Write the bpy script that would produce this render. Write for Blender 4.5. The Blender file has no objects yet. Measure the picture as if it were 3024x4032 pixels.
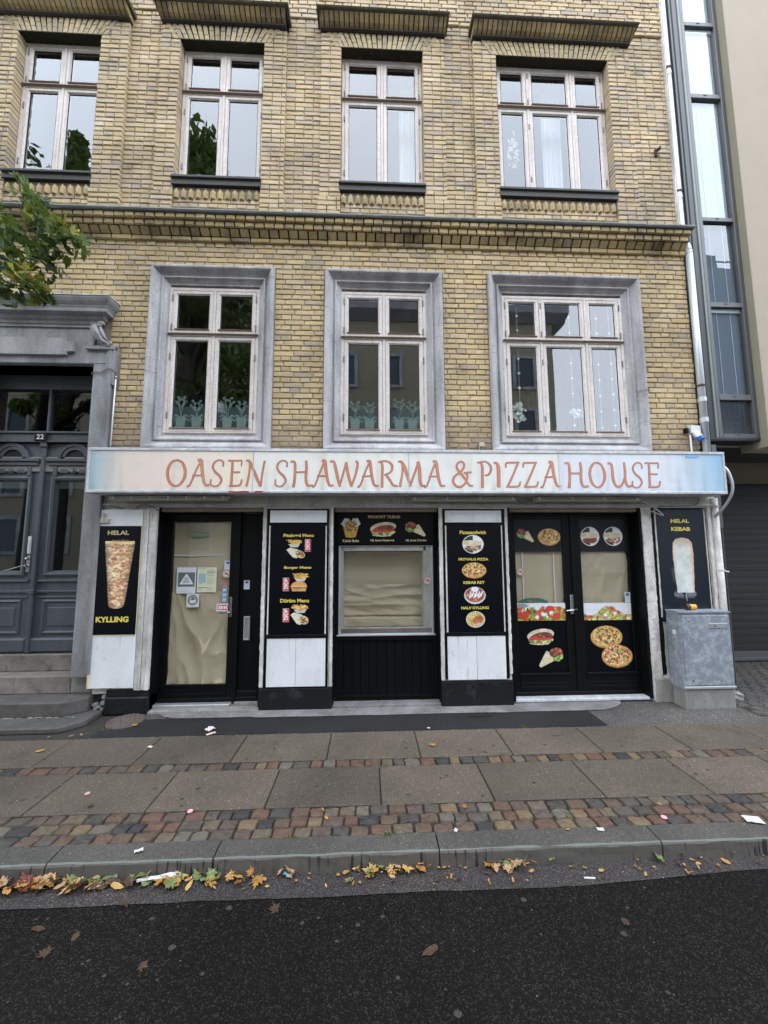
import bpy, math, random
import numpy as np
from mathutils import Vector, Matrix, noise as mnoise
R = random.Random(7)
scene = bpy.context.scene
COL = scene.collection

# ---------------------------------------------------------------- camera
FPX, YAW, PIT, ROL = 1514.0, -0.0428, 0.1006, -0.0039
cam_d = bpy.data.cameras.new('camera'); cam = bpy.data.objects.new('camera', cam_d); COL.objects.link(cam)
cam_d.sensor_fit = 'HORIZONTAL'; cam_d.sensor_width = 36.0; cam_d.lens = 36.0 * FPX / 3024.0
cam_d.clip_start = 0.05; cam_d.clip_end = 400
def _axis(x, y2, z2):
    cr, sr = math.cos(ROL), math.sin(ROL); cp, sp = math.cos(PIT), math.sin(PIT); cy, sy = math.cos(YAW), math.sin(YAW)
    xx = cr * x - sr * z2; zz = sr * x + cr * z2
    y = cp * y2 - sp * zz; z = sp * y2 + cp * zz
    return Vector((cy * xx - sy * y, sy * xx + cy * y, z))
rt, fw, up = _axis(1, 0, 0), _axis(0, 1, 0), _axis(0, 0, 1)
M = Matrix.Identity(4)
for i in range(3):
    M[i][0] = rt[i]; M[i][1] = up[i]; M[i][2] = -fw[i]
M[0][3], M[1][3], M[2][3] = 0.0, -4.513, 1.74
cam.matrix_world = M
scene.camera = cam

# ---------------------------------------------------------------- overcast daylight
world = bpy.data.worlds.new('World'); scene.world = world; world.use_nodes = True
wn, wl = world.node_tree.nodes, world.node_tree.links
bg = wn['Background']
sky = wn.new('ShaderNodeTexSky'); sky.sky_type = 'NISHITA'; sky.sun_disc = False
SUN_EL, SUN_ROT = math.radians(42), math.radians(190)
sky.sun_elevation = SUN_EL; sky.sun_rotation = SUN_ROT; sky.air_density = 1.0; sky.dust_density = 1.0; sky.ozone_density = 1.5
tc = wn.new('ShaderNodeTexCoord'); cn = wn.new('ShaderNodeTexNoise'); cn.inputs['Scale'].default_value = 2.2; cn.inputs['Detail'].default_value = 5
cr_ = wn.new('ShaderNodeValToRGB')
cr_.color_ramp.elements[0].position = 0.3; cr_.color_ramp.elements[0].color = (6.6, 8.0, 10.2, 1)
cr_.color_ramp.elements[1].position = 0.72; cr_.color_ramp.elements[1].color = (10.4, 11.4, 12.9, 1)
mx = wn.new('ShaderNodeMix'); mx.data_type = 'RGBA'; mx.inputs['Factor'].default_value = 0.96
wl.new(tc.outputs['Generated'], cn.inputs['Vector']); wl.new(cn.outputs['Fac'], cr_.inputs['Fac'])
wl.new(sky.outputs['Color'], mx.inputs[6]); wl.new(cr_.outputs['Color'], mx.inputs[7])
wl.new(mx.outputs[2], bg.inputs['Color']); bg.inputs['Strength'].default_value = 0.14
sun_d = bpy.data.lights.new('sun', 'SUN'); sun_d.energy = 1.35; sun_d.angle = math.radians(125); sun_d.color = (1.0, 0.97, 0.93)
sun = bpy.data.objects.new('sun', sun_d); COL.objects.link(sun)
sd = Vector((math.cos(SUN_EL) * math.sin(SUN_ROT), math.cos(SUN_EL) * math.cos(SUN_ROT), math.sin(SUN_EL)))
sun.rotation_euler = sd.to_track_quat('Z', 'Y').to_euler(); sun.location = (0, -6, 12)
scene.view_settings.view_transform = 'Standard'; scene.view_settings.look = 'None'
scene.view_settings.exposure = 1.42; scene.view_settings.gamma = 1.0; scene.view_settings.use_curve_mapping = False
scene.render.resolution_x = 768; scene.render.resolution_y = 1024

# ---------------------------------------------------------------- materials
def srgb(r, g, b):
    f = lambda c: ((c / 255 + 0.055) / 1.055) ** 2.4 if c > 10 else c / 255 / 12.92
    return (f(r), f(g), f(b))
def newmat(name):
    m = bpy.data.materials.new(name); m.use_nodes = True
    return m, m.node_tree.nodes, m.node_tree.links, m.node_tree.nodes['Principled BSDF']
def ramp(n, stops):
    r = n.new('ShaderNodeValToRGB'); e = r.color_ramp.elements
    while len(e) < len(stops): e.new(0.5)
    for k, (p, c) in enumerate(stops):
        e[k].position = p; e[k].color = (*c, 1) if len(c) == 3 else c
    return r
def pos(n):
    g = n.new('ShaderNodeNewGeometry'); return g.outputs['Position']
def noise(n, l, scale, detail=4, rough=0.55, vec=None, stretch=None):
    t = n.new('ShaderNodeTexNoise'); t.inputs['Scale'].default_value = scale; t.inputs['Detail'].default_value = detail
    t.inputs['Roughness'].default_value = rough
    v = vec if vec is not None else pos(n)
    if stretch:
        mp = n.new('ShaderNodeMapping'); mp.inputs['Scale'].default_value = stretch; l.new(v, mp.inputs['Vector']); v = mp.outputs['Vector']
    l.new(v, t.inputs['Vector']); return t.outputs['Fac']
def mixc(n, l, fac, a, b, mode='MIX'):
    m = n.new('ShaderNodeMix'); m.data_type = 'RGBA'; m.blend_type = mode
    for s, v in ((0, fac), (6, a), (7, b)):
        if hasattr(v, 'links') or hasattr(v, 'is_linked'): l.new(v, m.inputs[s])
        else: m.inputs[s].default_value = v if s == 0 else (*v, 1) if len(v) == 3 else v
    return m.outputs[2]
def math_(n, l, op, a, b=0.0, clamp=False):
    m = n.new('ShaderNodeMath'); m.operation = op; m.use_clamp = clamp
    for s, v in ((0, a), (1, b)):
        if hasattr(v, 'is_linked'): l.new(v, m.inputs[s])
        else: m.inputs[s].default_value = v
    return m.outputs[0]
def bump(n, l, p, h, strength, dist=0.01):
    b = n.new('ShaderNodeBump'); b.inputs['Strength'].default_value = strength; b.inputs['Distance'].default_value = dist
    l.new(h, b.inputs['Height']); l.new(b.outputs['Normal'], p.inputs['Normal'])
def rnd(n, l):
    g = n.new('ShaderNodeNewGeometry'); o = n.new('ShaderNodeObjectInfo')
    a = math_(n, l, 'ADD', g.outputs['Random Per Island'], o.outputs['Random'])
    return math_(n, l, 'FRACT', a)
def mottled(name, c1, c2, scale=6, rough=0.8, bmp=0.2, bscale=60, metal=0.0, spots=None, spot_lo=0.62, spot_hi=0.68, spot_scale=9, stretch=None, spec=0.5, coat=0):
    m, n, l, p = newmat(name)
    c = mixc(n, l, noise(n, l, scale, 5, stretch=stretch), c1, c2)
    if spots is not None:
        f = ramp(n, [(spot_lo, (0, 0, 0)), (spot_hi, (1, 1, 1))]); l.new(noise(n, l, spot_scale, 6, 0.7), f.inputs['Fac'])
        c = mixc(n, l, f.outputs['Color'], c, spots)
    l.new(c, p.inputs['Base Color']); p.inputs['Roughness'].default_value = rough; p.inputs['Metallic'].default_value = metal
    p.inputs['Specular IOR Level'].default_value = spec
    if coat: p.inputs['Coat Weight'].default_value = coat
    if bmp: bump(n, l, p, noise(n, l, bscale, 4), bmp, 0.004)
    return m
def brickmat(name, stops, dirt=(0.05, 0.045, 0.03), dlo=0.58, dhi=0.8, low=False, tint=None):
    m, n, l, p = newmat(name)
    r = rnd(n, l); cr = ramp(n, stops); cr.color_ramp.interpolation = 'LINEAR'; l.new(r, cr.inputs['Fac'])
    c = cr.outputs['Color']
    c = mixc(n, l, 0.30, c, mixc(n, l, noise(n, l, 28, 5, 0.7), (0.12, 0.09, 0.05), (0.80, 0.70, 0.45)), 'MIX')
    f = ramp(n, [(0.63, (0, 0, 0)), (0.78, (1, 1, 1))]); l.new(noise(n, l, 130, 3, 0.6), f.inputs['Fac'])
    c = mixc(n, l, math_(n, l, 'MULTIPLY', f.outputs['Color'], 0.4), c, (0.14, 0.10, 0.06))
    d = ramp(n, [(dlo, (0, 0, 0)), (dhi, (1, 1, 1))]); l.new(noise(n, l, 2.2, 7, 0.68), d.inputs['Fac'])
    c = mixc(n, l, math_(n, l, 'MULTIPLY', d.outputs['Color'], 0.8), c, dirt)
    sk = ramp(n, [(0.60, (0, 0, 0)), (0.76, (1, 1, 1))]); l.new(noise(n, l, 1.0, 5, 0.65, stretch=(9, 9, 1.1)), sk.inputs['Fac']); c = mixc(n, l, math_(n, l, 'MULTIPLY', sk.outputs['Color'], .6), c, (0.17, 0.14, 0.10))
    tn = ramp(n, [(0.32, (0.68, 0.67, 0.68)), (0.66, (1.14, 1.12, 1.08))]); l.new(noise(n, l, 1.0, 6, .66), tn.inputs['Fac']); c = mixc(n, l, 1.0, c, tn.outputs['Color'], 'MULTIPLY')
    if low:   # courses just above the shop sign are grimy and grey
        sx = n.new('ShaderNodeSeparateXYZ'); l.new(pos(n), sx.inputs[0])
        z = math_(n, l, 'ADD', sx.outputs['Z'], math_(n, l, 'MULTIPLY', noise(n, l, 3.5, 4), 0.6))
        w = n.new('ShaderNodeMapRange'); w.inputs[1].default_value = 3.75; w.inputs[2].default_value = 3.25; w.clamp = True
        l.new(z, w.inputs[0])
        c = mixc(n, l, math_(n, l, 'MULTIPLY', w.outputs[0], 0.72), c, (0.17, 0.13, 0.095))
    l.new(c, p.inputs['Base Color']); p.inputs['Roughness'].default_value = 0.88
    bump(n, l, p, noise(n, l, 90, 5, 0.7), 0.55, 0.006)
    return m
BR = [(0.0, (0.40, 0.30, 0.125)), (0.16, (0.50, 0.385, 0.17)), (0.34, (0.42, 0.33, 0.165)), (0.5, (0.56, 0.44, 0.21)), (0.66, (0.46, 0.335, 0.135)),
      (0.8, (0.55, 0.45, 0.26)), (0.9, (0.36, 0.29, 0.17)), (0.965, (0.31, 0.27, 0.18)), (1.0, (0.52, 0.36, 0.2))]
BR = [(a, (min(.8, c[0] * 1.17), c[1] * 1.12, c[2] * 1.20 + .01)) for a, c in BR]
BR2 = [(a, (c[0] * 0.98 + .02, c[1] * 1.0 + .02, c[2] * 1.10 + .035)) for a, c in BR]
m_brick = brickmat('yellow_brick', BR, low=True)
m_brick_up = brickmat('pale_yellow_brick', BR2, dirt=(0.16, 0.14, 0.10))
m_brick_dirty = brickmat('weathered_brick', [(a, (c[0] * .80, c[1] * .78, c[2] * .66)) for a, c in BR], dirt=(0.030, 0.028, 0.016), dlo=0.50, dhi=0.70)
m_brick_arch = brickmat('arch_brick', [(a, (c[0] * .85, c[1] * .88, c[2] * .85)) for a, c in BR2], dirt=(0.05, 0.05, 0.03), dlo=0.5, dhi=0.78)
m_brick_red = mottled('red_brick', (0.30, 0.09, 0.06), (0.22, 0.07, 0.05), 20, 0.85, 0.5, 90)
m_soffit_dk = mottled('dark_soffit', (0.035, 0.034, 0.018), (0.012, 0.011, 0.009), 9, 0.95, 0.8, 60, spots=(0.09, 0.10, 0.03), spot_lo=.58, spot_hi=.72, spot_scale=12)
m_mortar_dk = mottled('sooty_mortar', (0.05, 0.042, 0.03), (0.02, 0.017, 0.013), 9, 0.95, 0.8, 60)
m_mortar = mottled('mortar', (0.31, 0.25, 0.195), (0.17, 0.135, 0.108), 9, 0.95, 0.8, 70, spots=(0.30, 0.26, 0.2), spot_lo=0.66, spot_hi=0.74, spot_scale=5)
m_stone = mottled('grey_render', (0.34, 0.325, 0.32), (0.22, 0.21, 0.21), 5, 0.75, 0.3, 40, spots=(0.13, 0.12, 0.115), spot_lo=0.62, spot_hi=0.75, spot_scale=7, stretch=(1, 1, .35))
m_sur = mottled('painted_cement', (0.46, 0.44, 0.435), (0.26, 0.25, 0.255), 5, 0.7, 0.35, 35, spots=(0.18, 0.165, 0.155), spot_lo=0.60, spot_hi=0.76, spot_scale=8, stretch=(1, 1, .3))
m_portal = mottled('dark_grey_cement', (0.30, 0.295, 0.295), (0.15, 0.148, 0.15), 4, 0.7, 0.35, 35, spots=(0.30, 0.29, 0.28), spot_lo=0.60, spot_hi=0.78, spot_scale=6, stretch=(1, 1, .5))
m_slate = mottled('lichen_slate', (0.12, 0.112, 0.075), (0.045, 0.042, 0.034), 7, 0.85, 0.6, 50, spots=(0.24, 0.25, 0.21), spot_lo=0.6, spot_hi=0.7, spot_scale=12)
m_slate_top = mottled('pale_lichen_slate', (0.20, 0.21, 0.19), (0.10, 0.105, 0.10), 7, 0.85, 0.6, 50, spots=(0.36, 0.36, 0.32), spot_lo=0.6, spot_hi=0.7, spot_scale=12)
m_slate_dk = mottled('black_slate', (0.048, 0.044, 0.036), (0.020, 0.019, 0.017), 7, 0.6, 0.5, 50, spots=(0.12, 0.13, 0.11), spot_lo=0.64, spot_hi=0.74, spot_scale=10)
m_frame = mottled('pink_white_window_paint', (0.72, 0.66, 0.61), (0.56, 0.48, 0.43), 9, 0.5, 0.15, 60, spots=(0.40, 0.31, 0.26), spot_lo=0.66, spot_hi=0.8, spot_scale=14, stretch=(1, 1, .3))
m_bead = mottled('brown_drip_bar', (0.30, 0.22, 0.17), (0.20, 0.14, 0.11), 20, 0.5, 0.1)
m_hinge = mottled('hinge_grey', (0.22, 0.19, 0.17), (0.14, 0.12, 0.11), 30, 0.5, 0.1, metal=0.4)
m_white = mottled('scuffed_white_board', (0.83, 0.835, 0.85), (0.70, 0.71, 0.73), 3.2, 0.5, 0.12, 30, spots=(0.40, 0.40, 0.41), spot_lo=0.64, spot_hi=0.82, spot_scale=6)
m_plaster = mottled('rough_white_plaster', (0.82, 0.80, 0.77), (0.50, 0.47, 0.44), 7, 0.8, 0.9, 45, spots=(0.26, 0.22, 0.19), spot_lo=0.63, spot_hi=0.74, spot_scale=14)
m_lintel = mottled('grimy_lintel_paint', (0.60, 0.58, 0.55), (0.40, 0.38, 0.355), 4, 0.8, 0.4, 30, spots=(0.15, 0.13, 0.12), spot_lo=0.62, spot_hi=0.78, spot_scale=8)
m_black = mottled('black_paint', (0.003, 0.0034, 0.004), (0.0015, 0.0018, 0.002), 5, 0.5, 0.25, 30, spots=(0.03, 0.03, 0.03), spot_lo=0.70, spot_hi=0.78, spot_scale=30, spec=0.18)
m_blackbase = mottled('scuffed_black_plinth', (0.010, 0.011, 0.013), (0.005, 0.005, 0.006), 5, 0.6, 0.5, 26, spots=(0.05, 0.053, 0.058), spot_lo=0.56, spot_hi=0.84, spot_scale=7, spec=.25)
m_poster = mottled('black_blue_poster', (0.0010, 0.0026, 0.0065), (0.0007, 0.0011, 0.0022), 1.6, 0.35, 0.04, 8, spec=.22, spots=(0.03, 0.035, 0.045), spot_lo=0.74, spot_hi=0.80, spot_scale=34)
m_dull = mottled('dull_grey_vinyl', (0.014, 0.015, 0.017), (0.010, 0.010, 0.012), 3, 0.5, 0.05, spec=.25)
m_yellow = mottled('yellow_lettering', (0.78, 0.62, 0.10), (0.70, 0.55, 0.12), 12, 0.45, 0)
m_cream = mottled('pale_gold_lettering', (0.62, 0.53, 0.26), (0.52, 0.45, 0.24), 12, 0.45, 0)
m_alu = mottled('aluminium', (0.52, 0.53, 0.54), (0.36, 0.37, 0.38), 8, 0.38, 0.1, metal=0.55, spots=(0.24, 0.22, 0.2), spot_lo=0.66, spot_hi=0.8, spot_scale=18)
m_signframe = mottled('weathered_aluminium_sign_frame', (0.68, 0.68, 0.70), (0.48, 0.48, 0.50), 8, 0.4, 0.15, spots=(0.25, 0.17, 0.16), spot_lo=0.66, spot_hi=0.76, spot_scale=16)
m_steel = mottled('brushed_steel', (0.60, 0.60, 0.60), (0.48, 0.48, 0.48), 20, 0.25, 0.05, metal=1.0)
m_zinc = mottled('galvanised_steel', (0.32, 0.35, 0.39), (0.19, 0.21, 0.25), 8, 0.42, 0.12, 20, metal=0.3, spots=(0.58, 0.62, 0.66), spot_lo=0.46, spot_hi=0.80, spot_scale=15, stretch=(1, 1, .6))
m_zincpipe = mottled('pale_zinc_pipe', (0.60, 0.63, 0.64), (0.42, 0.45, 0.46), 3, 0.4, 0.08, metal=0.3, stretch=(4, 4, .5))
m_concrete = mottled('concrete', (0.30, 0.285, 0.26), (0.19, 0.18, 0.165), 7, 0.9, 0.7, 60, spots=(0.12, 0.11, 0.1), spot_lo=0.62, spot_hi=0.74, spot_scale=10)
m_cstrip = mottled('pale_cement_strip', (0.22, 0.21, 0.205), (0.14, 0.133, 0.13), 5, 0.8, 0.5, 60, spots=(0.10, 0.097, 0.095), spot_lo=0.6, spot_hi=0.75, spot_scale=9)
m_granite = mottled('step_granite', (0.225, 0.19, 0.165), (0.13, 0.112, 0.098), 9, 0.75, 0.6, 80, spots=(0.035, 0.033, 0.032), spot_lo=0.56, spot_hi=0.74, spot_scale=5)
m_granite_dk = mottled('dark_step_granite', (0.098, 0.089, 0.080), (0.050, 0.046, 0.042), 9, 0.7, 0.6, 80, spots=(0.16, 0.15, 0.14), spot_lo=0.60, spot_hi=0.8, spot_scale=5)
m_grey_door = mottled('blue_grey_door_paint', (0.072, 0.080, 0.093), (0.056, 0.063, 0.074), 4, 0.42, 0.12, 30, spots=(0.035, 0.035, 0.04), spot_lo=0.68, spot_hi=0.85, spot_scale=9)
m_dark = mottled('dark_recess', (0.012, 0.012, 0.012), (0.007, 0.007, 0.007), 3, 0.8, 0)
m_paper = mottled('brown_paper', (0.52, 0.43, 0.305), (0.45, 0.37, 0.26), 2.5, 0.75, 0.25, 5)
m_room = mottled('room_wall_paint', (0.26, 0.25, 0.23), (0.20, 0.19, 0.18), 2, 0.9, 0)
m_curtain = mottled('white_curtain', (0.75, 0.76, 0.78), (0.6, 0.61, 0.63), 6, 0.9, 0, stretch=(20, 1, .2))
m_wplastic = mottled('white_plastic', (0.72, 0.72, 0.72), (0.62, 0.62, 0.62), 9, 0.4, 0)
m_beige_plastic = mottled('beige_plastic', (0.45, 0.42, 0.33), (0.35, 0.33, 0.26), 9, 0.5, 0)
m_blue = mottled('blue_plastic', (0.02, 0.12, 0.45), (0.015, 0.09, 0.36), 9, 0.35, 0)
m_cable = mottled('grey_cable', (0.16, 0.15, 0.14), (0.10, 0.095, 0.09), 9, 0.6, 0)
m_rust = mottled('rusty_collar', (0.10, 0.035, 0.028), (0.06, 0.022, 0.02), 20, 0.8, 0.4)
m_iron = mottled('rusty_iron_cover', (0.13, 0.10, 0.085), (0.08, 0.06, 0.052), 12, 0.75, 0.6, 60)
m_beige = mottled('beige_render', (0.43, 0.36, 0.28), (0.37, 0.31, 0.24), 3, 0.9, 0.5, 120)
m_bayframe = mottled('grey_anodised_frame', (0.125, 0.125, 0.125), (0.10, 0.10, 0.102), 3, 0.4, 0.05, metal=0.3)
m_baydark = mottled('dark_cladding', (0.035, 0.038, 0.040), (0.026, 0.028, 0.030), 3, 0.4, 0.05)
m_baytrim = mottled('grey_green_trim', (0.20, 0.22, 0.20), (0.16, 0.18, 0.165), 3, 0.4, 0.05)
m_blind = mottled('white_blind', (0.70, 0.72, 0.74), (0.62, 0.64, 0.66), 4, 0.8, 0)
m_khaki = mottled('khaki_beam_and_shaded_return', (0.28, 0.25, 0.17), (0.24, 0.21, 0.15), 4, 0.8, 0.2)
m_film = None
def weather(m, lo, hi, scale=2.0, st=(1, 1, .3), fine=45, flo=.86, fhi=1.10, tint=(1, 1, 1)):
    n, l, p = m.node_tree.nodes, m.node_tree.links, m.node_tree.nodes['Principled BSDF']
    c = p.inputs['Base Color'].links[0].from_socket
    a = ramp(n, [(0.34, tuple(lo * t for t in tint)), (0.66, (hi, hi, hi))]); l.new(noise(n, l, scale, 7, 0.68, stretch=st), a.inputs['Fac'])
    b = ramp(n, [(0.35, (flo,) * 3), (0.65, (fhi,) * 3)]); l.new(noise(n, l, fine, 4, 0.7), b.inputs['Fac'])
    d = ramp(n, [(0.62, (1, 1, 1)), (0.70, (.55, .52, .48))]); l.new(noise(n, l, 1.0, 5, 0.7, stretch=(24, 24, 1.6)), d.inputs['Fac'])
    c = mixc(n, l, 1.0, c, a.outputs['Color'], 'MULTIPLY'); c = mixc(n, l, 1.0, c, b.outputs['Color'], 'MULTIPLY'); c = mixc(n, l, .7, c, mixc(n, l, 1.0, c, d.outputs['Color'], 'MULTIPLY'))
    l.new(c, p.inputs['Base Color'])
for m_ in (m_stone, m_sur): weather(m_, .70, 1.32, 3.0)
weather(m_portal, .62, 1.45, 2.6); weather(m_plaster, .55, 1.12, 5.0, tint=(1, .96, .9)); weather(m_white, .86, 1.0, 3.0, (1, 1, .6), 30, .97, 1.02); weather(m_signframe, .70, 1.1, 5); weather(m_frame, .86, 1.06, 4, (1, 1, .5))
weather(m_granite, .7, 1.25, 3, (1, 1, 1)); weather(m_granite_dk, .65, 1.3, 3, (1, 1, 1)); weather(m_concrete, .7, 1.2, 4); weather(m_cstrip, .6, 1.3, 3, (1, 1, 1)); weather(m_grey_door, .8, 1.15, 3); weather(m_lintel, .7, 1.12, 4)
def asphalt(name, base, spk, rough, scale=170, dens=0.20, bstr=0.8, spec=0.5, obj=False):
    m, n, l, p = newmat(name)
    v = n.new('ShaderNodeTexVoronoi'); v.inputs['Scale'].default_value = scale; l.new(pos(n), v.inputs['Vector'])
    sep = n.new('ShaderNodeSeparateColor'); l.new(v.outputs['Color'], sep.inputs[0])
    fr = ramp(n, [(1 - dens, (0, 0, 0)), (1.0, (1, 1, 1))]); l.new(sep.outputs[0], fr.inputs['Fac'])
    c = mixc(n, l, noise(n, l, 1.6, 5), tuple(x * 0.75 for x in base), tuple(x * 1.3 for x in base))
    c = mixc(n, l, fr.outputs['Color'], c, spk)
    v2 = n.new('ShaderNodeTexVoronoi'); v2.inputs['Scale'].default_value = scale * 0.28; l.new(pos(n), v2.inputs['Vector'])
    s2 = n.new('ShaderNodeSeparateColor'); l.new(v2.outputs['Color'], s2.inputs[0])
    f2 = ramp(n, [(0.972, (0, 0, 0)), (0.985, (1, 1, 1))]); l.new(s2.outputs[1], f2.inputs['Fac'])
    f3 = ramp(n, [(0.16, (1, 1, 1)), (0.24, (0, 0, 0))]); l.new(v2.outputs['Distance'], f3.inputs['Fac'])
    c = mixc(n, l, math_(n, l, 'MULTIPLY', f2.outputs['Color'], f3.outputs['Color']), c, tuple(min(1, x * 3) for x in spk))
    l.new(c, p.inputs['Base Color'])
    rr = n.new('ShaderNodeMapRange'); rr.inputs[3].default_value = rough - 0.12; rr.inputs[4].default_value = rough + 0.15
    l.new(noise(n, l, 3, 5), rr.inputs[0]); l.new(rr.outputs[0], p.inputs['Roughness'])
    p.inputs['Specular IOR Level'].default_value = spec
    big = ramp(n, [(0.32, (0.72, 0.72, 0.72)), (0.68, (1.22, 1.21, 1.2))]); l.new(noise(n, l, 0.9, 6, 0.62), big.inputs['Fac'])
    c2_ = mixc(n, l, 1.0, p.inputs['Base Color'].links[0].from_socket, big.outputs['Color'], 'MULTIPLY')
    if obj:
        ro = ramp(n, [(0, (0.84, 0.84, 0.84)), (1, (1.14, 1.12, 1.10))]); l.new(rnd(n, l), ro.inputs['Fac']); c2_ = mixc(n, l, 1.0, c2_, ro.outputs['Color'], 'MULTIPLY')
        wt = ramp(n, [(0.60, (0, 0, 0)), (0.70, (1, 1, 1))]); l.new(noise(n, l, 3.2, 5, 0.6), wt.inputs['Fac']); c2_ = mixc(n, l, math_(n, l, 'MULTIPLY', wt.outputs['Color'], .45), c2_, tuple(x * .35 for x in base))
    l.new(c2_, p.inputs['Base Color'])
    bump(n, l, p, v.outputs['Distance'], bstr, 0.003)
    return m
m_road = asphalt('wet_dark_asphalt', (0.0046, 0.0039, 0.0034), (0.026, 0.023, 0.021), 0.64, 170, 0.28, 0.5, 0.12)
m_gutter = asphalt('worn_gutter_asphalt', (0.026, 0.021, 0.019), (0.10, 0.09, 0.085), 0.7, 230, 0.34, 0.5, 0.3)
m_aspstrip = asphalt('patch_asphalt', (0.015, 0.0145, 0.0145), (0.04, 0.04, 0.04), 0.7, 220, 0.25, 0.4, 0.25)
m_aspright = asphalt('coarse_grey_asphalt', (0.055, 0.050, 0.045), (0.16, 0.145, 0.13), 0.8, 110, 0.35)
m_slab = asphalt('worn_paving_slab', (0.074, 0.058, 0.043), (0.175, 0.15, 0.118), 0.74, 230, 0.28, 0.3, 0.35, True)
m_kerb = asphalt('kerb_granite', (0.056, 0.052, 0.044), (0.14, 0.132, 0.115), 0.7, 260, 0.3, 0.5, 0.3)
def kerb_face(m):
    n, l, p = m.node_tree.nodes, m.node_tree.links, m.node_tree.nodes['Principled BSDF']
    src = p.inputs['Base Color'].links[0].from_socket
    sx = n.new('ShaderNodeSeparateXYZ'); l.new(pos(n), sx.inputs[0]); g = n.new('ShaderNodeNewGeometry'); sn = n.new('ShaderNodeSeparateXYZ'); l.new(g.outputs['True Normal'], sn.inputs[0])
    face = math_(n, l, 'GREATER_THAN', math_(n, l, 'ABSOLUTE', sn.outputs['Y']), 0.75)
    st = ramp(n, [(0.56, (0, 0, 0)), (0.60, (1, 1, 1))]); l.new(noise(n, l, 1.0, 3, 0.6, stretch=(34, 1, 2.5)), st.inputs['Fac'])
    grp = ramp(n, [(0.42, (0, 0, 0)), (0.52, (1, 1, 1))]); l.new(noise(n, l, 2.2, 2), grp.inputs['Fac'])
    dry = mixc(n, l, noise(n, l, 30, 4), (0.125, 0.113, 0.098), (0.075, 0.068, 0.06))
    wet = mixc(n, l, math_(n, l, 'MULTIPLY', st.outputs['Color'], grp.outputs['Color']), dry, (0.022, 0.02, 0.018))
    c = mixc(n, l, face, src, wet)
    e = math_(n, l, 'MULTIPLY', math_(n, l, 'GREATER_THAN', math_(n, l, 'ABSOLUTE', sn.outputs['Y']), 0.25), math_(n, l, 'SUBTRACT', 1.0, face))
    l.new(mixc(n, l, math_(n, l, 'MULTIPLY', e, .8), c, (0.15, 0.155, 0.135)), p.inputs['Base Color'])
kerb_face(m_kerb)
m_joint = mottled('joint_sand', (0.035, 0.029, 0.023), (0.018, 0.015, 0.012), 20, 0.95, 0.8, 80, spots=(0.05, 0.075, 0.03), spot_lo=0.66, spot_hi=0.72, spot_scale=7)
def settmat(name):
    m, n, l, p = newmat(name)
    r = rnd(n, l)
    cr = ramp(n, [(0.0, (0.110, 0.078, 0.055)), (0.1, (0.125, 0.105, 0.075)), (0.2, (0.062, 0.058, 0.054)), (0.32, (0.13, 0.080, 0.058)), (0.42, (0.085, 0.075, 0.064)),
                  (0.52, (0.165, 0.125, 0.075)), (0.62, (0.098, 0.074, 0.062)), (0.72, (0.042, 0.042, 0.043)), (0.8, (0.13, 0.12, 0.098)), (0.9, (0.115, 0.072, 0.052)), (1.0, (0.075, 0.065, 0.06))])
    cr.color_ramp.interpolation = 'CONSTANT'
    l.new(r, cr.inputs['Fac'])
    c = mixc(n, l, noise(n, l, 26, 6, 0.75), mixc(n, l, 1.0, cr.outputs['Color'], (0.20, 0.20, 0.20), 'MULTIPLY'), mixc(n, l, 1.0, cr.outputs['Color'], (1.55, 1.42, 1.30), 'MULTIPLY'))
    l.new(c, p.inputs['Base Color']); p.inputs['Roughness'].default_value = 0.42
    bump(n, l, p, noise(n, l, 34, 6, 0.7), 1.0, 0.012)
    return m
m_sett = settmat('granite_sett')
def panemat(name, tint=(0.80, 0.84, 0.84), k=2.6, base=0.05, wav=0.02):
    m = bpy.data.materials.new(name); m.use_nodes = True; n, l = m.node_tree.nodes, m.node_tree.links
    n.remove(n['Principled BSDF']); out = n['Material Output']
    t = n.new('ShaderNodeBsdfTransparent'); t.inputs[0].default_value = (*tint, 1)
    g = n.new('ShaderNodeBsdfGlossy'); g.inputs['Roughness'].default_value = 0.0; g.inputs[0].default_value = (0.96, 0.98, 1, 1)
    f = n.new('ShaderNodeLayerWeight'); f.inputs[0].default_value = 0.5
    fr_ = math_(n, l, 'ADD', math_(n, l, 'MULTIPLY', math_(n, l, 'POWER', f.outputs['Facing'], 4.0), 0.5), 0.04)
    a = math_(n, l, 'ADD', math_(n, l, 'MULTIPLY', fr_, k), base, True)
    b = n.new('ShaderNodeBump'); b.inputs['Strength'].default_value = wav; b.inputs['Distance'].default_value = 0.02
    l.new(noise(n, l, 2.2, 2), b.inputs['Height']); l.new(b.outputs['Normal'], g.inputs['Normal'])
    s = n.new('ShaderNodeMixShader'); l.new(a, s.inputs[0]); l.new(t.outputs[0], s.inputs[1]); l.new(g.outputs[0], s.inputs[2])
    l.new(s.outputs[0], out.inputs['Surface']); return m
m_pane = panemat('window_glass', k=2.5, base=0.01)
m_pane_up = panemat('upper_window_glass', k=2.2, base=0.02)
m_shopglass = panemat('shop_glass', tint=(0.90, 0.92, 0.90), k=1.8, base=0.01)
m_doorglass = panemat('door_glass', tint=(0.35, 0.42, 0.40), k=1.6, base=0.0)
m_bayglass = panemat('bay_glass', tint=(0.8, 0.85, 0.88), k=2.2, base=0.0)
def filmmat(name, c, a):
    m, n, l, p = newmat(name)
    p.inputs['Base Color'].default_value = (*c, 1); p.inputs['Roughness'].default_value = 0.6; p.inputs['Alpha'].default_value = a
    return m
m_film = filmmat('frosted_film', (0.04, 0.08, 0.07), 0.38)
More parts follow.
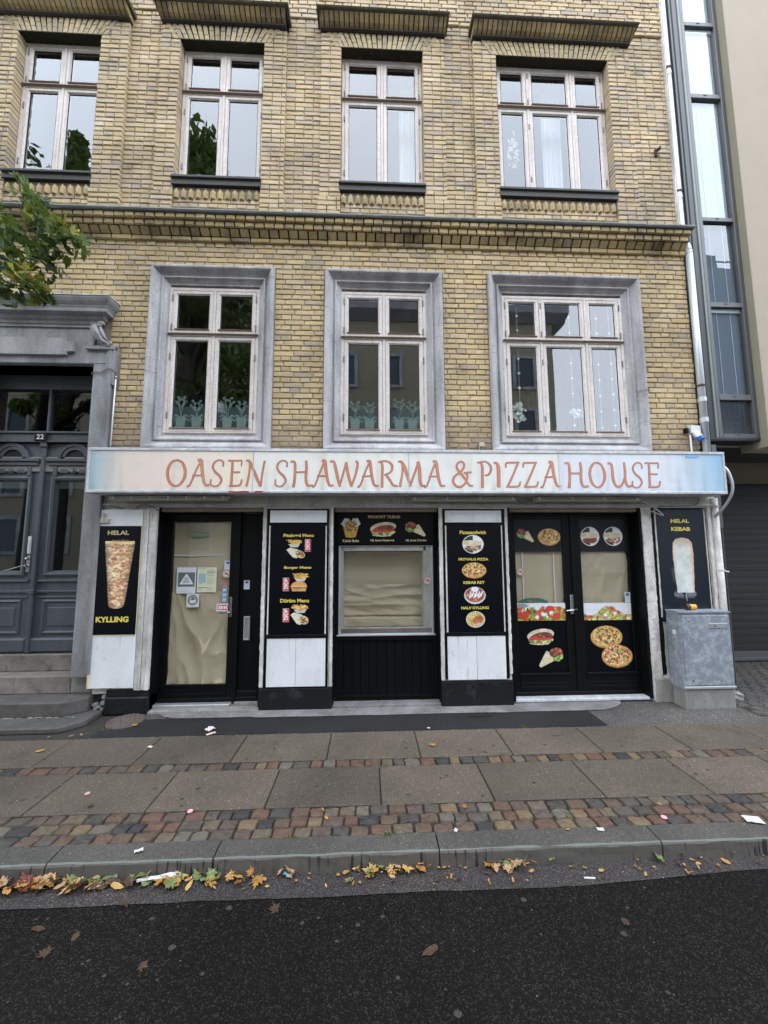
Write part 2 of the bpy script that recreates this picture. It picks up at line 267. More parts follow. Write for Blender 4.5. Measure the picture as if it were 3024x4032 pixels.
m_orchid = filmmat('frosted_orchid_print', (0.15, 0.22, 0.20), 0.6)
m_flower = filmmat('white_petals', (0.70, 0.74, 0.62), 1)
def vcol(name, rough=0.35):
    m, n, l, p = newmat(name); a = n.new('ShaderNodeVertexColor'); a.layer_name = 'Col'
    l.new(mixc(n, l, math_(n, l, 'MULTIPLY', noise(n, l, 40, 3), 0.12), a.outputs['Color'], (0.5, 0.5, 0.5)), p.inputs['Base Color'])
    p.inputs['Roughness'].default_value = rough; return m
m_print = vcol('printed_vinyl')
m_signface = vcol('sign_face_print', 0.3)
def leafmat(name, c1, c2, tr=0.35):
    m, n, l, p = newmat(name)
    c = mixc(n, l, noise(n, l, 22, 4), c1, c2)
    r = rnd(n, l); c = mixc(n, l, math_(n, l, 'MULTIPLY', r, 0.5), c, tuple(x * 0.45 for x in c1))
    l.new(c, p.inputs['Base Color']); p.inputs['Roughness'].default_value = 0.5
    t = n.new('ShaderNodeBsdfTranslucent'); l.new(c, t.inputs[0]); s = n.new('ShaderNodeMixShader'); s.inputs[0].default_value = tr
    out = n['Material Output']; l.new(p.outputs[0], s.inputs[1]); l.new(t.outputs[0], s.inputs[2]); l.new(s.outputs[0], out.inputs['Surface'])
    return m
m_leaf_g = leafmat('green_leaf', (0.085, 0.15, 0.022), (0.18, 0.23, 0.04))
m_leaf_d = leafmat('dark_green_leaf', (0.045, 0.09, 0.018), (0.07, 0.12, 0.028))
m_leaf_y = leafmat('yellow_leaf', (0.42, 0.36, 0.035), (0.20, 0.24, 0.03))
m_leaf_o = leafmat('orange_leaf', (0.48, 0.19, 0.03), (0.34, 0.22, 0.05), 0.15)
m_leaf_yf = leafmat('fallen_yellow_leaf', (0.58, 0.38, 0.09), (0.42, 0.20, 0.05), 0.15)
m_leaf_r = leafmat('fallen_red_leaf', (0.16, 0.025, 0.02), (0.22, 0.06, 0.02), 0.15)
m_leaf_b = leafmat('fallen_brown_leaf', (0.085, 0.045, 0.020), (0.04, 0.026, 0.014), 0.1)
m_leaf_gf = leafmat('fallen_green_leaf', (0.13, 0.18, 0.05), (0.22, 0.25, 0.09), 0.15)
m_leaf_t = leafmat('fallen_tan_leaf', (0.48, 0.30, 0.16), (0.36, 0.21, 0.11), 0.1)
m_bark = mottled('bark', (0.07, 0.055, 0.042), (0.035, 0.028, 0.022), 14, 0.9, 0.8, 40)
m_gum = mottled('pale_gum_spot', (0.060, 0.055, 0.050), (0.028, 0.025, 0.023), 60, 0.9, 0.2, spec=.1)
m_gum_dk = mottled('dark_gum_spot', (0.035, 0.03, 0.027), (0.05, 0.045, 0.04), 60, 0.7, 0.2)
m_litter = mottled('white_paper_litter', (0.58, 0.57, 0.57), (0.42, 0.41, 0.41), 30, 0.6, 0.2)

# ---------------------------------------------------------------- object helpers
def tag(o, label=None, cat=None, group=None, kind=None):
    if label: o['label'] = label
    if cat: o['category'] = cat
    if group: o['group'] = group
    if kind: o['kind'] = kind
    return o
def root(name, label, cat, loc=(0, 0, 0), group=None):
    o = bpy.data.objects.new(name, None); COL.objects.link(o); o.location = loc; o.empty_display_size = 0.1
    return tag(o, label, cat, group)
class MB:
    def __init__(s): s.v = []; s.f = []
    def add(s, v, f):
        b = len(s.v); s.v += [tuple(p) for p in v]; s.f += [tuple(i + b for i in q) for q in f]; return s
    def box(s, x0, x1, y0, y1, z0, z1):
        return s.add([(x0, y0, z0), (x1, y0, z0), (x1, y1, z0), (x0, y1, z0), (x0, y0, z1), (x1, y0, z1), (x1, y1, z1), (x0, y1, z1)],
                     [(0, 3, 2, 1), (4, 5, 6, 7), (0, 1, 5, 4), (1, 2, 6, 5), (2, 3, 7, 6), (3, 0, 4, 7)])
    def bbox(s, x0, x1, y0, y1, z0, z1, b=0.006, side='y'):
        """box whose front (-Y) face has bevelled edges"""
        v = [(x0 + b, y0, z0 + b), (x1 - b, y0, z0 + b), (x1 - b, y0, z1 - b), (x0 + b, y0, z1 - b),
             (x0, y0 + b, z0), (x1, y0 + b, z0), (x1, y0 + b, z1), (x0, y0 + b, z1),
             (x0, y1, z0), (x1, y1, z0), (x1, y1, z1), (x0, y1, z1)]
        return s.add(v, [(0, 1, 2, 3), (0, 4, 5, 1), (1, 5, 6, 2), (2, 6, 7, 3), (3, 7, 4, 0), (4, 8, 9, 5), (5, 9, 10, 6), (6, 10, 11, 7), (7, 11, 8, 4)])
    def prism(s, pts, y0, y1):
        """pts: (x,z) polygon, extruded from y0 (front) to y1"""
        n = len(pts); v = [(x, y0, z) for x, z in pts] + [(x, y1, z) for x, z in pts]
        return s.add(v, [tuple(range(n)), tuple(range(2 * n - 1, n - 1, -1))] + [(i, i + n, (i + 1) % n + n, (i + 1) % n) for i in range(n)])
    def prismx(s, pts, x0, x1):
        """pts: (y,z) profile extruded along x"""
        n = len(pts); v = [(x0, y, z) for y, z in pts] + [(x1, y, z) for y, z in pts]
        return s.add(v, [tuple(range(n)), tuple(range(2 * n - 1, n - 1, -1))] + [(i, i + n, (i + 1) % n + n, (i + 1) % n) for i in range(n)])
    def prismz(s, pts, z0, z1):
        n = len(pts); v = [(x, y, z0) for x, y in pts] + [(x, y, z1) for x, y in pts]
        return s.add(v, [tuple(range(n - 1, -1, -1)), tuple(range(n, 2 * n))] + [(i, (i + 1) % n, (i + 1) % n + n, i + n) for i in range(n)])
    def tube(s, pts, r, n=8, cap=True):
        pts = [Vector(p) for p in pts]; rs = r if isinstance(r, (list, tuple)) else [r] * len(pts)
        b = len(s.v); prev = None
        for i, p in enumerate(pts):
            d = (pts[min(i + 1, len(pts) - 1)] - pts[max(i - 1, 0)]).normalized()
            u = prev if prev is not None else (Vector((0, 0, 1)) if abs(d.z) < 0.9 else Vector((1, 0, 0)))
            u = (u - d * u.dot(d)).normalized(); prev = u; w = d.cross(u)
            for k in range(n):
                a = 2 * math.pi * k / n; s.v.append(tuple(p + (u * math.cos(a) + w * math.sin(a)) * rs[i]))
        for i in range(len(pts) - 1):
            for k in range(n):
                s.f.append((b + i * n + k, b + i * n + (k + 1) % n, b + (i + 1) * n + (k + 1) % n, b + (i + 1) * n + k))
        if cap:
            s.f.append(tuple(b + k for k in range(n - 1, -1, -1))); e = b + (len(pts) - 1) * n; s.f.append(tuple(e + k for k in range(n)))
        return s
    def lathe(s, prof, c, axis='z', n=20):
        """prof: (r, h) list around an axis through c"""
        b = len(s.v)
        for r, h in prof:
            for k in range(n):
                a = 2 * math.pi * k / n; x, y = r * math.cos(a), r * math.sin(a)
                s.v.append({'z': (c[0] + x, c[1] + y, c[2] + h), 'y': (c[0] + x, c[1] + h, c[2] + y), 'x': (c[0] + h, c[1] + x, c[2] + y)}[axis])
        for i in range(len(prof) - 1):
            for k in range(n):
                s.f.append((b + i * n + k, b + i * n + (k + 1) % n, b + (i + 1) * n + (k + 1) % n, b + (i + 1) * n + k))
        s.f.append(tuple(b + k for k in range(n))); e = b + (len(prof) - 1) * n; s.f.append(tuple(e + k for k in range(n)))
        return s
    def ring(s, x0, x1, z0, z1, prof):
        """rectangular frame swept with mitred corners; prof: (inset, y) from the outside in"""
        b = len(s.v)
        for d, y in prof:
            s.v += [(x0 + d, y, z0 + d), (x1 - d, y, z0 + d), (x1 - d, y, z1 - d), (x0 + d, y, z1 - d)]
        for i in range(len(prof) - 1):
            for k in range(4):
                s.f.append((b + i * 4 + k, b + i * 4 + (k + 1) % 4, b + (i + 1) * 4 + (k + 1) % 4, b + (i + 1) * 4 + k))
        return s
    def grid(s, fn, nu, nv):
        b = len(s.v)
        for j in range(nv + 1):
            for i in range(nu + 1): s.v.append(tuple(fn(i / nu, j / nv)))
        for j in range(nv):
            for i in range(nu):
                a = b + j * (nu + 1) + i; s.f.append((a, a + 1, a + nu + 2, a + nu + 1))
        return s
    def mesh(s, name, mat=None, smooth=False, off=(0, 0, 0)):
        me = bpy.data.meshes.new(name)
        ox, oy, oz = off
        me.from_pydata([(x - ox, y - oy, z - oz) for x, y, z in s.v] if any(off) else s.v, [], s.f)
        if mat: me.materials.append(mat)
        if smooth: me.shade_smooth()
        me.update(); return me
def wloc(o):
    v = Vector((0, 0, 0))
    while o is not None: v += o.location; o = o.parent
    return v
def put(name, mb, mat, parent=None, smooth=False, bevel=0, fix=True):
    off = tuple(wloc(parent)) if parent else (0, 0, 0)
    me = mb.mesh(name, mat, smooth, off)
    o = bpy.data.objects.new(name, me); COL.objects.link(o)
    if parent: o.parent = parent
    if fix:
        import bmesh
        bm = bmesh.new(); bm.from_mesh(me); bmesh.ops.recalc_face_normals(bm, faces=bm.faces); bm.to_mesh(me); bm.free()
        if smooth: me.shade_smooth()
    if bevel:
        b = o.modifiers.new('bevel', 'BEVEL'); b.width = bevel; b.segments = 2; b.limit_method = 'ANGLE'
    return o
def top(name, mb, mat, label, cat, group=None, smooth=False, bevel=0):
    """a thing that is a single mesh, its origin at the middle of its base"""
    xs, ys, zs = zip(*mb.v); c = ((min(xs) + max(xs)) / 2, (min(ys) + max(ys)) / 2, min(zs))
    mb.v = [(x - c[0], y - c[1], z - c[2]) for x, y, z in mb.v]
    o = put(name, mb, mat, None, smooth, bevel); o.location = c
    return tag(o, label, cat, group)
def struct(name, mb, mat, smooth=False, bevel=0):
    o = put(name, mb, mat, None, smooth, bevel); o['kind'] = 'structure'; return o
def inst(name, me, parent, loc=(0, 0, 0), rot=(0, 0, 0), scale=(1, 1, 1)):
    o = bpy.data.objects.new(name, me); COL.objects.link(o); o.parent = parent
    o.location = Vector(loc) - wloc(parent); o.rotation_euler = rot; o.scale = scale; return o
def textmesh(body, size_w=None, size_h=None, bold=0.0, ext=0.0004):
    c = bpy.data.curves.new('text', 'FONT'); c.body = body; c.offset = bold; c.extrude = 0; c.resolution_u = 3
    o = bpy.data.objects.new('text', c); me = bpy.data.meshes.new_from_object(o)
    n = len(me.vertices); co = np.empty(n * 3); me.vertices.foreach_get('co', co); co = co.reshape(-1, 3)
    mn, mxx = co.min(0), co.max(0)
    f = [list(p.vertices) for p in me.polygons]
    bpy.data.objects.remove(o); bpy.data.curves.remove(c); bpy.data.meshes.remove(me)
    return (co - mn) / np.maximum(mxx - mn, 1e-9), f, (mxx[0] - mn[0]) / (mxx[1] - mn[1])
def lettering(body, x0, x1, z0, z1, y, mat, parent, bold=0.015, name='lettering', label=None):
    co, f, asp = textmesh(body, bold=bold)
    mb = MB(); mb.add([(x0 + c[0] * (x1 - x0), y, z0 + c[1] * (z1 - z0)) for c in co], f)
    o = put(name, mb, mat, parent, fix=False)
    return o

# ================================================================ GROUND
struct('road', MB().box(-60, 60, -40, -1.97, -0.5, -0.100), m_road)
# ragged strip of older asphalt between road surface and kerb
mb = MB(); N = 150; top_, bot_ = [], []
for i in range(N + 1):
    x = -6 + 13 * i / N
    e = -2.250 + 0.007 * mnoise.noise(Vector((x * 1.7, 0, 0))) + 0.006 * mnoise.noise(Vector((x * 11, 3, 0))) + 0.004 * mnoise.noise(Vector((x * 40, 3, 0))) + (0.05 if 1.2 < x else 0) * min(1, max(0, (x - 1.2) / 1.2)) * 1.3
    bot_.append((x, e)); top_.append((x, -1.9))
mb.v = [(x, y, -0.096) for x, y in bot_] + [(x, y, -0.086) for x, y in top_]
mb.f = [(i, i + 1, i + N + 2, i + N + 1) for i in range(N)]
struct('gutter', mb, m_gutter)
pav = struct('pavement', MB().box(-9, 14, -1.965, 0.35, -0.4, -0.020), m_joint)
kerb = struct('kerb', MB().box(-9, 14, -2.09, -1.955, -0.4, -0.035), m_joint)
x = -6.35
for L in (1.5, 1.5, 1.55, 0.92, 1.30, 1.34, 1.6, 1.6, 1.5):
    m = MB(); prof = [(-1.958, -0.03), (-1.958, 0.002), (-2.03, 0.001), (-2.086, -0.001), (-2.0945, -0.006), (-2.099, -0.014), (-2.101, -0.055), (-2.104, -0.12), (-2.0, -0.12)]
    nu = 26; b = 0
    pts = []
    for i in range(nu + 1):
        xx = x + 0.004 + (L - 0.008) * i / nu
        for k, (y, z) in enumerate(prof):
            j = 0.0035 * mnoise.noise(Vector((xx * 5, k * 1.7, 1))) + 0.003 * mnoise.noise(Vector((xx * 17, k * 2.7, 5)))
            pts.append((xx, y + (j if 2 <= k <= 7 else 0), z + (j if 1 <= k <= 5 else 0)))
    m.v = pts; P_ = len(prof)
    for i in range(nu):
        for k in range(P_ - 1): m.f.append((i * P_ + k, i * P_ + k + 1, (i + 1) * P_ + k + 1, (i + 1) * P_ + k))
    m.f.append(tuple(range(P_))); m.f.append(tuple(nu * P_ + k for k in range(P_ - 1, -1, -1)))
    put('kerb_stone', m, m_kerb, kerb, smooth=False)
    x += L
# dark drip stains down the kerb face are part of its wet surface
def slab(x0, x1, y0, y1):
    m = MB(); g = 0.004; b = 0.006; zz = R.uniform(-0.0015, 0.0015); t = R.uniform(-.001, .001)
    x0 += g; x1 -= g; y0 += g; y1 -= g
    m.v = [(x0 + b, y0 + b, zz), (x1 - b, y0 + b, zz + t), (x1 - b, y1 - b, zz + t), (x0 + b, y1 - b, zz),
           (x0, y0, zz - b), (x1, y0, zz - b), (x1, y1, zz - b), (x0, y1, zz - b), (x0, y0, -.05), (x1, y0, -.05), (x1, y1, -.05), (x0, y1, -.05)]
    m.f = [(0, 1, 2, 3)] + [q for k in range(4) for q in ((k, k + 4, (k + 1) % 4 + 4, (k + 1) % 4), (k + 4, k + 8, (k + 1) % 4 + 8, (k + 1) % 4 + 4))]
    put('paving_slab', m, m_slab, pav, fix=False)
for k in range(-4, 9):
    slab(-0.345 + 0.7975 * k, -0.345 + 0.7975 * (k + 1), -1.075, -0.600)
for k in range(-4, 9):
    slab(0.095 + 0.7985 * k - 0.0, 0.095 + 0.7985 * (k + 1), -1.672, -1.192)
# setts: a few shared stone meshes
def sett_mesh(seed, w, d, name='sett'):
    rr = random.Random(seed); n = 8; m = MB(); h = 0.016
    def ringp(k, z, sh):
        out = []
        for i in range(12):
            sx, sy = [(-1, -1), (-.33, -1), (.33, -1), (1, -1), (1, -.33), (1, .33), (1, 1), (.33, 1), (-.33, 1), (-1, 1), (-1, .33), (-1, -.33)][i]
            c_ = .955 if abs(sx * sy) == 1 else 1.0
            out.append((sx * c_ * w / 2 * sh * (1 + rj[i]), sy * c_ * d / 2 * sh * (1 + rj[(i * 5) % 12]), z))
        return out
    rj = [rr.uniform(-.11, .03) for _ in range(12)]
    v = ringp(0, -0.05, 1.0) + ringp(1, -0.012, 1.0) + ringp(2, 0.002, 0.90)
    v = [(a, b, c + (0 if i < 24 else rr.uniform(-.003, .003))) for i, (a, b, c) in enumerate(v)]
    v.append((rr.uniform(-.01, .01), rr.uniform(-.01, .01), 0.005))
    f = [(r * 12 + i, r * 12 + (i + 1) % 12, (r + 1) * 12 + (i + 1) % 12, (r + 1) * 12 + i) for r in range(2) for i in range(12)]
    f += [(24 + i, 24 + (i + 1) % 12, 36) for i in range(12)]
    m.add(v, f); me = m.mesh(name, m_sett, False); return me
SETT = [sett_mesh(i, 0.1055, 0.0965) for i in range(9)]
def sett_row(y, x0, x1, dep=0.094, seed=0, mean=0.117):
    rr = random.Random(seed); x = x0
    while x < x1:
        w = mean * rr.uniform(0.74, 1.26)
        o = inst('sett', rr.choice(SETT), pav, (x + w / 2, y + rr.uniform(-.004, .004), -0.004 + rr.uniform(-.004, .003)),
                 (rr.uniform(-.02, .02), rr.uniform(-.02, .02), rr.choice((0, math.pi)) + rr.uniform(-.07, .07)), (w / 0.108, dep / 0.096, 1))
        x += w
sett_row(-1.133, -3.2, 4.1, 0.104, 1)
sett_row(-1.722, -2.7, 3.25, 0.094, 2); sett_row(-1.817, -2.6, 3.15, 0.088, 3); sett_row(-1.909, -2.5, 3.05, 0.092, 4)
# rest of those rows, outside the picture
mb = MB()
for y in (-1.133, -1.722, -1.817, -1.909):
    for (a, b) in ((-8.8, -3.25), (4.15, 13.5)) if y > -1.2 else ((-8.8, -2.75), (3.3, 13.5)):
        x = a
        while x < b:
            w = 0.106 * R.uniform(.85, 1.15); mb.bbox(x + .004, x + w - .004, y - .043, y + .043, -.05, 0.0, .003); x += w
o = put('sett', mb, m_sett, pav); o['kind'] = 'stuff'
# dark asphalt patch in front of the shop with ragged edges
def ragged(name, x0, x1, yf, yb, z, mat, amp=0.012, fr=5, kind='structure', n=80, seed=0):
    m = MB(); v = []
    for j, ye in enumerate((yf, yb)):
        for i in range(n + 1):
            x = x0 + (x1 - x0) * i / n; y = ye(x) if callable(ye) else ye
            v.append((x, y + amp * mnoise.noise(Vector((x * fr, j * 9 + seed, 2))) + amp * .4 * mnoise.noise(Vector((x * fr * 4, j * 9, seed))), z))
    m.v = v; m.f = [(i, i + 1, n + 2 + i, n + 1 + i) for i in range(n)]
    o = put(name, m, mat, fix=False); o['kind'] = kind; return o
ragged('asphalt_strip', -2.62, 9.0, -0.604, 0.3, -0.006, m_aspright, 0.003, 3)
ragged('asphalt_patch', -2.62, 2.40, lambda x: -0.585, lambda x: -0.20, -0.002, m_aspstrip, 0.010, 3, seed=3)
mb = MB(); n = 90; v = []
for i in range(n + 1):   # pale cement strip along the foot of the shop front
    x = -2.28 + 5.22 * i / n; k = 0.012 * mnoise.noise(Vector((x * 3, 5, 0))); e = min(1, max(0, (2.94 - x) / 0.35)) ** .5
    s_ = min(1, max(0, (x + 2.28) / 0.25)) ** .5
    v.append((x, 0.10 - (0.10 + 0.225 + k) * (0.15 + .85 * e) * (0.4 + .6 * s_) + (0.02 if x < -1.2 else 0), 0.004))
v += [(x, 0.12, 0.008) for x, y, z in v[:n + 1]]
mb.v = v; mb.f = [(i, i + 1, n + 2 + i, n + 1 + i) for i in range(n)]
struct('cement_strip', mb, m_cstrip)
# driveway cobbles to the right of the cabinet
drv = struct('driveway', MB().box(4.14, 9, -0.45, 1.75, -0.1, -0.001), m_joint)
COB = [sett_mesh(40 + i, 0.15, 0.10, 'cobble') for i in range(5)]
for q_ in COB: q_.materials[0] = m_aspright
cnt = 0
for r_ in range(19):
    y = -0.38 + r_ * 0.108; x = 4.2 + (0.08 if r_ % 2 else 0)
    while x < 6.6:
        if x > 3.95 + (y + 4.5) * 0.04 and cnt < 300:
            inst('cobble', R.choice(COB), drv, (x, y, 0.010), (R.uniform(-.03, .03), R.uniform(-.03, .03), R.uniform(-.04, .04)), (1, 1, 1)); cnt += 1
        x += 0.158
# round iron cover
mb = MB(); mb.lathe([(0.001, 0.0), (0.165, 0.0), (0.172, -0.004), (0.172, -0.03)], (-2.49, -0.245, 0.010), 'z', 28)
mh = top('access_cover', mb, m_iron, 'round rusty iron cover set in the ground below the left chicken poster', 'manhole cover')
mb = MB()
for rr_ in (0.045, 0.085, 0.125, 0.155):
    for k in range(int(rr_ * 150)):
        a = 2 * math.pi * k / int(rr_ * 150); mb.box(-2.49 + rr_ * math.cos(a) - .011, -2.49 + rr_ * math.cos(a) + .011, -.245 + rr_ * math.sin(a) - .009, -.245 + rr_ * math.sin(a) + .009, .009, .0155)
put('raised_stud', mb, m_iron, mh)['kind'] = 'stuff'

# ================================================================ YELLOW BRICK BUILDING
B = root('brick_building', 'yellow brick building with stone window surrounds above a closed takeaway shop', 'building', (0, 0, 0))
XR = 4.15
WL = [(-2.64, -1.15), (-0.53, 0.935), (1.52, 3.49)]          # lower surrounds
WZ = (2.93, 5.235)
WU = [(-4.51, -3.47), (-2.46, -1.37), (-0.355, 0.74), (1.74, 3.30)]
PIER = [(-4.9, -3.12), (-2.70, -1.08), (-0.62, 1.03), (1.43, 3.605)]
ZS, ZL = 6.13, 8.45
# mortar backing (8 mm behind the brick faces), with real openings
def wall_with_holes(x0, x1, z0, z1, holes, y0, y1):
    m = MB(); xs = sorted({x0, x1, *[h[0] for h in holes], *[h[1] for h in holes]}); zs = sorted({z0, z1, *[h[2] for h in holes], *[h[3] for h in holes]})
    for a, b in zip(xs, xs[1:]):
        for c, d in zip(zs, zs[1:]):
            xm, zm = (a + b) / 2, (c + d) / 2
            if not any(h[0] < xm < h[1] and h[2] < zm < h[3] for h in holes): m.box(a, b, y0, y1, c, d)
    return m
holes = [(a + .03, b - .03, WZ[0] + .03, WZ[1] - .03) for a, b in WL] + [(-4.8, -3.20, 2.2, 3.95)]
put('lower_wall', wall_with_holes(-6.5, XR - .006, 2.24, 5.80, holes, 0.009, 0.28), m_mortar, B)
holes = [(a - .008, b + .008, 6.33, ZL + .008) for a, b in WU]
put('upper_wall', wall_with_holes(-6.5, XR - .006, 5.80, 12.5, holes, 0.059, 0.30), m_mortar, B)
mb = MB()
for (a, b), (c, d) in zip(WU, PIER):
    mb.box(c + .008 if c > -4.9 else -6.5, a - .008, 0.009, 0.10, 5.82, 9.0); mb.box(b + .008, d - .008, 0.009, 0.10, 5.82, 9.0)
    mb.box(a - .01, b + .01, 0.009, 0.10, ZL + .008, 9.0); mb.box(a - .01, b + .01, 0.03, 0.10, 5.82, 6.34)
put('pilaster_core', mb, m_mortar, B)
put('side_wall', MB().box(XR - .02, XR - .008, 0.012, 6.0, 0, 12.5), m_plaster, B)
put('floor_core', MB().box(-6.5, XR - .03, 0.28, 6.0, 5.75, 5.95).box(-6.5, XR - .03, .28, 6, 2.72, 2.90).box(-6.5, XR - .03, .28, 6, 9.7, 9.9), m_room, B)
put('room_wall', MB().box(-6.6, -6.5, .05, 5.9, 2.5, 9.9).box(-6.5, XR - .03, 5.8, 5.9, 0, 9.9).box(-3.1, -3.0, .3, 5.8, 2.9, 9.9).box(1.15, 1.25, .3, 5.8, 2.9, 9.9), m_room, B)

# --- bricks
H_, S_, C_ = 0.120, 0.240, 0.0667
bricks = []     # (x0, x1, z0, z1, y, depth, zone)
def zrow(n): return 5.47 - C_ * n
def run(x0, x1, n, y, depth=0.075, zone=0, edge=False, zc=None, hh=0.0275):
    zc = zrow(n) if zc is None else zc
    head = n % 2 == 1
    if edge:   # short pier: pattern starts at its own edge
        xs = [x0]; k = 0; x = x0
        if head: seq = [0.12] * 60
        else: seq = ([0.24] if (n // 2) % 2 else [0.12]) + [0.24] * 40
        for w in seq:
            x += w
            if x > x1 - 0.03: break
            xs.append(x)
        xs.append(x1)
    else:
        st = H_ if head else S_; ph = 0.02 if head else (0.06 if (n // 2) % 2 == 0 else 0.18)
        k = math.ceil((x0 - ph) / st + 1e-6); xs = [x0]
        x = ph + k * st
        while x < x1 - 0.03:
            if x - xs[-1] > 0.03: xs.append(x)
            x += st
        xs.append(x1)
    for i, (a, b) in enumerate(zip(xs, xs[1:])):
        j = R.uniform(-.0035, .0035)
        g0 = 0.0 if (i == 0 and edge) else .0055; g1 = 0.0 if (i == len(xs) - 2 and edge) else .0055
        if b - a - g0 - g1 < 0.012: continue
        bricks.append((a + g0 + j * .5, b - g1 + j * .5, zc - hh + j * .4, zc + hh + j * .4, y + R.uniform(-.004, .0025), depth, zone))
def clip_run(n, segs, excl, **kw):
    for a, b in segs:
        cur = [(a, b)]
        for e0, e1 in excl:
            cur = [q for s0, s1 in cur for q in ((s0, min(s1, e0)), (max(s0, e1), s1)) if q[1] - q[0] > 0.025]
        for s0, s1 in cur: run(s0, s1, n, kw.get('y', 0), kw.get('depth', .075), kw.get('zone', 0))
for n in range(-1, 40):
    z = zrow(n)
    ex = []
    if z < WZ[1] - .004: ex += [(a - .004, b + .004) for a, b in WL]
    if z < 4.66: ex += [(-9, -3.08 if z > 4.15 else (-2.95 if z > 3.66 else -3.0))]
    clip_run(n, [(-6.5, XR)], ex)
# cornice rows
def row_at(zc, y, n, x0=-6.5, x1=XR, hh=.0275, depth=.16, zone=2):
    st = H_ if n % 2 else S_; x = x0 - (0.05 * n) % st
    while x < x1:
        a, b = max(x, x0), min(x + st, x1); x += st
        if b - a < .03: continue
        bricks.append((a + .007, b - .007, zc - hh, zc + hh, y + R.uniform(-.003, .002), depth, zone))
row_at(5.603 - .012, -0.030, 0)
row_at(5.722, -0.115, 1, zone=2, hh=.03); row_at(5.788, -0.150, 3, zone=2, hh=.028)
for k in range(-1, 110):
    n = -6 - k - 4; z = 6.155 + C_ * (k - 1)
    if z > 12.4: break
    nn = k + 101
    for pi, ((a, b), (c, d)) in enumerate(zip(WU, PIER)):
        if z < 8.66:
            lo = c if c > -4.9 else -6.5
            o = 0.012 if z > 8.44 else 0
            if z < 6.24: run(lo - .022, a if z > 6.1 else a, nn, -.012, .12, 1, True, z); run(b, d + .022, nn, -.012, .12, 1, True, z)
            elif z < ZL + .2 and z > ZL - .02:
                run(lo, a - .0 , nn, -.0, .12, 1, True, z); run(b, d, nn, 0, .12, 1, True, z)
            else:
                run(lo, a, nn, 0, .13, 1, True, z); run(b, d, nn, 0, .13, 1, True, z)
            if z < 6.34 and not (6.165 < z < 6.30): run(a, b, nn, 0.022, .075, 1, False, z)
        elif z > 8.9:
            pass
    rec = [(-3.12, -2.70), (-1.08, -0.62), (1.03, 1.43), (3.605, XR)]
    for a, b in rec:
        if z < 8.9: run(a, b, nn, 0.05, .075, 1, True, z)
    if z >= 8.9: run(-6.5, XR, nn, 0.03, .075, 1, False, z)
def brick_verts(w, h, dep, seed, b=0.0045):
    rr = random.Random(seed); j = lambda a: rr.uniform(-a * 2.2, a * 2.2); b = b * rr.choice((.8, 1, 1.3, 1.9)); b2 = b * 1.3
    v = [(-w / 2 + b2 + j(.0015), 0, -h / 2 + b + j(.001)), (w / 2 - b2 + j(.0015), j(.001), -h / 2 + b + j(.001)), (w / 2 - b2 + j(.0015), 0, h / 2 - b + j(.001)), (-w / 2 + b2 + j(.0015), j(.001), h / 2 - b + j(.001)),
         (-w / 2 + j(.001), b, -h / 2), (w / 2 + j(.001), b, -h / 2 + j(.001)), (w / 2 + j(.001), b, h / 2), (-w / 2 + j(.001), b, h / 2 + j(.001)),
         (-w / 2, dep, -h / 2), (w / 2, dep, -h / 2), (w / 2, dep, h / 2), (-w / 2, dep, h / 2)]
    return v
BF = [(0, 1, 2, 3), (0, 4, 5, 1), (1, 5, 6, 2), (2, 6, 7, 3), (3, 7, 4, 0), (4, 8, 9, 5), (5, 9, 10, 6), (6, 10, 11, 7), (7, 11, 8, 4)]
def fitkey(b): return round(b[1] - b[0], 2)
cam_p = Vector((0, -4.513, 1.74))
def persp(b):
    c = Vector(((b[0] + b[1]) / 2, b[4], (b[2] + b[3]) / 2)); d = (c - cam_p); ins = abs(c.x) < 4.1 and c.x > -3.4
    return (b[1] - b[0]) * (b[3] - b[2]) * (-d.y) / d.length ** 3 * -1 if ins else 0
order = sorted(range(len(bricks)), key=lambda i: -persp(bricks[i]))
single = set(order[:298])
templ = {}
for zone, mat in ((0, m_brick), (1, m_brick_up), (2, m_brick_dirty)):
    mb = MB()
    for i, b in enumerate(bricks):
        if b[6] != zone: continue
        w, h = b[1] - b[0], b[3] - b[2]; cx, cz = (b[0] + b[1]) / 2, (b[2] + b[3]) / 2
        if i in single:
            key = (round(w, 2), R.randrange(3), zone)
            if key not in templ:
                t = MB(); t.add(brick_verts(key[0], h, b[5], hash(key) & 255), BF); templ[key] = t.mesh('brick', mat)
            inst('brick', templ[key], B, (cx, b[4], cz), (R.uniform(-.012, .012), R.uniform(-.006, .006), 0), (w / key[0], 1, 1))
        else:
            v = brick_verts(w, h, b[5], i); t1, t2 = R.uniform(-.008, .008), R.uniform(-.02, .02)
            mb.add([(cx + x, b[4] + y + t2 * z, cz + z + x * t1) for x, y, z in v], BF)
    o = put('brick', mb, mat, B, fix=False); o['kind'] = 'stuff'
# two red repair bricks over the portal
for x in (-3.42, -3.30, -4.25): put('red_brick', MB().add([(x + a, -.004 + b, zrow(11) + c) for a, b, c in brick_verts(.11, .054, .05, 3)], BF), m_brick_red, B, fix=False)['label'] = 'red brick'
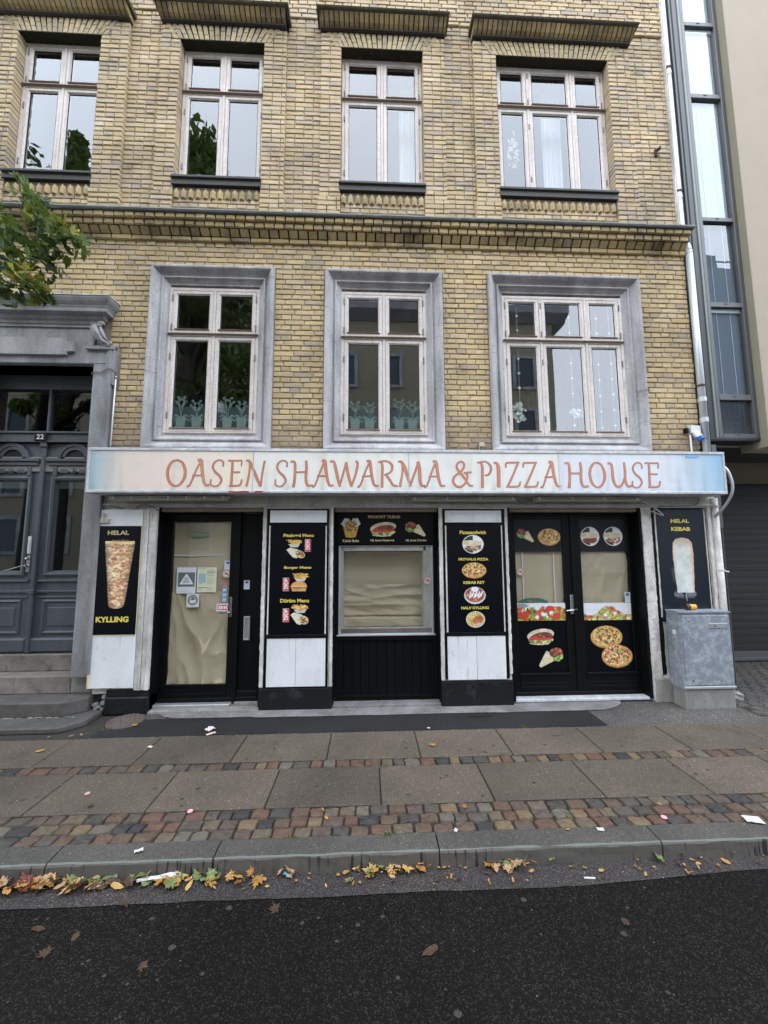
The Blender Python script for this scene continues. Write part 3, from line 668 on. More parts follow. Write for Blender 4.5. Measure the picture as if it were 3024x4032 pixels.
# slanted headers of the cornice
mb = MB(); x = -6.5
while x < XR - .02:
    w = min(.116, XR - x - .004)
    q = .008; j1, j2 = R.uniform(-.005, .005), R.uniform(-.006, .006)
    mb.add([(x + q, -.034 + j1, 5.626), (x + w - q, -.034 + j2, 5.626), (x + w - q, -.088 + j2, 5.684), (x + q, -.088 + j1, 5.684), (x + q, .05, 5.626), (x + w - q, .05, 5.626), (x + w - q, .05, 5.69), (x + q, .05, 5.69)],
           [(0, 1, 2, 3), (0, 3, 7, 4), (1, 5, 6, 2), (0, 4, 5, 1), (3, 2, 6, 7)]); x += .12
o = put('cornice_brick', mb, m_brick_dirty, B); o['kind'] = 'stuff'
put('cornice_joint', MB().box(-6.5, XR - .01, -.012, .012, 5.60, 5.70), m_mortar_dk, B)
put('cornice_core', MB().box(-6.5, XR - .004, -.09, .012, 5.690, 5.698).box(-6.5, XR - .004, -.10, .02, 5.698, 5.82), m_mortar_dk, B)
mb = MB(); n = 220; v = []
for i in range(n + 1):
    x = -6.5 + (XR + .02 + 6.5) * i / n; j = .006 * mnoise.noise(Vector((x * 6, 0, 0))) + .004 * mnoise.noise(Vector((x * 25, 0, 0)))
    v += [(x, .05, 5.822), (x, -.175 + j, 5.822 + j * .5), (x, -.184 + j, 5.838 + j * .5), (x, -.176 + j, 5.860), (x, .05, 5.905)]
for i in range(n):
    for k in range(4): mb.f.append((i * 5 + k, i * 5 + k + 1, i * 5 + 6 + k, i * 5 + 5 + k))
mb.f += [(0, 1, 2, 3, 4), tuple(n * 5 + k for k in (4, 3, 2, 1, 0))]; mb.v = v
put('cornice_ledge', mb, m_slate_top, B)

# --- upper window dressings
for (a, b), (c, d) in zip(WU, PIER):
    c = max(c, -4.9)
    # slate sill with its rounded bricks below
    put('window_sill', MB().prismx([(-.035, 6.455), (-.035, 6.425), (-.012, 6.418), (-.012, 6.345), (.12, 6.345), (.12, 6.475)], a - .015, b + .015), m_slate_dk, B, bevel=.004)
    n = round((b - a) / .094); w = (b - a) / n
    mb = MB().box(a, b, .032, .10, 6.165, 6.32)
    put('ornament_recess', mb, m_brick_dirty, B)
    for k in range(n):
        x = a + k * w + w / 2; q = w * .40
        m = MB(); m.v = [(x - q, .02, 6.175), (x, -.012, 6.175), (x + q, .02, 6.175), (x - q, .02, 6.27), (x, -.012, 6.232), (x + q, .02, 6.27), (x - q, .05, 6.175), (x + q, .05, 6.175), (x, .05, 6.306), (x, .006, 6.306)]
        m.f = [(0, 1, 4, 3), (1, 2, 5, 4), (3, 4, 9), (4, 5, 9), (0, 3, 9, 8, 6), (2, 7, 8, 9, 5), (0, 6, 7, 2, 1)]
        put('pointed_brick', m, m_brick_dirty, B)
    put('lintel_soffit', MB().box(a, b, .004, .125, ZL - .005, ZL + .001).box(a - .12, b + .12, .006, .02, ZL + .002, ZL + .215), m_soffit_dk, B)  # dark green-flecked sheet under the lintel and behind the arch bricks
    # flat arch of upright bricks, fanned
    mb = MB(); nb = int((b - a + .16) / .066); xm = (a + b) / 2
    for k in range(nb + 1):
        t = (k - nb / 2) * (b - a + .10) / nb
        for (z0, z1) in (((ZL + .002, ZL + .135), (ZL + .143, ZL + .215)) if k % 2 else ((ZL + .002, ZL + .07), (ZL + .078, ZL + .215))):
            sl = 0.10 * t / ((b - a) / 2); f0, f1 = (z0 - ZL) / .2, (z1 - ZL) / .2; q = .0265
            x0_, x1_ = xm + t + sl * f0, xm + t + sl * f1
            mb.add([(x0_ - q, -.004, z0), (x0_ + q, -.004, z0), (x1_ + q, -.004, z1), (x1_ - q, -.004, z1), (x0_ - q, .13, z0), (x0_ + q, .13, z0), (x1_ + q, .13, z1), (x1_ - q, .13, z1)],
                   [(0, 1, 2, 3), (0, 4, 5, 1), (1, 5, 6, 2), (3, 2, 6, 7), (0, 3, 7, 4)])
    o = put('arch_brick', mb, m_brick_arch, B); o['kind'] = 'stuff'
    # corbelled hood mould
    put('hood_core', MB().prismx([(-.02, 8.694), (-.07, 8.715), (-.13, 8.775), (.05, 8.778), (.05, 8.694)], c - .01, d + .01), m_mortar_dk, B)
    put('hood_string', MB().prismx([(-.02, 8.668), (-.045, 8.672), (-.045, 8.686), (-.02, 8.690), (.06, 8.690), (.06, 8.668)], c + .0, d), m_slate_dk, B)
    mb = MB(); x = c - .02
    while x < d + .02:
        w = min(.062, d + .02 - x); g = .005
        mb.add([(x + g, -.035, 8.694), (x + w - g, -.035, 8.694), (x + w - g, -.085, 8.715), (x + g, -.085, 8.715), (x + g, -.145, 8.775), (x + w - g, -.145, 8.775), (x + g, .06, 8.694), (x + w - g, .06, 8.694), (x + g, .06, 8.78), (x + w - g, .06, 8.78)],
               [(0, 1, 2, 3), (3, 2, 5, 4), (0, 3, 4, 8, 6), (1, 7, 9, 5, 2), (0, 6, 7, 1)]); x += .066
    o = put('hood_brick', mb, m_brick_dirty, B); o['kind'] = 'stuff'
    put('hood_slab', MB().prismx([(-.172, 8.782), (-.185, 8.80), (-.165, 8.815), (.06, 8.86), (.06, 8.778)], c - .05, d + .05), m_slate, B, bevel=.004)

# --- windows
hinge_me = MB().lathe([(.006, -.04), (.009, -.036), (.009, -.005), (.0075, -.004), (.0075, .004), (.009, .005), (.009, .036), (.006, .04)], (0, 0, 0), 'z', 8).mesh('hinge', m_hinge)
def window(label, x0, x1, z0, z1, zt, cols, y, glass, curtainish=False):
    fr = 0.040; m = MB()
    m.bbox(x0, x0 + fr, y, y + .09, z0, z1, .004).bbox(x1 - fr, x1, y, y + .09, z0, z1, .004).bbox(x0 + fr, x1 - fr, y + .001, y + .09, z1 - fr, z1, .004).bbox(x0 + fr, x1 - fr, y + .001, y + .09, z0, z0 + .045, .004)
    for c in cols: m.bbox(c - .016, c + .016, y - .006, y + .09, z0 + .045, z1 - fr, .004)
    m.bbox(x0 + fr, x1 - fr, y - .004, y + .09, zt - .018, zt + .022, .004)
    w = put('window', m, m_frame, B); w['label'] = label
    put('transom_ledge', MB().prismx([(y - .032, zt + .006), (y - .032, zt + .013), (y - .008, zt + .022), (y, zt + .022), (y, zt - .004)], x0 + .005, x1 - .005), m_bead, w)
    put('bottom_ledge', MB().prismx([(y - .020, z0 + .030), (y - .020, z0 + .038), (y, z0 + .046), (y, z0 + .028)], x0 + .01, x1 - .01), m_frame, w)
    edges = [x0 + fr] + [c for c in cols] + [x1 - fr]
    for i in range(len(edges) - 1):
        a = edges[i] + (.018 if i > 0 else .003); b = edges[i + 1] - (.018 if i < len(cols) else .003)
        for (c, d) in ((z0 + .048, zt - .022), (zt + .026, z1 - fr - .003)):
            s = .052; mm = MB()
            prof = [(0, y + .05), (0, y + .004), (.004, y - .001), (.036, y - .001), (.040, y + .003), (.046, y + .010), (s, y + .016), (s, y + .05)]
            mm.ring(a, b, c, d, prof)
            put('sash', mm, m_frame, w)
            put('drip_bar', MB().prismx([(y - .016, c + .040), (y - .018, c + .046), (y + .004, c + .056), (y + .01, c + .04)], a + .034, b - .034), m_bead, w)
            put('gasket', MB().ring(a + s - .0005, b - s + .0005, c + s - .0005, d - s + .0005, [(0, y + .0155), (.006, y + .0175), (.006, y + .03)]), m_dark, w)
            put('pane', MB().add([(a + s, y + .022, c + s), (b - s, y + .022, c + s), (b - s, y + .022, d - s), (a + s, y + .022, d - s)], [(0, 1, 2, 3)]), glass, w, fix=False)
        side = -1 if i == 0 else (1 if i == len(edges) - 2 else 0)
        hx = x0 + fr if side == -1 else (x1 - fr if side == 1 else edges[i] + .004)
        for hz in (z0 + .25, zt - .28, zt + .10, z1 - .14): inst('hinge', hinge_me, w, (hx, y - .006, hz))
    return w
mids = lambda a, b, n: [a + (b - a) * k / n for k in range(1, n)]
for k, (a, b) in enumerate(WL):
    prof = [(-.004, .015), (0, -.035), (.006, -.048), (.020, -.054), (.036, -.052), (.046, -.044), (.05, -.034), (.056, -.032), (.066, -.016), (.082, .006), (.100, .020), (.114, .028), (.118, .010), (.124, .002), (.136, .002), (.142, .010), (.146, .030), (.160, .036), (.172, .048), (.182, .056), (.20, .058), (.20, .12)]
    s = put('window_surround', MB().ring(a, b, *WZ, prof), m_sur, B, bevel=0)
    # fine joints and cracks across the cement surround
    mb = MB()
    for _ in range(9):
        zz = R.uniform(*WZ); sd_ = R.choice((0, 1)); xx = a if sd_ == 0 else b - .14
        pts = [(xx + .14 * t / 6, -.054 if t < 2 else (-.03 + t * .01), zz + R.uniform(-.006, .006)) for t in range(7)]
        pts = [(x_, min(.034, -.0545 + max(0, ((x_ - a) if sd_ == 0 else (b - x_)) - .045) * .95), z_) for x_, y_, z_ in pts]
        mb.tube(pts, .0011, 4)
    put('crack', mb, m_dark, s)
for k, (a, b) in enumerate(WL):
    n = 3 if k == 2 else 2; x0, x1 = a + .196, b - .196
    if n == 3: cols = [x0 + (x1 - x0) * .315, x0 + (x1 - x0) * .69]
    else: cols = mids(x0, x1, 2)
    window(['dark two-light window reflecting a tree, above the glass door', 'two-light window in the middle of the first floor', 'three-light window hung with white garlands'][k], x0, x1, 3.118, 5.005, 4.385, cols, .06, m_pane)
for k, (a, b) in enumerate(WU):
    n = 3 if k == 3 else 2
    cols = [a + (b - a) * .30, a + (b - a) * .70] if n == 3 else mids(a, b, 2)
    window(['leftmost upper window', 'upper window with a lamp shade behind the glass at left', 'upper window with a small lamp at right', 'three-light upper window with curtains and vases'][k], a + .004, b - .004, 6.47, ZL - .004, 7.80, cols, .12, m_pane_up)

# ================================================================ PORTAL AND DOOR 22
P = put('portal', MB().bbox(-3.222, -3.01, -.05, .34, .38, 3.94, .008).bbox(-5.0, -3.01, -.05, .34, 3.94, 4.16, .008), m_portal, B)
put('jamb_moulding', MB().prismz([(-3.075, -.05), (-3.068, -.066), (-3.04, -.066), (-3.03, -.075), (-3.01, -.075), (-3.0, -.06), (-3.0, .02), (-3.075, .02)], .42, 4.14), m_portal, P)
put('ear', MB().bbox(-3.01, -2.972, -.07, .05, 3.68, 4.14, .006).bbox(-3.30, -2.972, -.085, -.04, 4.105, 4.15, .006), m_portal, P)
put('frieze', MB().bbox(-5.0, -3.235, -.035, .1, 4.16, 4.46, .004).bbox(-3.29, -3.235, -.06, .0, 4.16, 4.46, .006).bbox(-5, -3.24, -.055, .0, 4.385, 4.40, .004), m_portal, P)
put('raised_panel', MB().prism([(-5, 4.03), (-3.515, 4.03), (-3.515, 4.065), (-3.435, 4.075), (-3.435, 4.195), (-3.515, 4.195), (-3.515, 4.235), (-5, 4.235)], -.085, -.03), m_stone, P, bevel=.006)
cor = [(.0, 4.435), (-.045, 4.435), (-.050, 4.47), (-.075, 4.485), (-.085, 4.525), (-.135, 4.53), (-.148, 4.535), (-.150, 4.580), (-.158, 4.585), (-.160, 4.600), (-.172, 4.61), (-.195, 4.635), (-.212, 4.665), (-.214, 4.682), (.0, 4.70)]
m = MB(); v = []
for X0, sgn in ((-5.2, 0), (-3.06, 1)):
    v += [(X0 + (-y * 1.0 - .145 if sgn else 0), y, z) for y, z in cor]
n = len(cor); m.v = v + [(X - .0, .0, z) for X, y, z in v[n:]]
m.f = [(k, k + 1, n + k + 1, n + k) for k in range(n - 1)] + [(n + k, n + k + 1, 2 * n + k + 1, 2 * n + k) for k in range(n - 1)]
put('portal_cornice', m, m_portal, P)
put('lead_flashing', MB().prismx([(-.222, 4.686), (-.222, 4.696), (0, 4.715), (0, 4.70)], -5.2, -2.985), m_signframe, P)
# carved scroll console: two volutes joined by a leaf-like body
m = MB()
def volute(cx, cz, r0, turns, w, y):
    pts = []; rs = []
    for i in range(22):
        t = i / 21; a = t * turns * 2 * math.pi; r = r0 * (1 - .85 * t)
        pts.append((cx + r * math.cos(a), y - .01 * t, cz + r * math.sin(a))); rs.append(w * (1 - .5 * t))
    m.tube(pts, rs, 7)
volute(-3.135, 4.395, .036, 1.3, .018, -.10); volute(-3.03, 4.165, .028, 1.2, .015, -.09); volute(-3.115, 4.185, .022, 1.2, .012, -.10)
body = [((-3.195, -.08, 4.42), .010), ((-3.20, -.10, 4.37), .030), ((-3.175, -.11, 4.30), .042), ((-3.14, -.11, 4.235), .040), ((-3.10, -.10, 4.195), .026), ((-3.05, -.09, 4.175), .016)]
m.tube([p for p, r in body], [r for p, r in body], 10)
m.tube([(-3.13, -.11, 4.36), (-3.105, -.12, 4.30), (-3.08, -.11, 4.24), (-3.05, -.10, 4.20)], [.012, .022, .02, .008], 8)
m.tube([(-3.185, -.14, 4.36), (-3.155, -.148, 4.29), (-3.115, -.14, 4.225)], [.006, .012, .006], 6)
put('scroll_console', m, m_stone, P, smooth=True)
put('reveal_lining', MB().box(-5, -3.222, .02, .34, 3.94, 4.0).box(-5, -3.21, .33, .42, 3.75, 3.98), m_portal, P)
# door set 22: transom light above, two leaves below
Y0 = .30
D = put('entrance_door', MB().bbox(-5, -3.20, Y0 - .04, Y0 + .10, 3.075, 3.215, .006).bbox(-5, -3.20, Y0 - .065, Y0, 3.185, 3.215, .006).bbox(-5, -3.20, Y0 - .06, Y0, 3.075, 3.10, .006)
        .box(-5, -3.20, Y0 - .02, Y0 + .1, 3.76, 3.95).bbox(-3.245, -3.20, Y0 - .02, Y0 + .1, .57, 3.8, .005).bbox(-3.975, -3.945, Y0 - .01, Y0 + .06, 3.215, 3.78, .006), m_grey_door, B)
for a, b in ((-4.75, -3.975), (-3.945, -3.245)):
    put('transom_pane', MB().add([(a, Y0 + .03, 3.215), (b, Y0 + .03, 3.215), (b, Y0 + .03, 3.78), (a, Y0 + .03, 3.78)], [(0, 1, 2, 3)]), m_doorglass, D, fix=False)
def leaf(sx, xc):   # one leaf centred on xc, half width .355
    a, b = xc - .345, xc + .345
    m = MB()
    m.bbox(a, b, Y0, Y0 + .05, 2.60, 3.075, .004).bbox(a, a + .12, Y0, Y0 + .05, .57, 2.60, .004).bbox(b - .12, b, Y0, Y0 + .05, .57, 2.60, .004).bbox(a + .12, b - .12, Y0, Y0 + .05, .57, 1.47, .004)
    l = put('door_leaf', m, m_grey_door, D)
    mm = MB()
    mm.ring(a + .09, b - .09, 1.455, 2.66, [(0, Y0), (0, Y0 - .018), (.02, Y0 - .026), (.045, Y0 - .020), (.055, Y0 + .01), (.065, Y0 + .03)])
    for z0, z1 in ((.81, 1.15),): mm.ring(a + .10, b - .10, z0 - .03, z1 + .03, [(0, Y0), (.0, Y0 - .012), (.02, Y0 - .02), (.05, Y0 + .012), (.06, Y0 + .012)])
    mm.bbox(a + .165, b - .165, Y0 - .012, Y0 + .01, .87, 1.09, .008)
    mm.bbox(a + .02, b - .02, Y0 - .022, Y0, 1.26, 1.29, .006).bbox(a + .05, b - .03, Y0 - .016, Y0, 1.20, 1.22, .005).bbox(a + .03, b - .03, Y0 - .028, Y0, 1.385, 1.415, .008)
    mm.bbox(a + .0, b - .0, Y0 - .035, Y0, .575, .74, .02)
    # cap shelf, arch with fan recess, rosette panel
    mm.bbox(a + .03, b, Y0 - .06, Y0, 2.835, 2.875, .008).bbox(a + .06, b - .02, Y0 - .04, Y0, 2.79, 2.835, .006)
    mm.bbox(a + .10, a + .155, Y0 - .03, Y0, 2.66, 2.79, .006).bbox(b - .155, b - .10, Y0 - .03, Y0, 2.66, 2.79, .006)
    mm.bbox(a + .18, xc - .06, Y0 - .022, Y0, 2.695, 2.755, .008).bbox(xc + .06, b - .18, Y0 - .022, Y0, 2.695, 2.755, .008)
    mm.lathe([(.035, -.001), (.04, -.02), (.028, -.028), (.02, -.03), (.001, -.034)], (xc, Y0, 2.725), 'y', 14)
    for r0, r1, yy in ((.20, .165, .030), (.165, .12, .020)):
        pts = [(xc + r0 * math.cos(t), 2.875 + r0 * .98 * math.sin(t)) for t in [math.pi * k / 16 for k in range(17)]] + [(xc + r1 * math.cos(t), 2.875 + r1 * .98 * math.sin(t)) for t in [math.pi * k / 16 for k in range(16, -1, -1)]]
        for k in range(16): mm.prism([pts[k], pts[k + 1], pts[32 - k], pts[33 - k]], Y0 - yy, Y0)
    put('leaf_moulding', mm, m_grey_door, l if False else D)
    mm = MB().prism([(xc, 2.876)] + [(xc + .12 * math.cos(t), 2.876 + .118 * math.sin(t)) for t in [math.pi * k / 16 for k in range(17)]], Y0 - .003, Y0 + .01)
    put('fan_recess', mm, m_dark, D)
    put('door_pane', MB().add([(a + .14, Y0 + .03, 1.50), (b - .14, Y0 + .03, 1.50), (b - .14, Y0 + .03, 2.61), (a + .14, Y0 + .03, 2.61)], [(0, 1, 2, 3)]), m_doorglass, D, fix=False)
leaf(1, -3.60); leaf(-1, -4.335)
put('meeting_stile', MB().bbox(-3.985, -3.935, Y0 - .045, Y0 + .02, .57, 2.90, .012).bbox(-4.0, -3.92, Y0 - .052, Y0 + .02, 3.02, 3.075, .006).bbox(-3.985, -3.935, Y0 - .03, Y0 + .02, 2.9, 3.02, .006).bbox(-3.995, -3.925, Y0 - .055, Y0, 1.245, 1.30, .008), m_grey_door, D)
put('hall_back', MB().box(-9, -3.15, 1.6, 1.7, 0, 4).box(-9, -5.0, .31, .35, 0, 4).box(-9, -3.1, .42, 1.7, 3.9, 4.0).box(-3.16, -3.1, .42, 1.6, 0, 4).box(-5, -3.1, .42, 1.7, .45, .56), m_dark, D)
m = MB().bbox(-4.075, -4.03, Y0 - .014, Y0, 1.50, 1.70, .004); m.lathe([(.017, 0), (.019, -.012), (.014, -.022), (.001, -.024)], (-4.053, Y0 - .014, 1.665), 'y', 14); m.lathe([(.016, 0), (.016, -.02), (.012, -.03)], (-4.053, Y0 - .014, 1.58), 'y', 14)
m.tube([(-4.053, Y0 - .04, 1.58), (-4.09, Y0 - .055, 1.575), (-4.16, Y0 - .075, 1.55), (-4.24, Y0 - .10, 1.52)], .008, 8)
put('door_handle', m, m_steel, D, smooth=False)
m = MB().bbox(-4.075, -4.035, Y0 - .012, Y0, 1.72, 1.93, .004)
for k in range(7): m.box(-4.069, -4.041, Y0 - .016, Y0 - .010, 1.74 + k * .025, 1.756 + k * .025)
put('letter_plate', m, m_signframe, D)
t = root('house_number_sign', 'small black enamel plate reading 22 above the grey double door', 'sign', (-3.985, Y0 - .066, 3.095))
put('plate', MB().bbox(-4.055, -3.915, Y0 - .075, Y0 - .066, 3.09, 3.185, .004), m_black, t)
lettering('22', -4.025, -3.94, 3.108, 3.168, Y0 - .0765, m_wplastic, t, bold=.01)
top('intercom_box', MB().bbox(-3.252, -3.222, .12, .20, 1.52, 1.98, .006), m_portal, 'thin grey metal strip box on the right side of the door recess', 'box')

# steps
st = root('entrance_steps', 'worn dark stone steps rising to the grey double door', 'steps', (-4.0, 0, 0))
def stone(name, pts, z0, z1, mat, b=.012): return put(name, MB().prismz(pts, z0, z1), mat, st, bevel=b)
stone('bottom_step', [(-6, -.205), (-3.16, -.205), (-3.005, -.06), (-3.005, .12), (-6, .12)], .035, .185, m_granite_dk, .014)
stone('middle_step', [(-6, .055), (-3.285, .055), (-3.285, .30), (-6, .30)], .185, .375, m_granite)
stone('middle_step_end', [(-3.282, .055), (-3.045, .055), (-3.045, .30), (-3.282, .30)], .187, .378, m_concrete)
stone('top_step', [(-6, .235), (-3.225, .235), (-3.225, .42), (-6, .42)], .375, .565, m_granite)
sk = struct('step_kerb', MB().prismz([(-9, -.455), (-3.02, -.455), (-2.86, -.29), (-2.86, .05), (-9, .05)], -.02, .038), m_granite_dk, bevel=.012)
m = MB()
for k in range(24): x = R.uniform(-3.9, -3.05); m.box(x, x + R.uniform(.01, .05), -.222, -.205, .037, .037 + R.uniform(.004, .010))
o = top('mortar_crumbs', m, m_concrete, 'line of pale mortar crumbs in the joint under the lowest step', 'mortar'); o['kind'] = 'stuff'

# ================================================================ SHOP FRONT
put('lintel', MB().box(-3.02, 4.24, -.035, .10, 2.245, 2.45).bbox(-3.02, 4.235, -.055, -.03, 2.262, 2.288, .006).box(-2.98, 4.15, -.09, -.03, 2.40, 2.92), m_lintel, B)
put('soffit_board', MB().box(-2.95, 4.10, -.26, -.09, 2.395, 2.41), m_lintel, B)  # board reaching from the lintel forward into the sign box
def rough_post(x0, x1, z0, z1, y0, y1, mat, name='plaster_strip', amp=.005, seed=0):
    m = MB(); n = int((z1 - z0) / .025); v = []
    for i in range(n + 1):
        z = z0 + (z1 - z0) * i / n
        def j(s_, f_=14): return amp * mnoise.noise(Vector((seed * 3.1 + s_, z * f_, seed))) + amp * .6 * mnoise.noise(Vector((seed + s_, z * 45, 3)))
        v += [(x0 + j(0), y1, z), (x0 + j(1), y0 + j(2) * .5, z), ((x0 + x1) / 2 + j(4), y0 - .002 + j(5) * .8, z), (x1 + j(3), y0 + j(6) * .5, z), (x1 + j(7), y1, z)]
    m.v = v; m.f = [(i * 5 + k, i * 5 + k + 1, i * 5 + 6 + k, i * 5 + 5 + k) for i in range(n) for k in range(4)]
    m.f += [(0, 1, 2, 3, 4), tuple(n * 5 + k for k in (4, 3, 2, 1, 0))]
    return put(name, m, mat, B)
def pillar(x0, x1, y=-.035, zb=0.235, left=True, right=True):
    put('pillar', MB().box(x0 + .006, x1 - .006, y + .006, .22, zb - .02, 2.25), m_plaster, B)
    put('plinth', MB().prismz([(x0, y - .016), (x1, y - .016), (x1, .2), (x0, .2)], -.01, zb), m_blackbase, B, bevel=.012)
# left pillar: board, fluted moulding, broken plinth
put('side_block', MB().box(-9, -5.0, -.02, .3, .0, 4.2), m_portal, P)
put('pillar', MB().box(-3.0, -2.40, -.015, .22, .2, 2.25), m_plaster, B)
put('plinth', MB().bbox(-2.84, -2.375, -.065, .2, -.01, .175, .012).bbox(-2.84, -2.39, -.04, .2, .175, .245, .006), m_blackbase, B, bevel=.006)
m = MB(); rr = random.Random(5)
for (x, z, w) in ((-2.93, .05, .09), (-2.87, .11, .06), (-2.90, .02, .1), (-2.865, .17, .05), (-2.96, .09, .05)):
    m.add([(x + w * .5 * math.cos(a) * rr.uniform(.8, 1.1), -.03 + yy * .05, z + w * .45 * math.sin(a) * rr.uniform(.7, 1)) for yy in (0, 1) for a in [k * 1.047 for k in range(6)]], [(0, 1, 2, 3, 4, 5), *[(k, k + 6, (k + 1) % 6 + 6, (k + 1) % 6) for k in range(6)]])
put('broken_plinth', m, m_concrete, B)
put('plinth_hole', MB().box(-3.0, -2.83, .02, .2, 0, .26), m_dark, B)
put('board', MB().bbox(-3.028, -2.545, -.062, -.035, .27, 2.215, .003), m_white, B)
put('edge_batten', MB().bbox(-3.03, -3.012, -.072, -.03, .27, 2.215, .003), m_cream, B, )
for k, (a, b) in enumerate(((-2.54, -2.505), (-2.50, -2.475), (-2.47, -2.43), (-2.425, -2.385))):
    rough_post(a, b, .245, 2.215 + .01 * k, -.055 - .008 * (k % 2), .0, m_plaster, 'fluted_moulding', .003, k)
put('shutter_hook', MB().bbox(-3.0, -2.90, -.085, -.062, 2.06, 2.11, .004).bbox(-2.975, -2.955, -.08, -.062, 2.11, 2.17, .003), m_beige_plastic, B)
# pillar 2 and 3
for i, (x0, x1, b0, b1, zb, seam) in enumerate(((-1.20, -.395, -1.12, -.472, .235, -.80), (.835, 1.652, .908, 1.575, .275, 1.24))):
    pillar(x0, x1, zb=zb)
    rough_post(x0 + .046, x1 - (.038 if i else .052), zb + (.0 if i == 0 else .02), 2.228, -.043, .1, m_black, 'black_painted_band', .0035, 11 + i)
    rough_post(x0, x0 + .040, zb + .012, 2.24, -.047, .1, m_plaster, 'plaster_strip', .006, 20 + i)
    rough_post(x1 - .034, x1 - .002, zb + (.01 if i == 0 else .07), 2.24, -.047, .1, m_plaster, 'plaster_strip', .007, 30 + i)
    for a, b in ((b0, seam - .0015), (seam + .0015, b1)):
        put('board', MB().bbox(a, b, -.060, -.040, zb + .015, .768, .003), m_white, B)
        put('board', MB().bbox(a, b, -.058, -.040, 2.068, 2.208, .003), m_white, B)
    for q0, q1 in ((b0 - .004, b0 + .010), (b1 - .012, b1 + .002)): put('poster_batten', MB().bbox(q0, q1, -.066, -.04, .815, 2.03, .002), m_plaster, B)
    put('black_ledge', MB().bbox(b0 - .01, b1 + .01, -.068, -.04, .772, .815, .006), m_black, B)
put('old_bracket', MB().bbox(.93, .972, -.066, -.056, 2.085, 2.19, .003).bbox(1.515, 1.553, -.066, -.056, 2.085, 2.19, .003), m_wplastic, B)
# pillar 4
put('pillar', MB().box(3.31, 4.20, -.02, .22, 0, 2.25), m_plaster, B)
rough_post(3.30, 3.415, .02, 2.245, -.034, .15, m_plaster, 'plaster_strip', .008, 41)
rough_post(3.41, 3.47, .30, 2.25, -.030, .1, m_black, 'black_painted_band', .009, 42)
put('black_painted_band', MB().box(3.45, 4.10, -.030, .1, .9, 2.25), m_black, B)
rough_post(3.452, 3.466, .95, 2.225, -.040, .1, m_plaster, 'plaster_strip', .003, 43)
rough_post(4.068, 4.080, .95, 2.225, -.040, .1, m_plaster, 'plaster_strip', .003, 44)
rough_post(4.118, 4.165, .3, 2.30, -.042, .1, m_plaster, 'plaster_strip', .008, 45)
put('plinth', MB().bbox(3.32, 4.2, -.045, .2, -.01, .26, .01), m_concrete, B)

def frame(x0, x1, z0, z1, y, w=.06, d=.06, mat=None, m=None):
    m = m or MB(); m.bbox(x0, x0 + w, y, y + d, z0, z1, .004).bbox(x1 - w, x1, y, y + d, z0, z1, .004).bbox(x0 + w, x1 - w, y, y + d, z1 - w, z1, .004).bbox(x0 + w, x1 - w, y, y + d, z0, z0 + w, .004); return m
# reveals
for a_, b_, c_ in ((-2.392, -2.375, -.03), (-1.215, -1.198, -.02), (-.397, -.385, -.02), (.825, .837, -.02), (1.65, 1.69, -.02), (3.27, 3.305, -.02)): put('reveal', MB().box(a_, b_, c_, .21, .03, 2.25), m_black, B)
# door 1
d1 = put('shop_door', frame(-2.44, -1.225, .045, 2.24, .10, .045, .08).bbox(-1.555, -1.495, .095, .18, .045, 2.2, .004), m_black, B)
put('door_leaf', MB().bbox(-2.392, -2.285, .118, .165, .05, 2.19, .005).bbox(-1.62, -1.558, .118, .165, .05, 2.19, .005).bbox(-2.285, -1.62, .118, .165, 2.09, 2.19, .005).bbox(-2.285, -1.62, .118, .165, .05, .235, .005).bbox(-2.30, -1.61, .108, .13, .132, .142, .002).bbox(-2.295, -1.615, .100, .13, .228, .240, .003), m_black, d1)
put('pane', MB().add([(-2.285, .135, .235), (-1.62, .135, .235), (-1.62, .135, 2.09), (-2.285, .135, 2.09)], [(0, 1, 2, 3)]), m_shopglass, d1, fix=False)
put('side_panel', MB().bbox(-1.495, -1.27, .125, .16, .16, 2.18, .006).bbox(-1.495, -1.27, .11, .16, .05, .16, .006).bbox(-1.495, -1.27, .105, .15, .085, .10, .002), m_black, d1)
put('letter_slot', MB().ring(-1.432, -1.362, .72, .99, [(0, .124), (0, .108), (.012, .104), (.018, .112), (.018, .13)]).box(-1.414, -1.38, .120, .126, .738, .972), m_alu, d1)
m = MB().bbox(-1.600, -1.572, .100, .118, .985, 1.215, .004); m.lathe([(.009, 0), (.009, -.008)], (-1.586, .10, 1.15), 'y', 12); m.tube([(-1.586, .10, 1.045), (-1.586, .066, 1.045), (-1.60, .060, 1.044), (-1.69, .060, 1.034)], .008, 8)
put('door_handle', m, m_steel, d1)
put('hinge', MB().lathe([(.008, -.05), (.008, .05)], (-2.395, .108, .72), 'z', 8).lathe([(.008, -.05), (.008, .05)], (-2.395, .108, 1.95), 'z', 8), m_black, d1)
put('threshold', MB().bbox(-2.42, -1.54, .03, .13, .015, .047, .004), m_alu, d1)
put('step_stone', MB().bbox(-2.42, -1.20, -.055, .12, -.01, .016, .004).bbox(-1.5, -1.22, .06, .12, .016, .05, .004), m_concrete, B)
def sheet(name, x0, x1, z0, z1, fn, mat, parent, nu=40, nv=70):
    return put(name, MB().grid(lambda u, v: (x0 + (x1 - x0) * u, fn(u, v), z0 + (z1 - z0) * v), nu, nv), mat, parent, smooth=True, fix=False)
def wr(a, b, amp): return amp * mnoise.noise(Vector((a, b, 0)))
def cz(a, b, amp): return amp * (1 - abs(mnoise.noise(Vector((a, b, 7))) * 2.4)) * -1
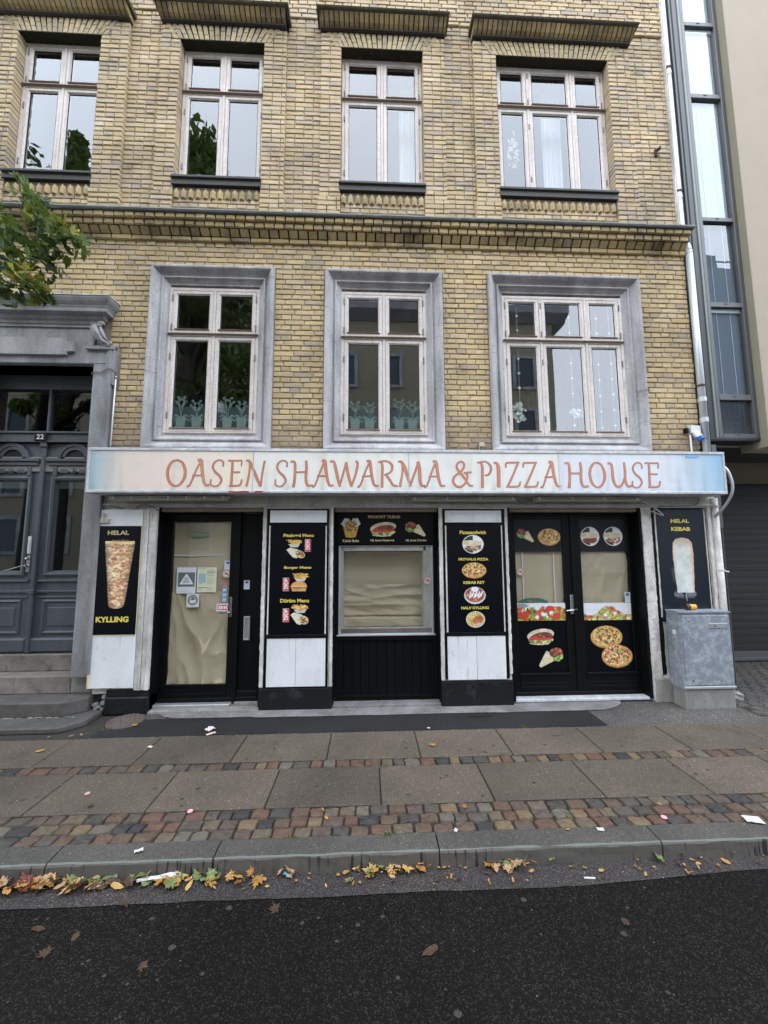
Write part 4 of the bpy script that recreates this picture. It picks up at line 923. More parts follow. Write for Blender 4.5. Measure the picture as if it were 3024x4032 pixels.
pp = top('paper_sheet', MB().grid(lambda u, v: (-2.30 + .70 * u, 0.175 + wr(u * 2.0, v * 1.6, .010) + cz(u * 1.5 + 3, v * 5 + 1, .004) + (cz(u * 2.6 + v * 3.2, v * 3.0 + 7 - u * 2.5, .030) + cz(u * 5 - v * 5, v * 4 + 3, .010) * max(0, .55 - v) * 1.8 if v < .55 else 0) + (0.004 if v > .78 else 0), .22 + 1.9 * v), 60, 120), m_paper, 'creased brown paper taped inside the glass door', 'paper', smooth=True)
m = MB().box(-2.285, -1.72, .160, .164, 1.690, 1.700).box(-2.283, -1.72, .161, .165, 2.06, 2.066); top('tape_strip', m, m_blind, 'pale tape strip across the brown paper in the glass door', 'tape')
# window with lower planks
w1 = put('shop_window', frame(-.388, .83, .03, 2.25, .10, .045, .08).bbox(-.345, .787, .10, .17, .70, .765, .004).bbox(-.345, .787, .10, .17, 1.805, 1.83, .004), m_black, B)
put('alu_frame', frame(-.345, .785, .760, 1.808, .112, .016, .03).bbox(-.36, .80, .085, .13, .752, .768, .003), m_alu, w1)
put('pane', MB().add([(-.33, .125, .775), (.77, .125, .775), (.77, .125, 1.795), (-.33, .125, 1.795)], [(0, 1, 2, 3)]), m_shopglass, w1, fix=False)
put('display_box', MB().box(-.345, -.29, .13, .42, .77, 1.80).box(.67, .785, .13, .42, .77, 1.80).box(-.30, .70, .13, .42, 1.74, 1.80).box(-.30, .70, .135, .19, .77, .835), m_lintel, w1)
put('display_floor', MB().box(-.30, .70, .19, .42, .79, .83).bbox(-.31, .76, .127, .15, .772, .83, .003), m_granite, w1)
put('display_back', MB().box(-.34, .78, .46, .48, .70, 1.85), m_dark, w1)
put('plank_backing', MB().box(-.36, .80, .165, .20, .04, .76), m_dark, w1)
xs = [-.345, -.281, -.182, -.083, .014, .116, .218, .321, .422, .524, .628, .733, .787]
for a, b in zip(xs, xs[1:]): put('plank', MB().bbox(a + .001, b - .001, .128 + R.uniform(-.001, .001), .16, .07, .70, .0045), m_black, w1, fix=False)
put('bottom_rail', MB().bbox(-.39, .83, .095, .15, .035, .068, .005).prismx([(.09, .068), (.088, .078), (.128, .09), (.128, .066)], -.36, .80), m_black, w1)
put('step_stone', MB().bbox(-.39, .83, -.03, .12, -.01, .030, .004), m_cstrip, B)
sh = MB().grid(lambda u, v: (-.30 + .99 * u, .30 + cz(u * 1.2, v * 4, .018) + cz(u * 4 + v * 3, v * 5, .008) + (.03 * max(0, 1 - abs(v - .22) / .04) if v < .26 else 0), .83 + .50 * v), 50, 60)
top('paper_sheet', sh, m_paper, 'lower brown paper sheet folded across the takeaway window', 'paper', smooth=True)
sh = MB().grid(lambda u, v: (-.30 + .99 * u, .335 + wr(u * 1.2 + 4, v * 2, .008), 1.06 + .66 * v + .01 * math.sin(u * 3)), 40, 40)
top('paper_sheet', sh, m_paper, 'upper brown paper sheet at the back of the takeaway window', 'paper', smooth=True)
# double door
d2 = put('shop_double_door', frame(1.69, 3.36, .04, 2.25, .10, .045, .08), m_black, B)
for a, b, ga, gb in ((1.742, 2.497, 1.797, 2.390), (2.503, 3.318, 2.612, 3.208)):
    m = MB().bbox(a, ga, .120, .165, .05, 2.205, .005).bbox(gb, b, .120, .165, .05, 2.205, .005).bbox(ga, gb, .120, .165, 2.122, 2.205, .005).bbox(ga, gb, .120, .165, .05, .285, .005)
    m.bbox(ga - .012, gb + .012, .100, .13, .270, .296, .003).bbox(ga + .02, gb - .02, .112, .13, .128, .142, .002).bbox(ga + .0, gb + .0, .113, .13, .185, .190, .002)
    put('door_leaf', m, m_black, d2)
    put('pane', MB().add([(ga, .137, .285), (gb, .137, .285), (gb, .137, 2.122), (ga, .137, 2.122)], [(0, 1, 2, 3)]), m_shopglass, d2, fix=False)
    for z0, z1, mt, nm in ((1.72, 2.122, m_dull, 'top_film'), (.285, .897, m_poster, 'lower_film')):
        put(nm, MB().add([(ga, .1345, z0), (gb, .1345, z0), (gb, .1345, z1), (ga, .1345, z1)], [(0, 1, 2, 3)]), mt, d2, fix=False)
put('meeting_stile', MB().bbox(2.485, 2.52, .102, .125, .05, 2.2, .005), m_black, d2)
m = MB().bbox(2.438, 2.478, .098, .118, .975, 1.205, .004); m.lathe([(.010, 0), (.010, -.008)], (2.458, .098, 1.14), 'y', 12); m.tube([(2.458, .10, 1.03), (2.458, .062, 1.03), (2.445, .055, 1.03), (2.36, .055, 1.022)], .009, 8)
m.bbox(2.475, 2.52, .09, .118, 1.025, 1.035, .003)
put('door_handle', m, m_steel, d2)
put('threshold', MB().bbox(1.68, 3.36, -.0, .13, .012, .042, .004), m_signframe, d2)
top('paper_sheet', MB().grid(lambda u, v: (1.78 + .63 * u, .168 + wr(u * 2 + 3, v * 2, .012), .9 + .9 * v), 40, 50), m_paper, 'brown paper inside the left leaf of the double door', 'paper', smooth=True)
top('paper_sheet', MB().grid(lambda u, v: (2.60 + .63 * u, .170 + cz(u * 2.6 + 8, v * 3, .014) + cz(u * 5, v * 5 - u * 4, .007), .9 + .9 * v), 40, 50), m_paper, 'brown paper inside the right leaf of the double door', 'paper', smooth=True)
top('hanging_strip', MB().box(1.885, 1.897, .150, .155, 1.10, 1.715), m_blind, 'left white vertical strip inside the left door pane', 'strip')
top('hanging_strip', MB().box(2.275, 2.287, .150, .155, 1.10, 1.715), m_blind, 'right white vertical strip inside the left door pane', 'strip')
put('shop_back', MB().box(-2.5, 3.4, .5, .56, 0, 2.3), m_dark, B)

# ---- shop sign
SX0, SX1, SZ0, SZ1, SY = -3.03, 4.15, 2.375, 2.87, -.30
S = root('shop_sign', 'long white light box reading OASEN SHAWARMA & PIZZA HOUSE in orange letters', 'sign', (.56, SY, SZ0))
m = MB().bbox(SX0, SX1, SY, -.10, SZ1 - .032, SZ1, .004).bbox(SX0, SX1, SY, -.10, SZ0, SZ0 + .030, .004).bbox(SX0, SX0 + .028, SY + .001, -.10, SZ0 + .03, SZ1 - .032, .004).bbox(SX1 - .028, SX1, SY + .001, -.10, SZ0 + .03, SZ1 - .032, .004)
m.box(SX0 + .02, SX1 - .02, -.12, -.10, SZ0 + .01, SZ1 - .01)
put('sign_frame', m, m_signframe, S, bevel=0)
put('sign_underside', MB().box(SX0 + .01, SX1 - .01, -.285, -.11, SZ0 - .006, SZ0 - .001), m_signframe, S)
seams = [SX0 + .028, -1.257, .461, 2.178, SX1 - .028]
def srgbv(c): c = np.asarray(c, float) / 255.0; return np.where(c > .04045, ((c + .055) / 1.055) ** 2.4, c / 12.92)
def colmesh(name, V, F, C, mat, parent, smooth=False):
    off = np.array(wloc(parent)) if parent else np.zeros(3)
    me = bpy.data.meshes.new(name); me.from_pydata((np.asarray(V) - off).tolist(), [], F); me.materials.append(mat)
    a = me.color_attributes.new('Col', 'FLOAT_COLOR', 'POINT'); a.data.foreach_set('color', np.concatenate([C, np.ones((len(C), 1))], 1).astype(np.float32).ravel())
    o = bpy.data.objects.new(name, me); COL.objects.link(o)
    if parent: o.parent = parent
    return o
for i in range(4):
    a, b = seams[i] + .002, seams[i + 1] - .002; nx, nz = 160, 16; V = []; F = []; C = []
    for j in range(nz + 1):
        for k in range(nx + 1):
            x = a + (b - a) * k / nx; v = j / nz; z = SZ0 + .030 + (SZ1 - .032 - SZ0 - .03) * v
            V.append((x, SY + .008, z))
            nn = .5 + .5 * mnoise.noise(Vector((x * 1.5, v * 1.5, 4)))
            c = np.array([242, 240, 234.]) + 8 * (nn - .5)
            if i == 0:  # left panel: warm glow put into its colour, after the blue end
                t = min(1, max(0, (x - SX0 + .03) / .40)) ** .7; c = np.array([140, 190, 210.]) * (1 - t) + np.array([240, 224, 214.]) * t
                t2 = min(1, max(0, (x + 2.3) / 1.0)); c = c * (1 - t2) + np.array([248, 236, 218.]) * t2
            if i == 3:
                t = min(1, max(0, (x - 3.35) / .85)) ** 1.4 * (.75 + .25 * v); c = (np.array([230, 232, 238.]) * (1 - t) + np.array([132, 184, 218.]) * t)
            if i == 3 or i == 2: c = c * np.array([.985, .99, 1.0])
            st_ = mnoise.noise(Vector((x * 13, v * .7, 9))); c = c * (1 - .055 * max(0, st_ - .05) * 2 * (1.2 - v)) * np.array([1, .995 - .03 * max(0, st_), .985 - .06 * max(0, st_)])
            gr = max(0, mnoise.noise(Vector((x * 5, v * 6, 2))) - .1); e_ = max(0, .18 - v) / .18 + max(0, v - .9) * 4; c = c * (1 - .05 * gr - .07 * min(1, e_) * (.5 + st_))
            C.append(srgbv(np.clip(c, 0, 252)) * .92)
    for j in range(nz):
        for k in range(nx): q = j * (nx + 1) + k; F.append((q, q + 1, q + nx + 2, q + nx + 1))
    colmesh('sign_panel', V, F, np.array(C), m_signface, S)
for x in seams[1:4]: put('panel_joint', MB().bbox(x - .006, x + .006, SY + .002, SY + .012, SZ0 + .03, SZ1 - .032, .002), m_signframe, S)
put('red_paint_smear', MB().prism([(-1.52, 2.384), (-1.44, 2.379), (-1.36, 2.383), (-1.30, 2.378), (-1.29, 2.392), (-1.35, 2.397), (-1.43, 2.390), (-1.50, 2.398)], SY - .0015, SY + .001).prism([(-1.24, 2.38), (-1.20, 2.378), (-1.13, 2.386), (-1.16, 2.398), (-1.22, 2.40)], SY - .0015, SY + .001), mottled('red_smear', (.42, .02, .02), (.3, .03, .03), 30, .5, 0), S)
put('blue_tape', MB().box(3.68, 3.83, SY + .004, SY + .0075, 2.800, 2.832), mottled('blue_tape_mat', (.18, .45, .66), (.16, .40, .6), 30, .5, 0), S)
# calligraphic letters: strokes are (x, y, half width) in units of the letter box, x scaled by width
G = {
 'O': [[(.55, .98, .045), (.30, .93, .07), (.12, .72, .095), (.08, .46, .10), (.20, .16, .085), (.46, .02, .045), (.70, .08, .07), (.90, .32, .095), (.92, .60, .10), (.78, .88, .07), (.55, .98, .045)]],
 'A': [[(.03, .0, .06), (.16, .10, .045), (.38, .58, .045), (.60, .98, .05)], [(.46, .98, .07), (.60, .96, .10), (.66, .60, .095), (.74, .24, .085), (.84, .06, .06), (1.0, .06, .04)], [(.24, .40, .035), (.66, .42, .035)]],
 'S': [[(.92, .76, .06), (.90, .92, .06), (.62, .99, .05), (.28, .90, .075), (.16, .72, .09), (.36, .54, .10), (.68, .40, .11), (.84, .22, .09), (.62, .05, .06), (.34, .01, .05), (.06, .08, .06), (.06, .26, .05)]],
 'E': [[(.08, .97, .045), (.30, .96, .07), (.34, .80, .10), (.32, .40, .10), (.30, .08, .10), (.22, .02, .06)], [(.24, .97, .05), (.70, .97, .05), (.93, .97, .05), (.93, .78, .035)], [(.30, .54, .045), (.84, .54, .05)], [(.24, .035, .055), (.74, .04, .065), (.92, .10, .07), (.98, .26, .045)]],
 'N': [[(.04, .98, .04), (.18, .97, .05), (.22, .80, .05), (.18, .40, .055), (.08, .02, .06)], [(.14, .98, .06), (.28, .84, .09), (.58, .34, .10), (.78, .02, .08)], [(.80, .04, .055), (.86, .50, .045), (.96, .96, .06)]],
 'H': [[(.02, .95, .045), (.18, .93, .06), (.21, .70, .075), (.20, .30, .075), (.15, .0, .085)], [(.70, .98, .06), (.72, .70, .075), (.70, .30, .075), (.78, .06, .065), (1.0, .06, .045)], [(.20, .55, .04), (.72, .56, .04)]],
 'W': [[(.01, .96, .035), (.13, .95, .055), (.20, .72, .07), (.28, .32, .07), (.36, .02, .05)], [(.35, .04, .035), (.48, .55, .035), (.58, .92, .045)], [(.57, .92, .055), (.62, .60, .065), (.70, .25, .065), (.77, .02, .045)], [(.76, .04, .035), (.90, .45, .04), (.98, .86, .05), (.93, .98, .045)]],
 'R': [[(.02, .95, .04), (.16, .94, .05), (.22, .80, .085), (.21, .35, .085), (.20, .0, .09)], [(.12, .97, .045), (.42, .99, .05), (.66, .90, .07), (.74, .74, .08), (.64, .57, .06), (.34, .46, .04)], [(.38, .49, .05), (.58, .30, .08), (.78, .08, .065), (1.0, .04, .045)]],
 'M': [[(.03, .97, .04), (.16, .95, .05), (.18, .60, .045), (.08, .02, .06)], [(.15, .96, .07), (.26, .75, .085), (.40, .30, .075), (.47, .04, .05)], [(.46, .04, .04), (.64, .55, .045), (.80, .96, .05)], [(.76, .96, .07), (.82, .70, .085), (.84, .25, .08), (.90, .06, .055), (1.0, .07, .035)]],
 '&': [[(.98, .06, .045), (.80, .10, .06), (.56, .40, .08), (.26, .72, .07), (.30, .93, .055), (.50, .98, .05), (.60, .84, .06), (.46, .62, .05), (.14, .42, .06), (.06, .22, .075), (.20, .05, .065), (.44, .03, .055), (.66, .20, .05), (.74, .42, .045), (.68, .50, .04)], [(.58, .55, .04), (.92, .58, .045)]],
 'P': [[(.03, .95, .05), (.22, .94, .06), (.33, .80, .11), (.32, .35, .11), (.30, .0, .12)], [(.18, .97, .05), (.55, .99, .055), (.84, .86, .09), (.90, .68, .10), (.74, .50, .07), (.50, .46, .055)]],
 'I': [[(.05, .95, .10), (.45, .93, .14), (.66, .75, .22), (.66, .35, .22), (.62, .02, .24)]],
 'Z': [[(.06, .78, .045), (.10, .94, .06), (.50, .96, .06), (.92, .97, .05)], [(.86, .95, .075), (.56, .55, .08), (.28, .20, .08), (.10, .04, .06)], [(.08, .04, .06), (.50, .035, .06), (.86, .06, .06), (.96, .22, .045)]],
 'U': [[(.02, .95, .045), (.16, .93, .06), (.20, .70, .075), (.21, .35, .085), (.30, .10, .07), (.44, .04, .055), (.60, .14, .05), (.72, .38, .04)], [(.74, .98, .05), (.76, .70, .07), (.75, .30, .07), (.84, .07, .06), (1.0, .08, .04)]],
}
m_lo = mottled('brown_letter_outline', (.20, .055, .022), (.16, .05, .022), 20, .4, 0)
m_lf = mottled('orange_letter_fill', (.62, .23, .12), (.56, .21, .13), 5, .4, 0, spots=(.64, .33, .22), spot_lo=.5, spot_hi=.7, spot_scale=3)
def catmull(p, k=6):
    out = []; n = len(p)
    for i in range(n - 1):
        p0, p1, p2, p3 = (np.array(p[max(i - 1, 0)]), np.array(p[i]), np.array(p[i + 1]), np.array(p[min(i + 2, n - 1)]))
        for j in range(k):
            t = j / k; out.append(.5 * ((2 * p1) + (-p0 + p2) * t + (2 * p0 - 5 * p1 + 4 * p2 - p3) * t * t + (-p0 + 3 * p1 - 3 * p2 + p3) * t ** 3))
    out.append(np.array(p[-1])); return out
def glyph(ch, x0, x1, zb, hgt, y):
    w = x1 - x0
    for mat, grow, base_ in ((m_lo, .0042, 0), (m_lf, 0.0, -.0012)):
        mb = MB()
        for si, s_ in enumerate(G[ch]):
            pts = catmull([(x0 + a * w, zb + b * hgt, c * (.145 if ch == 'I' else w)) for a, b, c in s_]) if len(s_) > 2 else [np.array((x0 + a * w, zb + b * hgt, c * w)) for a, b, c in s_]
            L_, Rr = [], []
            for i, p in enumerate(pts):
                d = pts[min(i + 1, len(pts) - 1)][:2] - pts[max(i - 1, 0)][:2]; d = d / (np.linalg.norm(d) + 1e-9)
                hw = min(p[2] * .58, .0180) * .92 + grow * .80 + .0012; nx_, nz_ = -d[1], d[0]
                e = 0
                if i == 0: e = -grow
                if i == len(pts) - 1: e = grow
                q = p[:2] + d * e
                yy = y + base_ - si * .00018
                L_.append((q[0] + nx_ * hw, yy - i * 1.2e-6, q[1] + nz_ * hw)); Rr.append((q[0] - nx_ * hw, yy - i * 1.2e-6, q[1] - nz_ * hw))
            n = len(L_); mb.add(L_ + Rr, [(i, i + n, i + n + 1, i + 1) for i in range(n - 1)])
        o = put('letter_outline' if grow else 'letter', mb, mat, S, fix=False)
LET = [('O', -2.195, -1.974), ('A', -1.967, -1.728), ('S', -1.719, -1.574), ('E', -1.541, -1.376), ('N', -1.343, -1.128), ('S', -1.02, -.88), ('H', -.853, -.608), ('A', -.612, -.382), ('W', -.418, -.105), ('A', -.114, .117), ('R', .117, .331), ('M', .336, .634), ('A', .63, .862), ('&', .944, 1.185),
       ('P', 1.236, 1.411), ('I', 1.427, 1.503), ('Z', 1.553, 1.731), ('Z', 1.754, 1.935), ('A', 1.952, 2.192), ('H', 2.244, 2.508), ('O', 2.519, 2.722), ('U', 2.748, 3.013), ('S', 3.021, 3.162), ('E', 3.176, 3.358)]
for ch, a, b in LET: glyph(ch, a, b, 2.444, .298, SY + .0065)

# ---- lights under the sign
def tube_light(x0, x1, z, y, label, clips):
    t = root('fluorescent_light', label, 'light', ((x0 + x1) / 2, y, z - .03), 'fluorescent lights under the sign')
    put('housing', MB().prismx([(y + .055, z + .028), (y - .012, z + .026), (y - .022, z + .014), (y - .020, z + .006), (y + .055, z + .004)], x0, x1), m_lintel, t)
    put('diffuser', MB().prismx([(y + .045, z + .003), (y - .026, z + .003), (y - .032, z - .012), (y - .024, z - .026), (y + .004, z - .034), (y + .036, z - .026), (y + .046, z - .010)], x0 + .012, x1 - .012), m_beige_plastic, t, smooth=False)
    for k in range(clips): x = x0 + .06 + (x1 - x0 - .12) * k / (clips - 1); put('clip', MB().bbox(x - .010, x + .010, y - .037, y - .01, z - .012, z + .020, .003), m_wplastic, t)
tube_light(-2.87, -1.56, 2.335, -.15, 'long fluorescent lamp with seven clips under the left end of the sign', 7)
tube_light(.48, 1.74, 2.335, -.13, 'closed fluorescent lamp under the sign above the small takeaway window', 4)
tube_light(1.94, 3.23, 2.335, -.13, 'fluorescent lamp under the sign above the black double doors', 4)
def cable(name, pts, r, mat, label, cat='cable', group=None):
    pp_ = [tuple(p) for p in catmull(pts, 6)]
    return top(name, MB().tube(pp_, r, 7), mat, label, cat, group, smooth=True)
cable('cable', [(-2.86, -.13, 2.33), (-2.90, -.10, 2.30), (-2.88, -.07, 2.25), (-2.80, -.065, 2.235), (-2.76, -.06, 2.22)], .004, m_cable, 'thin grey cable dropping from the left lamp behind the white board')
cable('cable', [(-2.62, -.06, 2.24), (-2.55, -.08, 2.265), (-2.48, -.09, 2.26), (-2.41, -.08, 2.235), (-2.375, -.06, 2.20)], .006, m_cable, 'short drooping cable over the fluted moulding left of the glass door')
cable('cable', [(1.74, -.12, 2.335), (1.79, -.11, 2.30), (1.85, -.11, 2.295), (1.90, -.11, 2.33), (1.95, -.12, 2.338)], .005, m_cable, 'grey cable looping between the two right lamps')
cable('cable', [(3.22, -.12, 2.335), (3.33, -.12, 2.28), (3.42, -.12, 2.22), (3.50, -.11, 2.155), (3.49, -.10, 2.15), (3.40, -.09, 2.19), (3.30, -.07, 2.23)], .008, m_alu, 'thick pale cable loop hanging before the kebab poster')
cable('cable', [(4.02, -.05, 2.36), (4.00, -.06, 2.31), (3.97, -.06, 2.285), (3.88, -.05, 2.27), (3.50, -.05, 2.262)], .006, m_cable, 'grey cable along the lintel at its right end')
# ---- pipes and small fittings on the brick
dp = root('downpipe', 'pale zinc rain pipe at the right corner of the brick building', 'pipe', (4.178, -.045, 2.9))
put('pipe_length', MB().tube([(4.178, -.045, 2.86), (4.178, -.045, 5.60)], .040, 20).tube([(4.178, -.045, 5.56), (4.185, -.02, 5.68), (4.19, .03, 5.80), (4.19, .05, 5.9), (4.19, .05, 9.9)], .042, 20), m_zincpipe, dp, smooth=True)
for z in (3.34, 3.60, 6.46, 8.35): put('pipe_sleeve', MB().lathe([(.041, -.03), (.046, -.028), (.046, .028), (.041, .03)], (4.178 if z < 5.7 else 4.19, -.045 if z < 5.7 else .05, z), 'z', 20), m_zincpipe, dp)
for z in (3.78, 6.54, 8.43): put('pipe_collar', MB().lathe([(.049, -.012), (.049, .012)], (4.178 if z < 5.7 else 4.19, -.045 if z < 5.7 else .05, z), 'z', 20), m_rust, dp)
wp = root('drain_pipe', 'white painted pipe beside the kebab poster under the sign', 'pipe', (4.20, -.05, 0))
put('pipe_length', MB().tube([(4.203, -.052, .05), (4.203, -.052, 2.36)], .036, 18), m_plaster, wp, smooth=True)
put('pipe_collar', MB().lathe([(.044, -.012), (.044, .012)], (4.203, -.052, 2.262), 'z', 18).lathe([(.042, -.008), (.042, .008)], (4.203, -.052, 1.5), 'z', 18), m_plaster, wp)
put('nail', MB().tube([(4.23, -.06, 1.49), (4.29, -.075, 1.475)], .007, 6), m_wplastic, wp)
top('steel_post', MB().bbox(4.235, 4.30, -.05, .02, 2.0, 3.03, .004), m_bayframe, 'short grey square post sticking up behind the right end of the sign', 'post')
cable('handrail_tube', [(4.22, -.10, 2.78), (4.245, -.20, 2.70), (4.262, -.24, 2.56), (4.262, -.24, 2.42), (4.235, -.20, 2.30), (4.20, -.14, 2.20), (4.18, -.08, 2.14)], .016, m_alu, 'curved bright steel tube wrapping the right end of the sign', 'tube')
g_ = root('guide_rail', 'dark grey steel guide rail right of the white pipe', 'rail', (4.40, .0, 0))
put('rail', MB().bbox(4.245, 4.325, .02, .07, 0, 2.75, .005).bbox(4.332, 4.345, .01, .06, 0, 2.75, .003), m_bayframe, g_)
put('rail_end', MB().box(4.24, 4.35, .015, .075, 2.75, 2.76), m_bayframe, g_)
cp = root('conduit', 'thin white conduit running down the bricks right of the door surround', 'conduit', (-2.97, -.03, 2.9))
put('conduit_pipe', MB().tube([(-2.975, -.035, 2.80), (-2.962, -.035, 3.80)], .0085, 8), m_wplastic, cp, smooth=True)
put('conduit_clip', MB().bbox(-2.978, -2.945, -.046, -.02, 3.765, 3.785, .002).bbox(-2.985, -2.952, -.046, -.02, 2.94, 2.96, .002), m_cable, cp)
put('conduit_wire', MB().tube([tuple(p) for p in catmull([(-2.962, -.035, 3.80), (-2.963, -.05, 3.84), (-3.00, -.09, 3.865), (-3.06, -.08, 3.855), (-3.11, -.065, 3.835), (-3.20, -.062, 3.835), (-3.235, -.05, 3.815)], 5)], .0055, 6), m_cable, cp)
top('junction_box', MB().bbox(1.345, 1.405, -.045, .0, 2.985, 3.035, .006).bbox(1.352, 1.362, -.02, 0, 2.92, 2.985, .002).bbox(1.382, 1.394, -.02, 0, 2.92, 2.985, .002), m_beige_plastic, 'small beige box on the bricks between middle and right windows', 'junction box')
top('junction_box', MB().bbox(4.00, 4.125, -.05, 0, 3.175, 3.27, .006), m_wplastic, 'square white box on the bricks beside the downpipe', 'junction box')
sk_ = root('power_socket', 'tilted white industrial socket with blue cap under the white box', 'socket', (4.07, -.07, 3.05))
put('socket_body', MB().tube([(4.045, -.05, 3.175), (4.065, -.085, 3.115)], [.032, .037], 16), m_wplastic, sk_, smooth=False)
put('socket_cap', MB().tube([(4.065, -.085, 3.113), (4.077, -.105, 3.078)], [.040, .037], 16).bbox(4.02, 4.045, -.10, -.07, 3.075, 3.11, .004), m_blue, sk_)
put('socket_conduit', MB().tube([(4.005, -.02, 3.16), (4.008, -.02, 2.80)], .011, 8), m_wplastic, sk_, smooth=True)
top('motion_sensor', MB().bbox(3.935, 3.975, -.05, 0, 3.18, 3.24, .008), m_black, 'small black sensor on the bricks left of the white box', 'sensor')
top('iron_anchor', MB().tube([(3.925, .05, 7.14), (3.92, -.03, 7.12), (3.90, -.05, 7.07)], .016, 6).bbox(3.90, 3.93, .02, .05, 7.05, 7.16, .004), m_rust, 'rusty iron hook in the bricks right of the three-light upper window', 'hook')

# ================================================================ CABINET
c = root('utility_cabinet', 'scratched galvanised utility cabinet on a concrete base before the kebab poster', 'cabinet', (3.80, -.14, 0))
put('concrete_base', MB().prismz([(3.512, -.228), (4.085, -.228), (4.085, -.045), (3.512, -.045)], -.02, .20), m_concrete, c, bevel=.008)
put('cabinet_body', MB().bbox(3.503, 4.092, -.232, -.042, .20, 1.03, .003), m_zinc, c)
put('cabinet_door', MB().bbox(3.525, 4.068, -.242, -.23, .245, 1.0, .003), m_zinc, c)
put('cabinet_top', MB().prismx([(-.246, 1.03), (-.246, 1.043), (-.14, 1.050), (-.036, 1.043), (-.036, 1.03)], 3.495, 4.10), m_zinc, c)
put('door_rim', MB().bbox(3.503, 4.092, -.246, -.235, .205, .232, .003), m_alu, c)
m = MB()
for x, z in ((3.60, .945), (3.60, .30)): m.lathe([(.013, 0), (.011, -.006), (.001, -.008)], (x, -.242, z), 'y', 12)
put('lock', m, m_steel, c)
put('side_rivet', MB().lathe([(.007, 0), (.006, -.005), (.001, -.006)], (3.503, -.20, .86), 'x', 8).lathe([(.007, 0), (.006, -.005), (.001, -.006)], (3.503, -.10, .46), 'x', 8), m_bayframe, c)
pl = put('name_plate', MB().bbox(3.83, 4.045, -.249, -.242, .862, .915, .002), m_alu, c)
m = MB()
for x in (3.842, 4.033): m.lathe([(.006, 0), (.001, -.003)], (x, -.249, .888), 'y', 8)
put('screw', m, m_bayframe, pl)
for t_, a, b in (('815', 3.885, 3.915),): 
    co, f, _ = textmesh(t_, bold=.02); put('number', MB().add([(a + q[0] * (b - a), -.2498, .876 + q[1] * .024) for q in co], f), m_black, pl, fix=False)
put('sticker_mark', MB().add([(3.502, -.17, .78), (3.502, -.12, .78), (3.502, -.12, .83), (3.502, -.17, .83)], [(0, 3, 2, 1)]), m_wplastic, c)
can = root('yellow_can', 'yellow and dark paper cup lying on the galvanised cabinet', 'cup', (3.72, -.14, 1.05))
ax = Vector((.95, -.12, .0)).normalized()
cc = Vector((3.715, -.15, 1.083))
put('cup_side', MB().tube([tuple(cc - ax * .012), tuple(cc + ax * .055)], [.034, .030], 18), mottled('yellow_cup', (.75, .42, .03), (.62, .30, .02), 12, .4, 0), can, smooth=False)
put('cup_end', MB().tube([tuple(cc - ax * .05), tuple(cc - ax * .012)], [.036, .0345], 18), mottled('brown_cup', (.07, .03, .015), (.04, .02, .01), 12, .4, 0), can)
bag = MB().grid(lambda u, v: (4.16 + .16 * u, -.09 + .06 * math.sin(u * 3) + .02 * mnoise.noise(Vector((u * 4, v * 4, 1))), .02 + .17 * v * (1 - .6 * u) + .015 * mnoise.noise(Vector((u * 5, v * 5, 9)))), 14, 14)
top('plastic_bag', bag, m_litter, 'crumpled white plastic bag on the cobbles behind the cabinet', 'bag', smooth=True)

# ================================================================ NEIGHBOUR BUILDING
Nb = root('modern_building', 'beige rendered modern building with a narrow glazed bay at its left edge', 'building', (6, 1, 0))
put('wall', MB().box(4.939, 14, -.10, .26, 3.005, 16).box(4.16, 4.94, .22, .30, 3.09, 16), m_beige, Nb)
put('return_face', MB().box(4.933, 4.938, -.098, .26, 3.005, 16), m_khaki, Nb)  # left return of the beige wall, its shade put in as darker khaki
put('bay_side', MB().bbox(4.24, 4.355, .0, .25, 3.125, 16, .004), m_baydark, Nb)
put('bay_groove', MB().box(4.27, 4.285, -.004, .01, 3.125, 16).box(4.16, 4.24, .02, .2, 3.125, 16), m_dark, Nb)
put('bay_trim', MB().bbox(4.357, 4.390, -.012, .1, 3.13, 16, .004), m_baytrim, Nb)
put('bay_base', MB().box(4.16, 4.935, -.008, .26, 3.108, 3.13), m_baydark, Nb)
put('bay_underside', MB().box(4.16, 4.93, .0, .26, 3.095, 3.107), m_baydark, Nb)
put('bay_post', MB().bbox(4.396, 4.447, -.006, .12, 3.13, 16, .004).bbox(4.875, 4.932, -.006, .12, 3.13, 16, .004), m_bayframe, Nb)
rails = [(3.13, 3.182), (3.622, 3.695), (4.873, 4.938), (6.085, 6.143), (7.935, 8.0), (9.08, 9.145), (10.3, 10.37)]
for a, b in rails:
    put('bay_rail', MB().bbox(4.447, 4.875, -.004, .11, a, b, .004), m_bayframe, Nb)
    put('drain_cap', MB().bbox(4.63, 4.67, -.010, 0, (a + b) / 2 + .004, (a + b) / 2 + .014, .002), m_baydark, Nb)
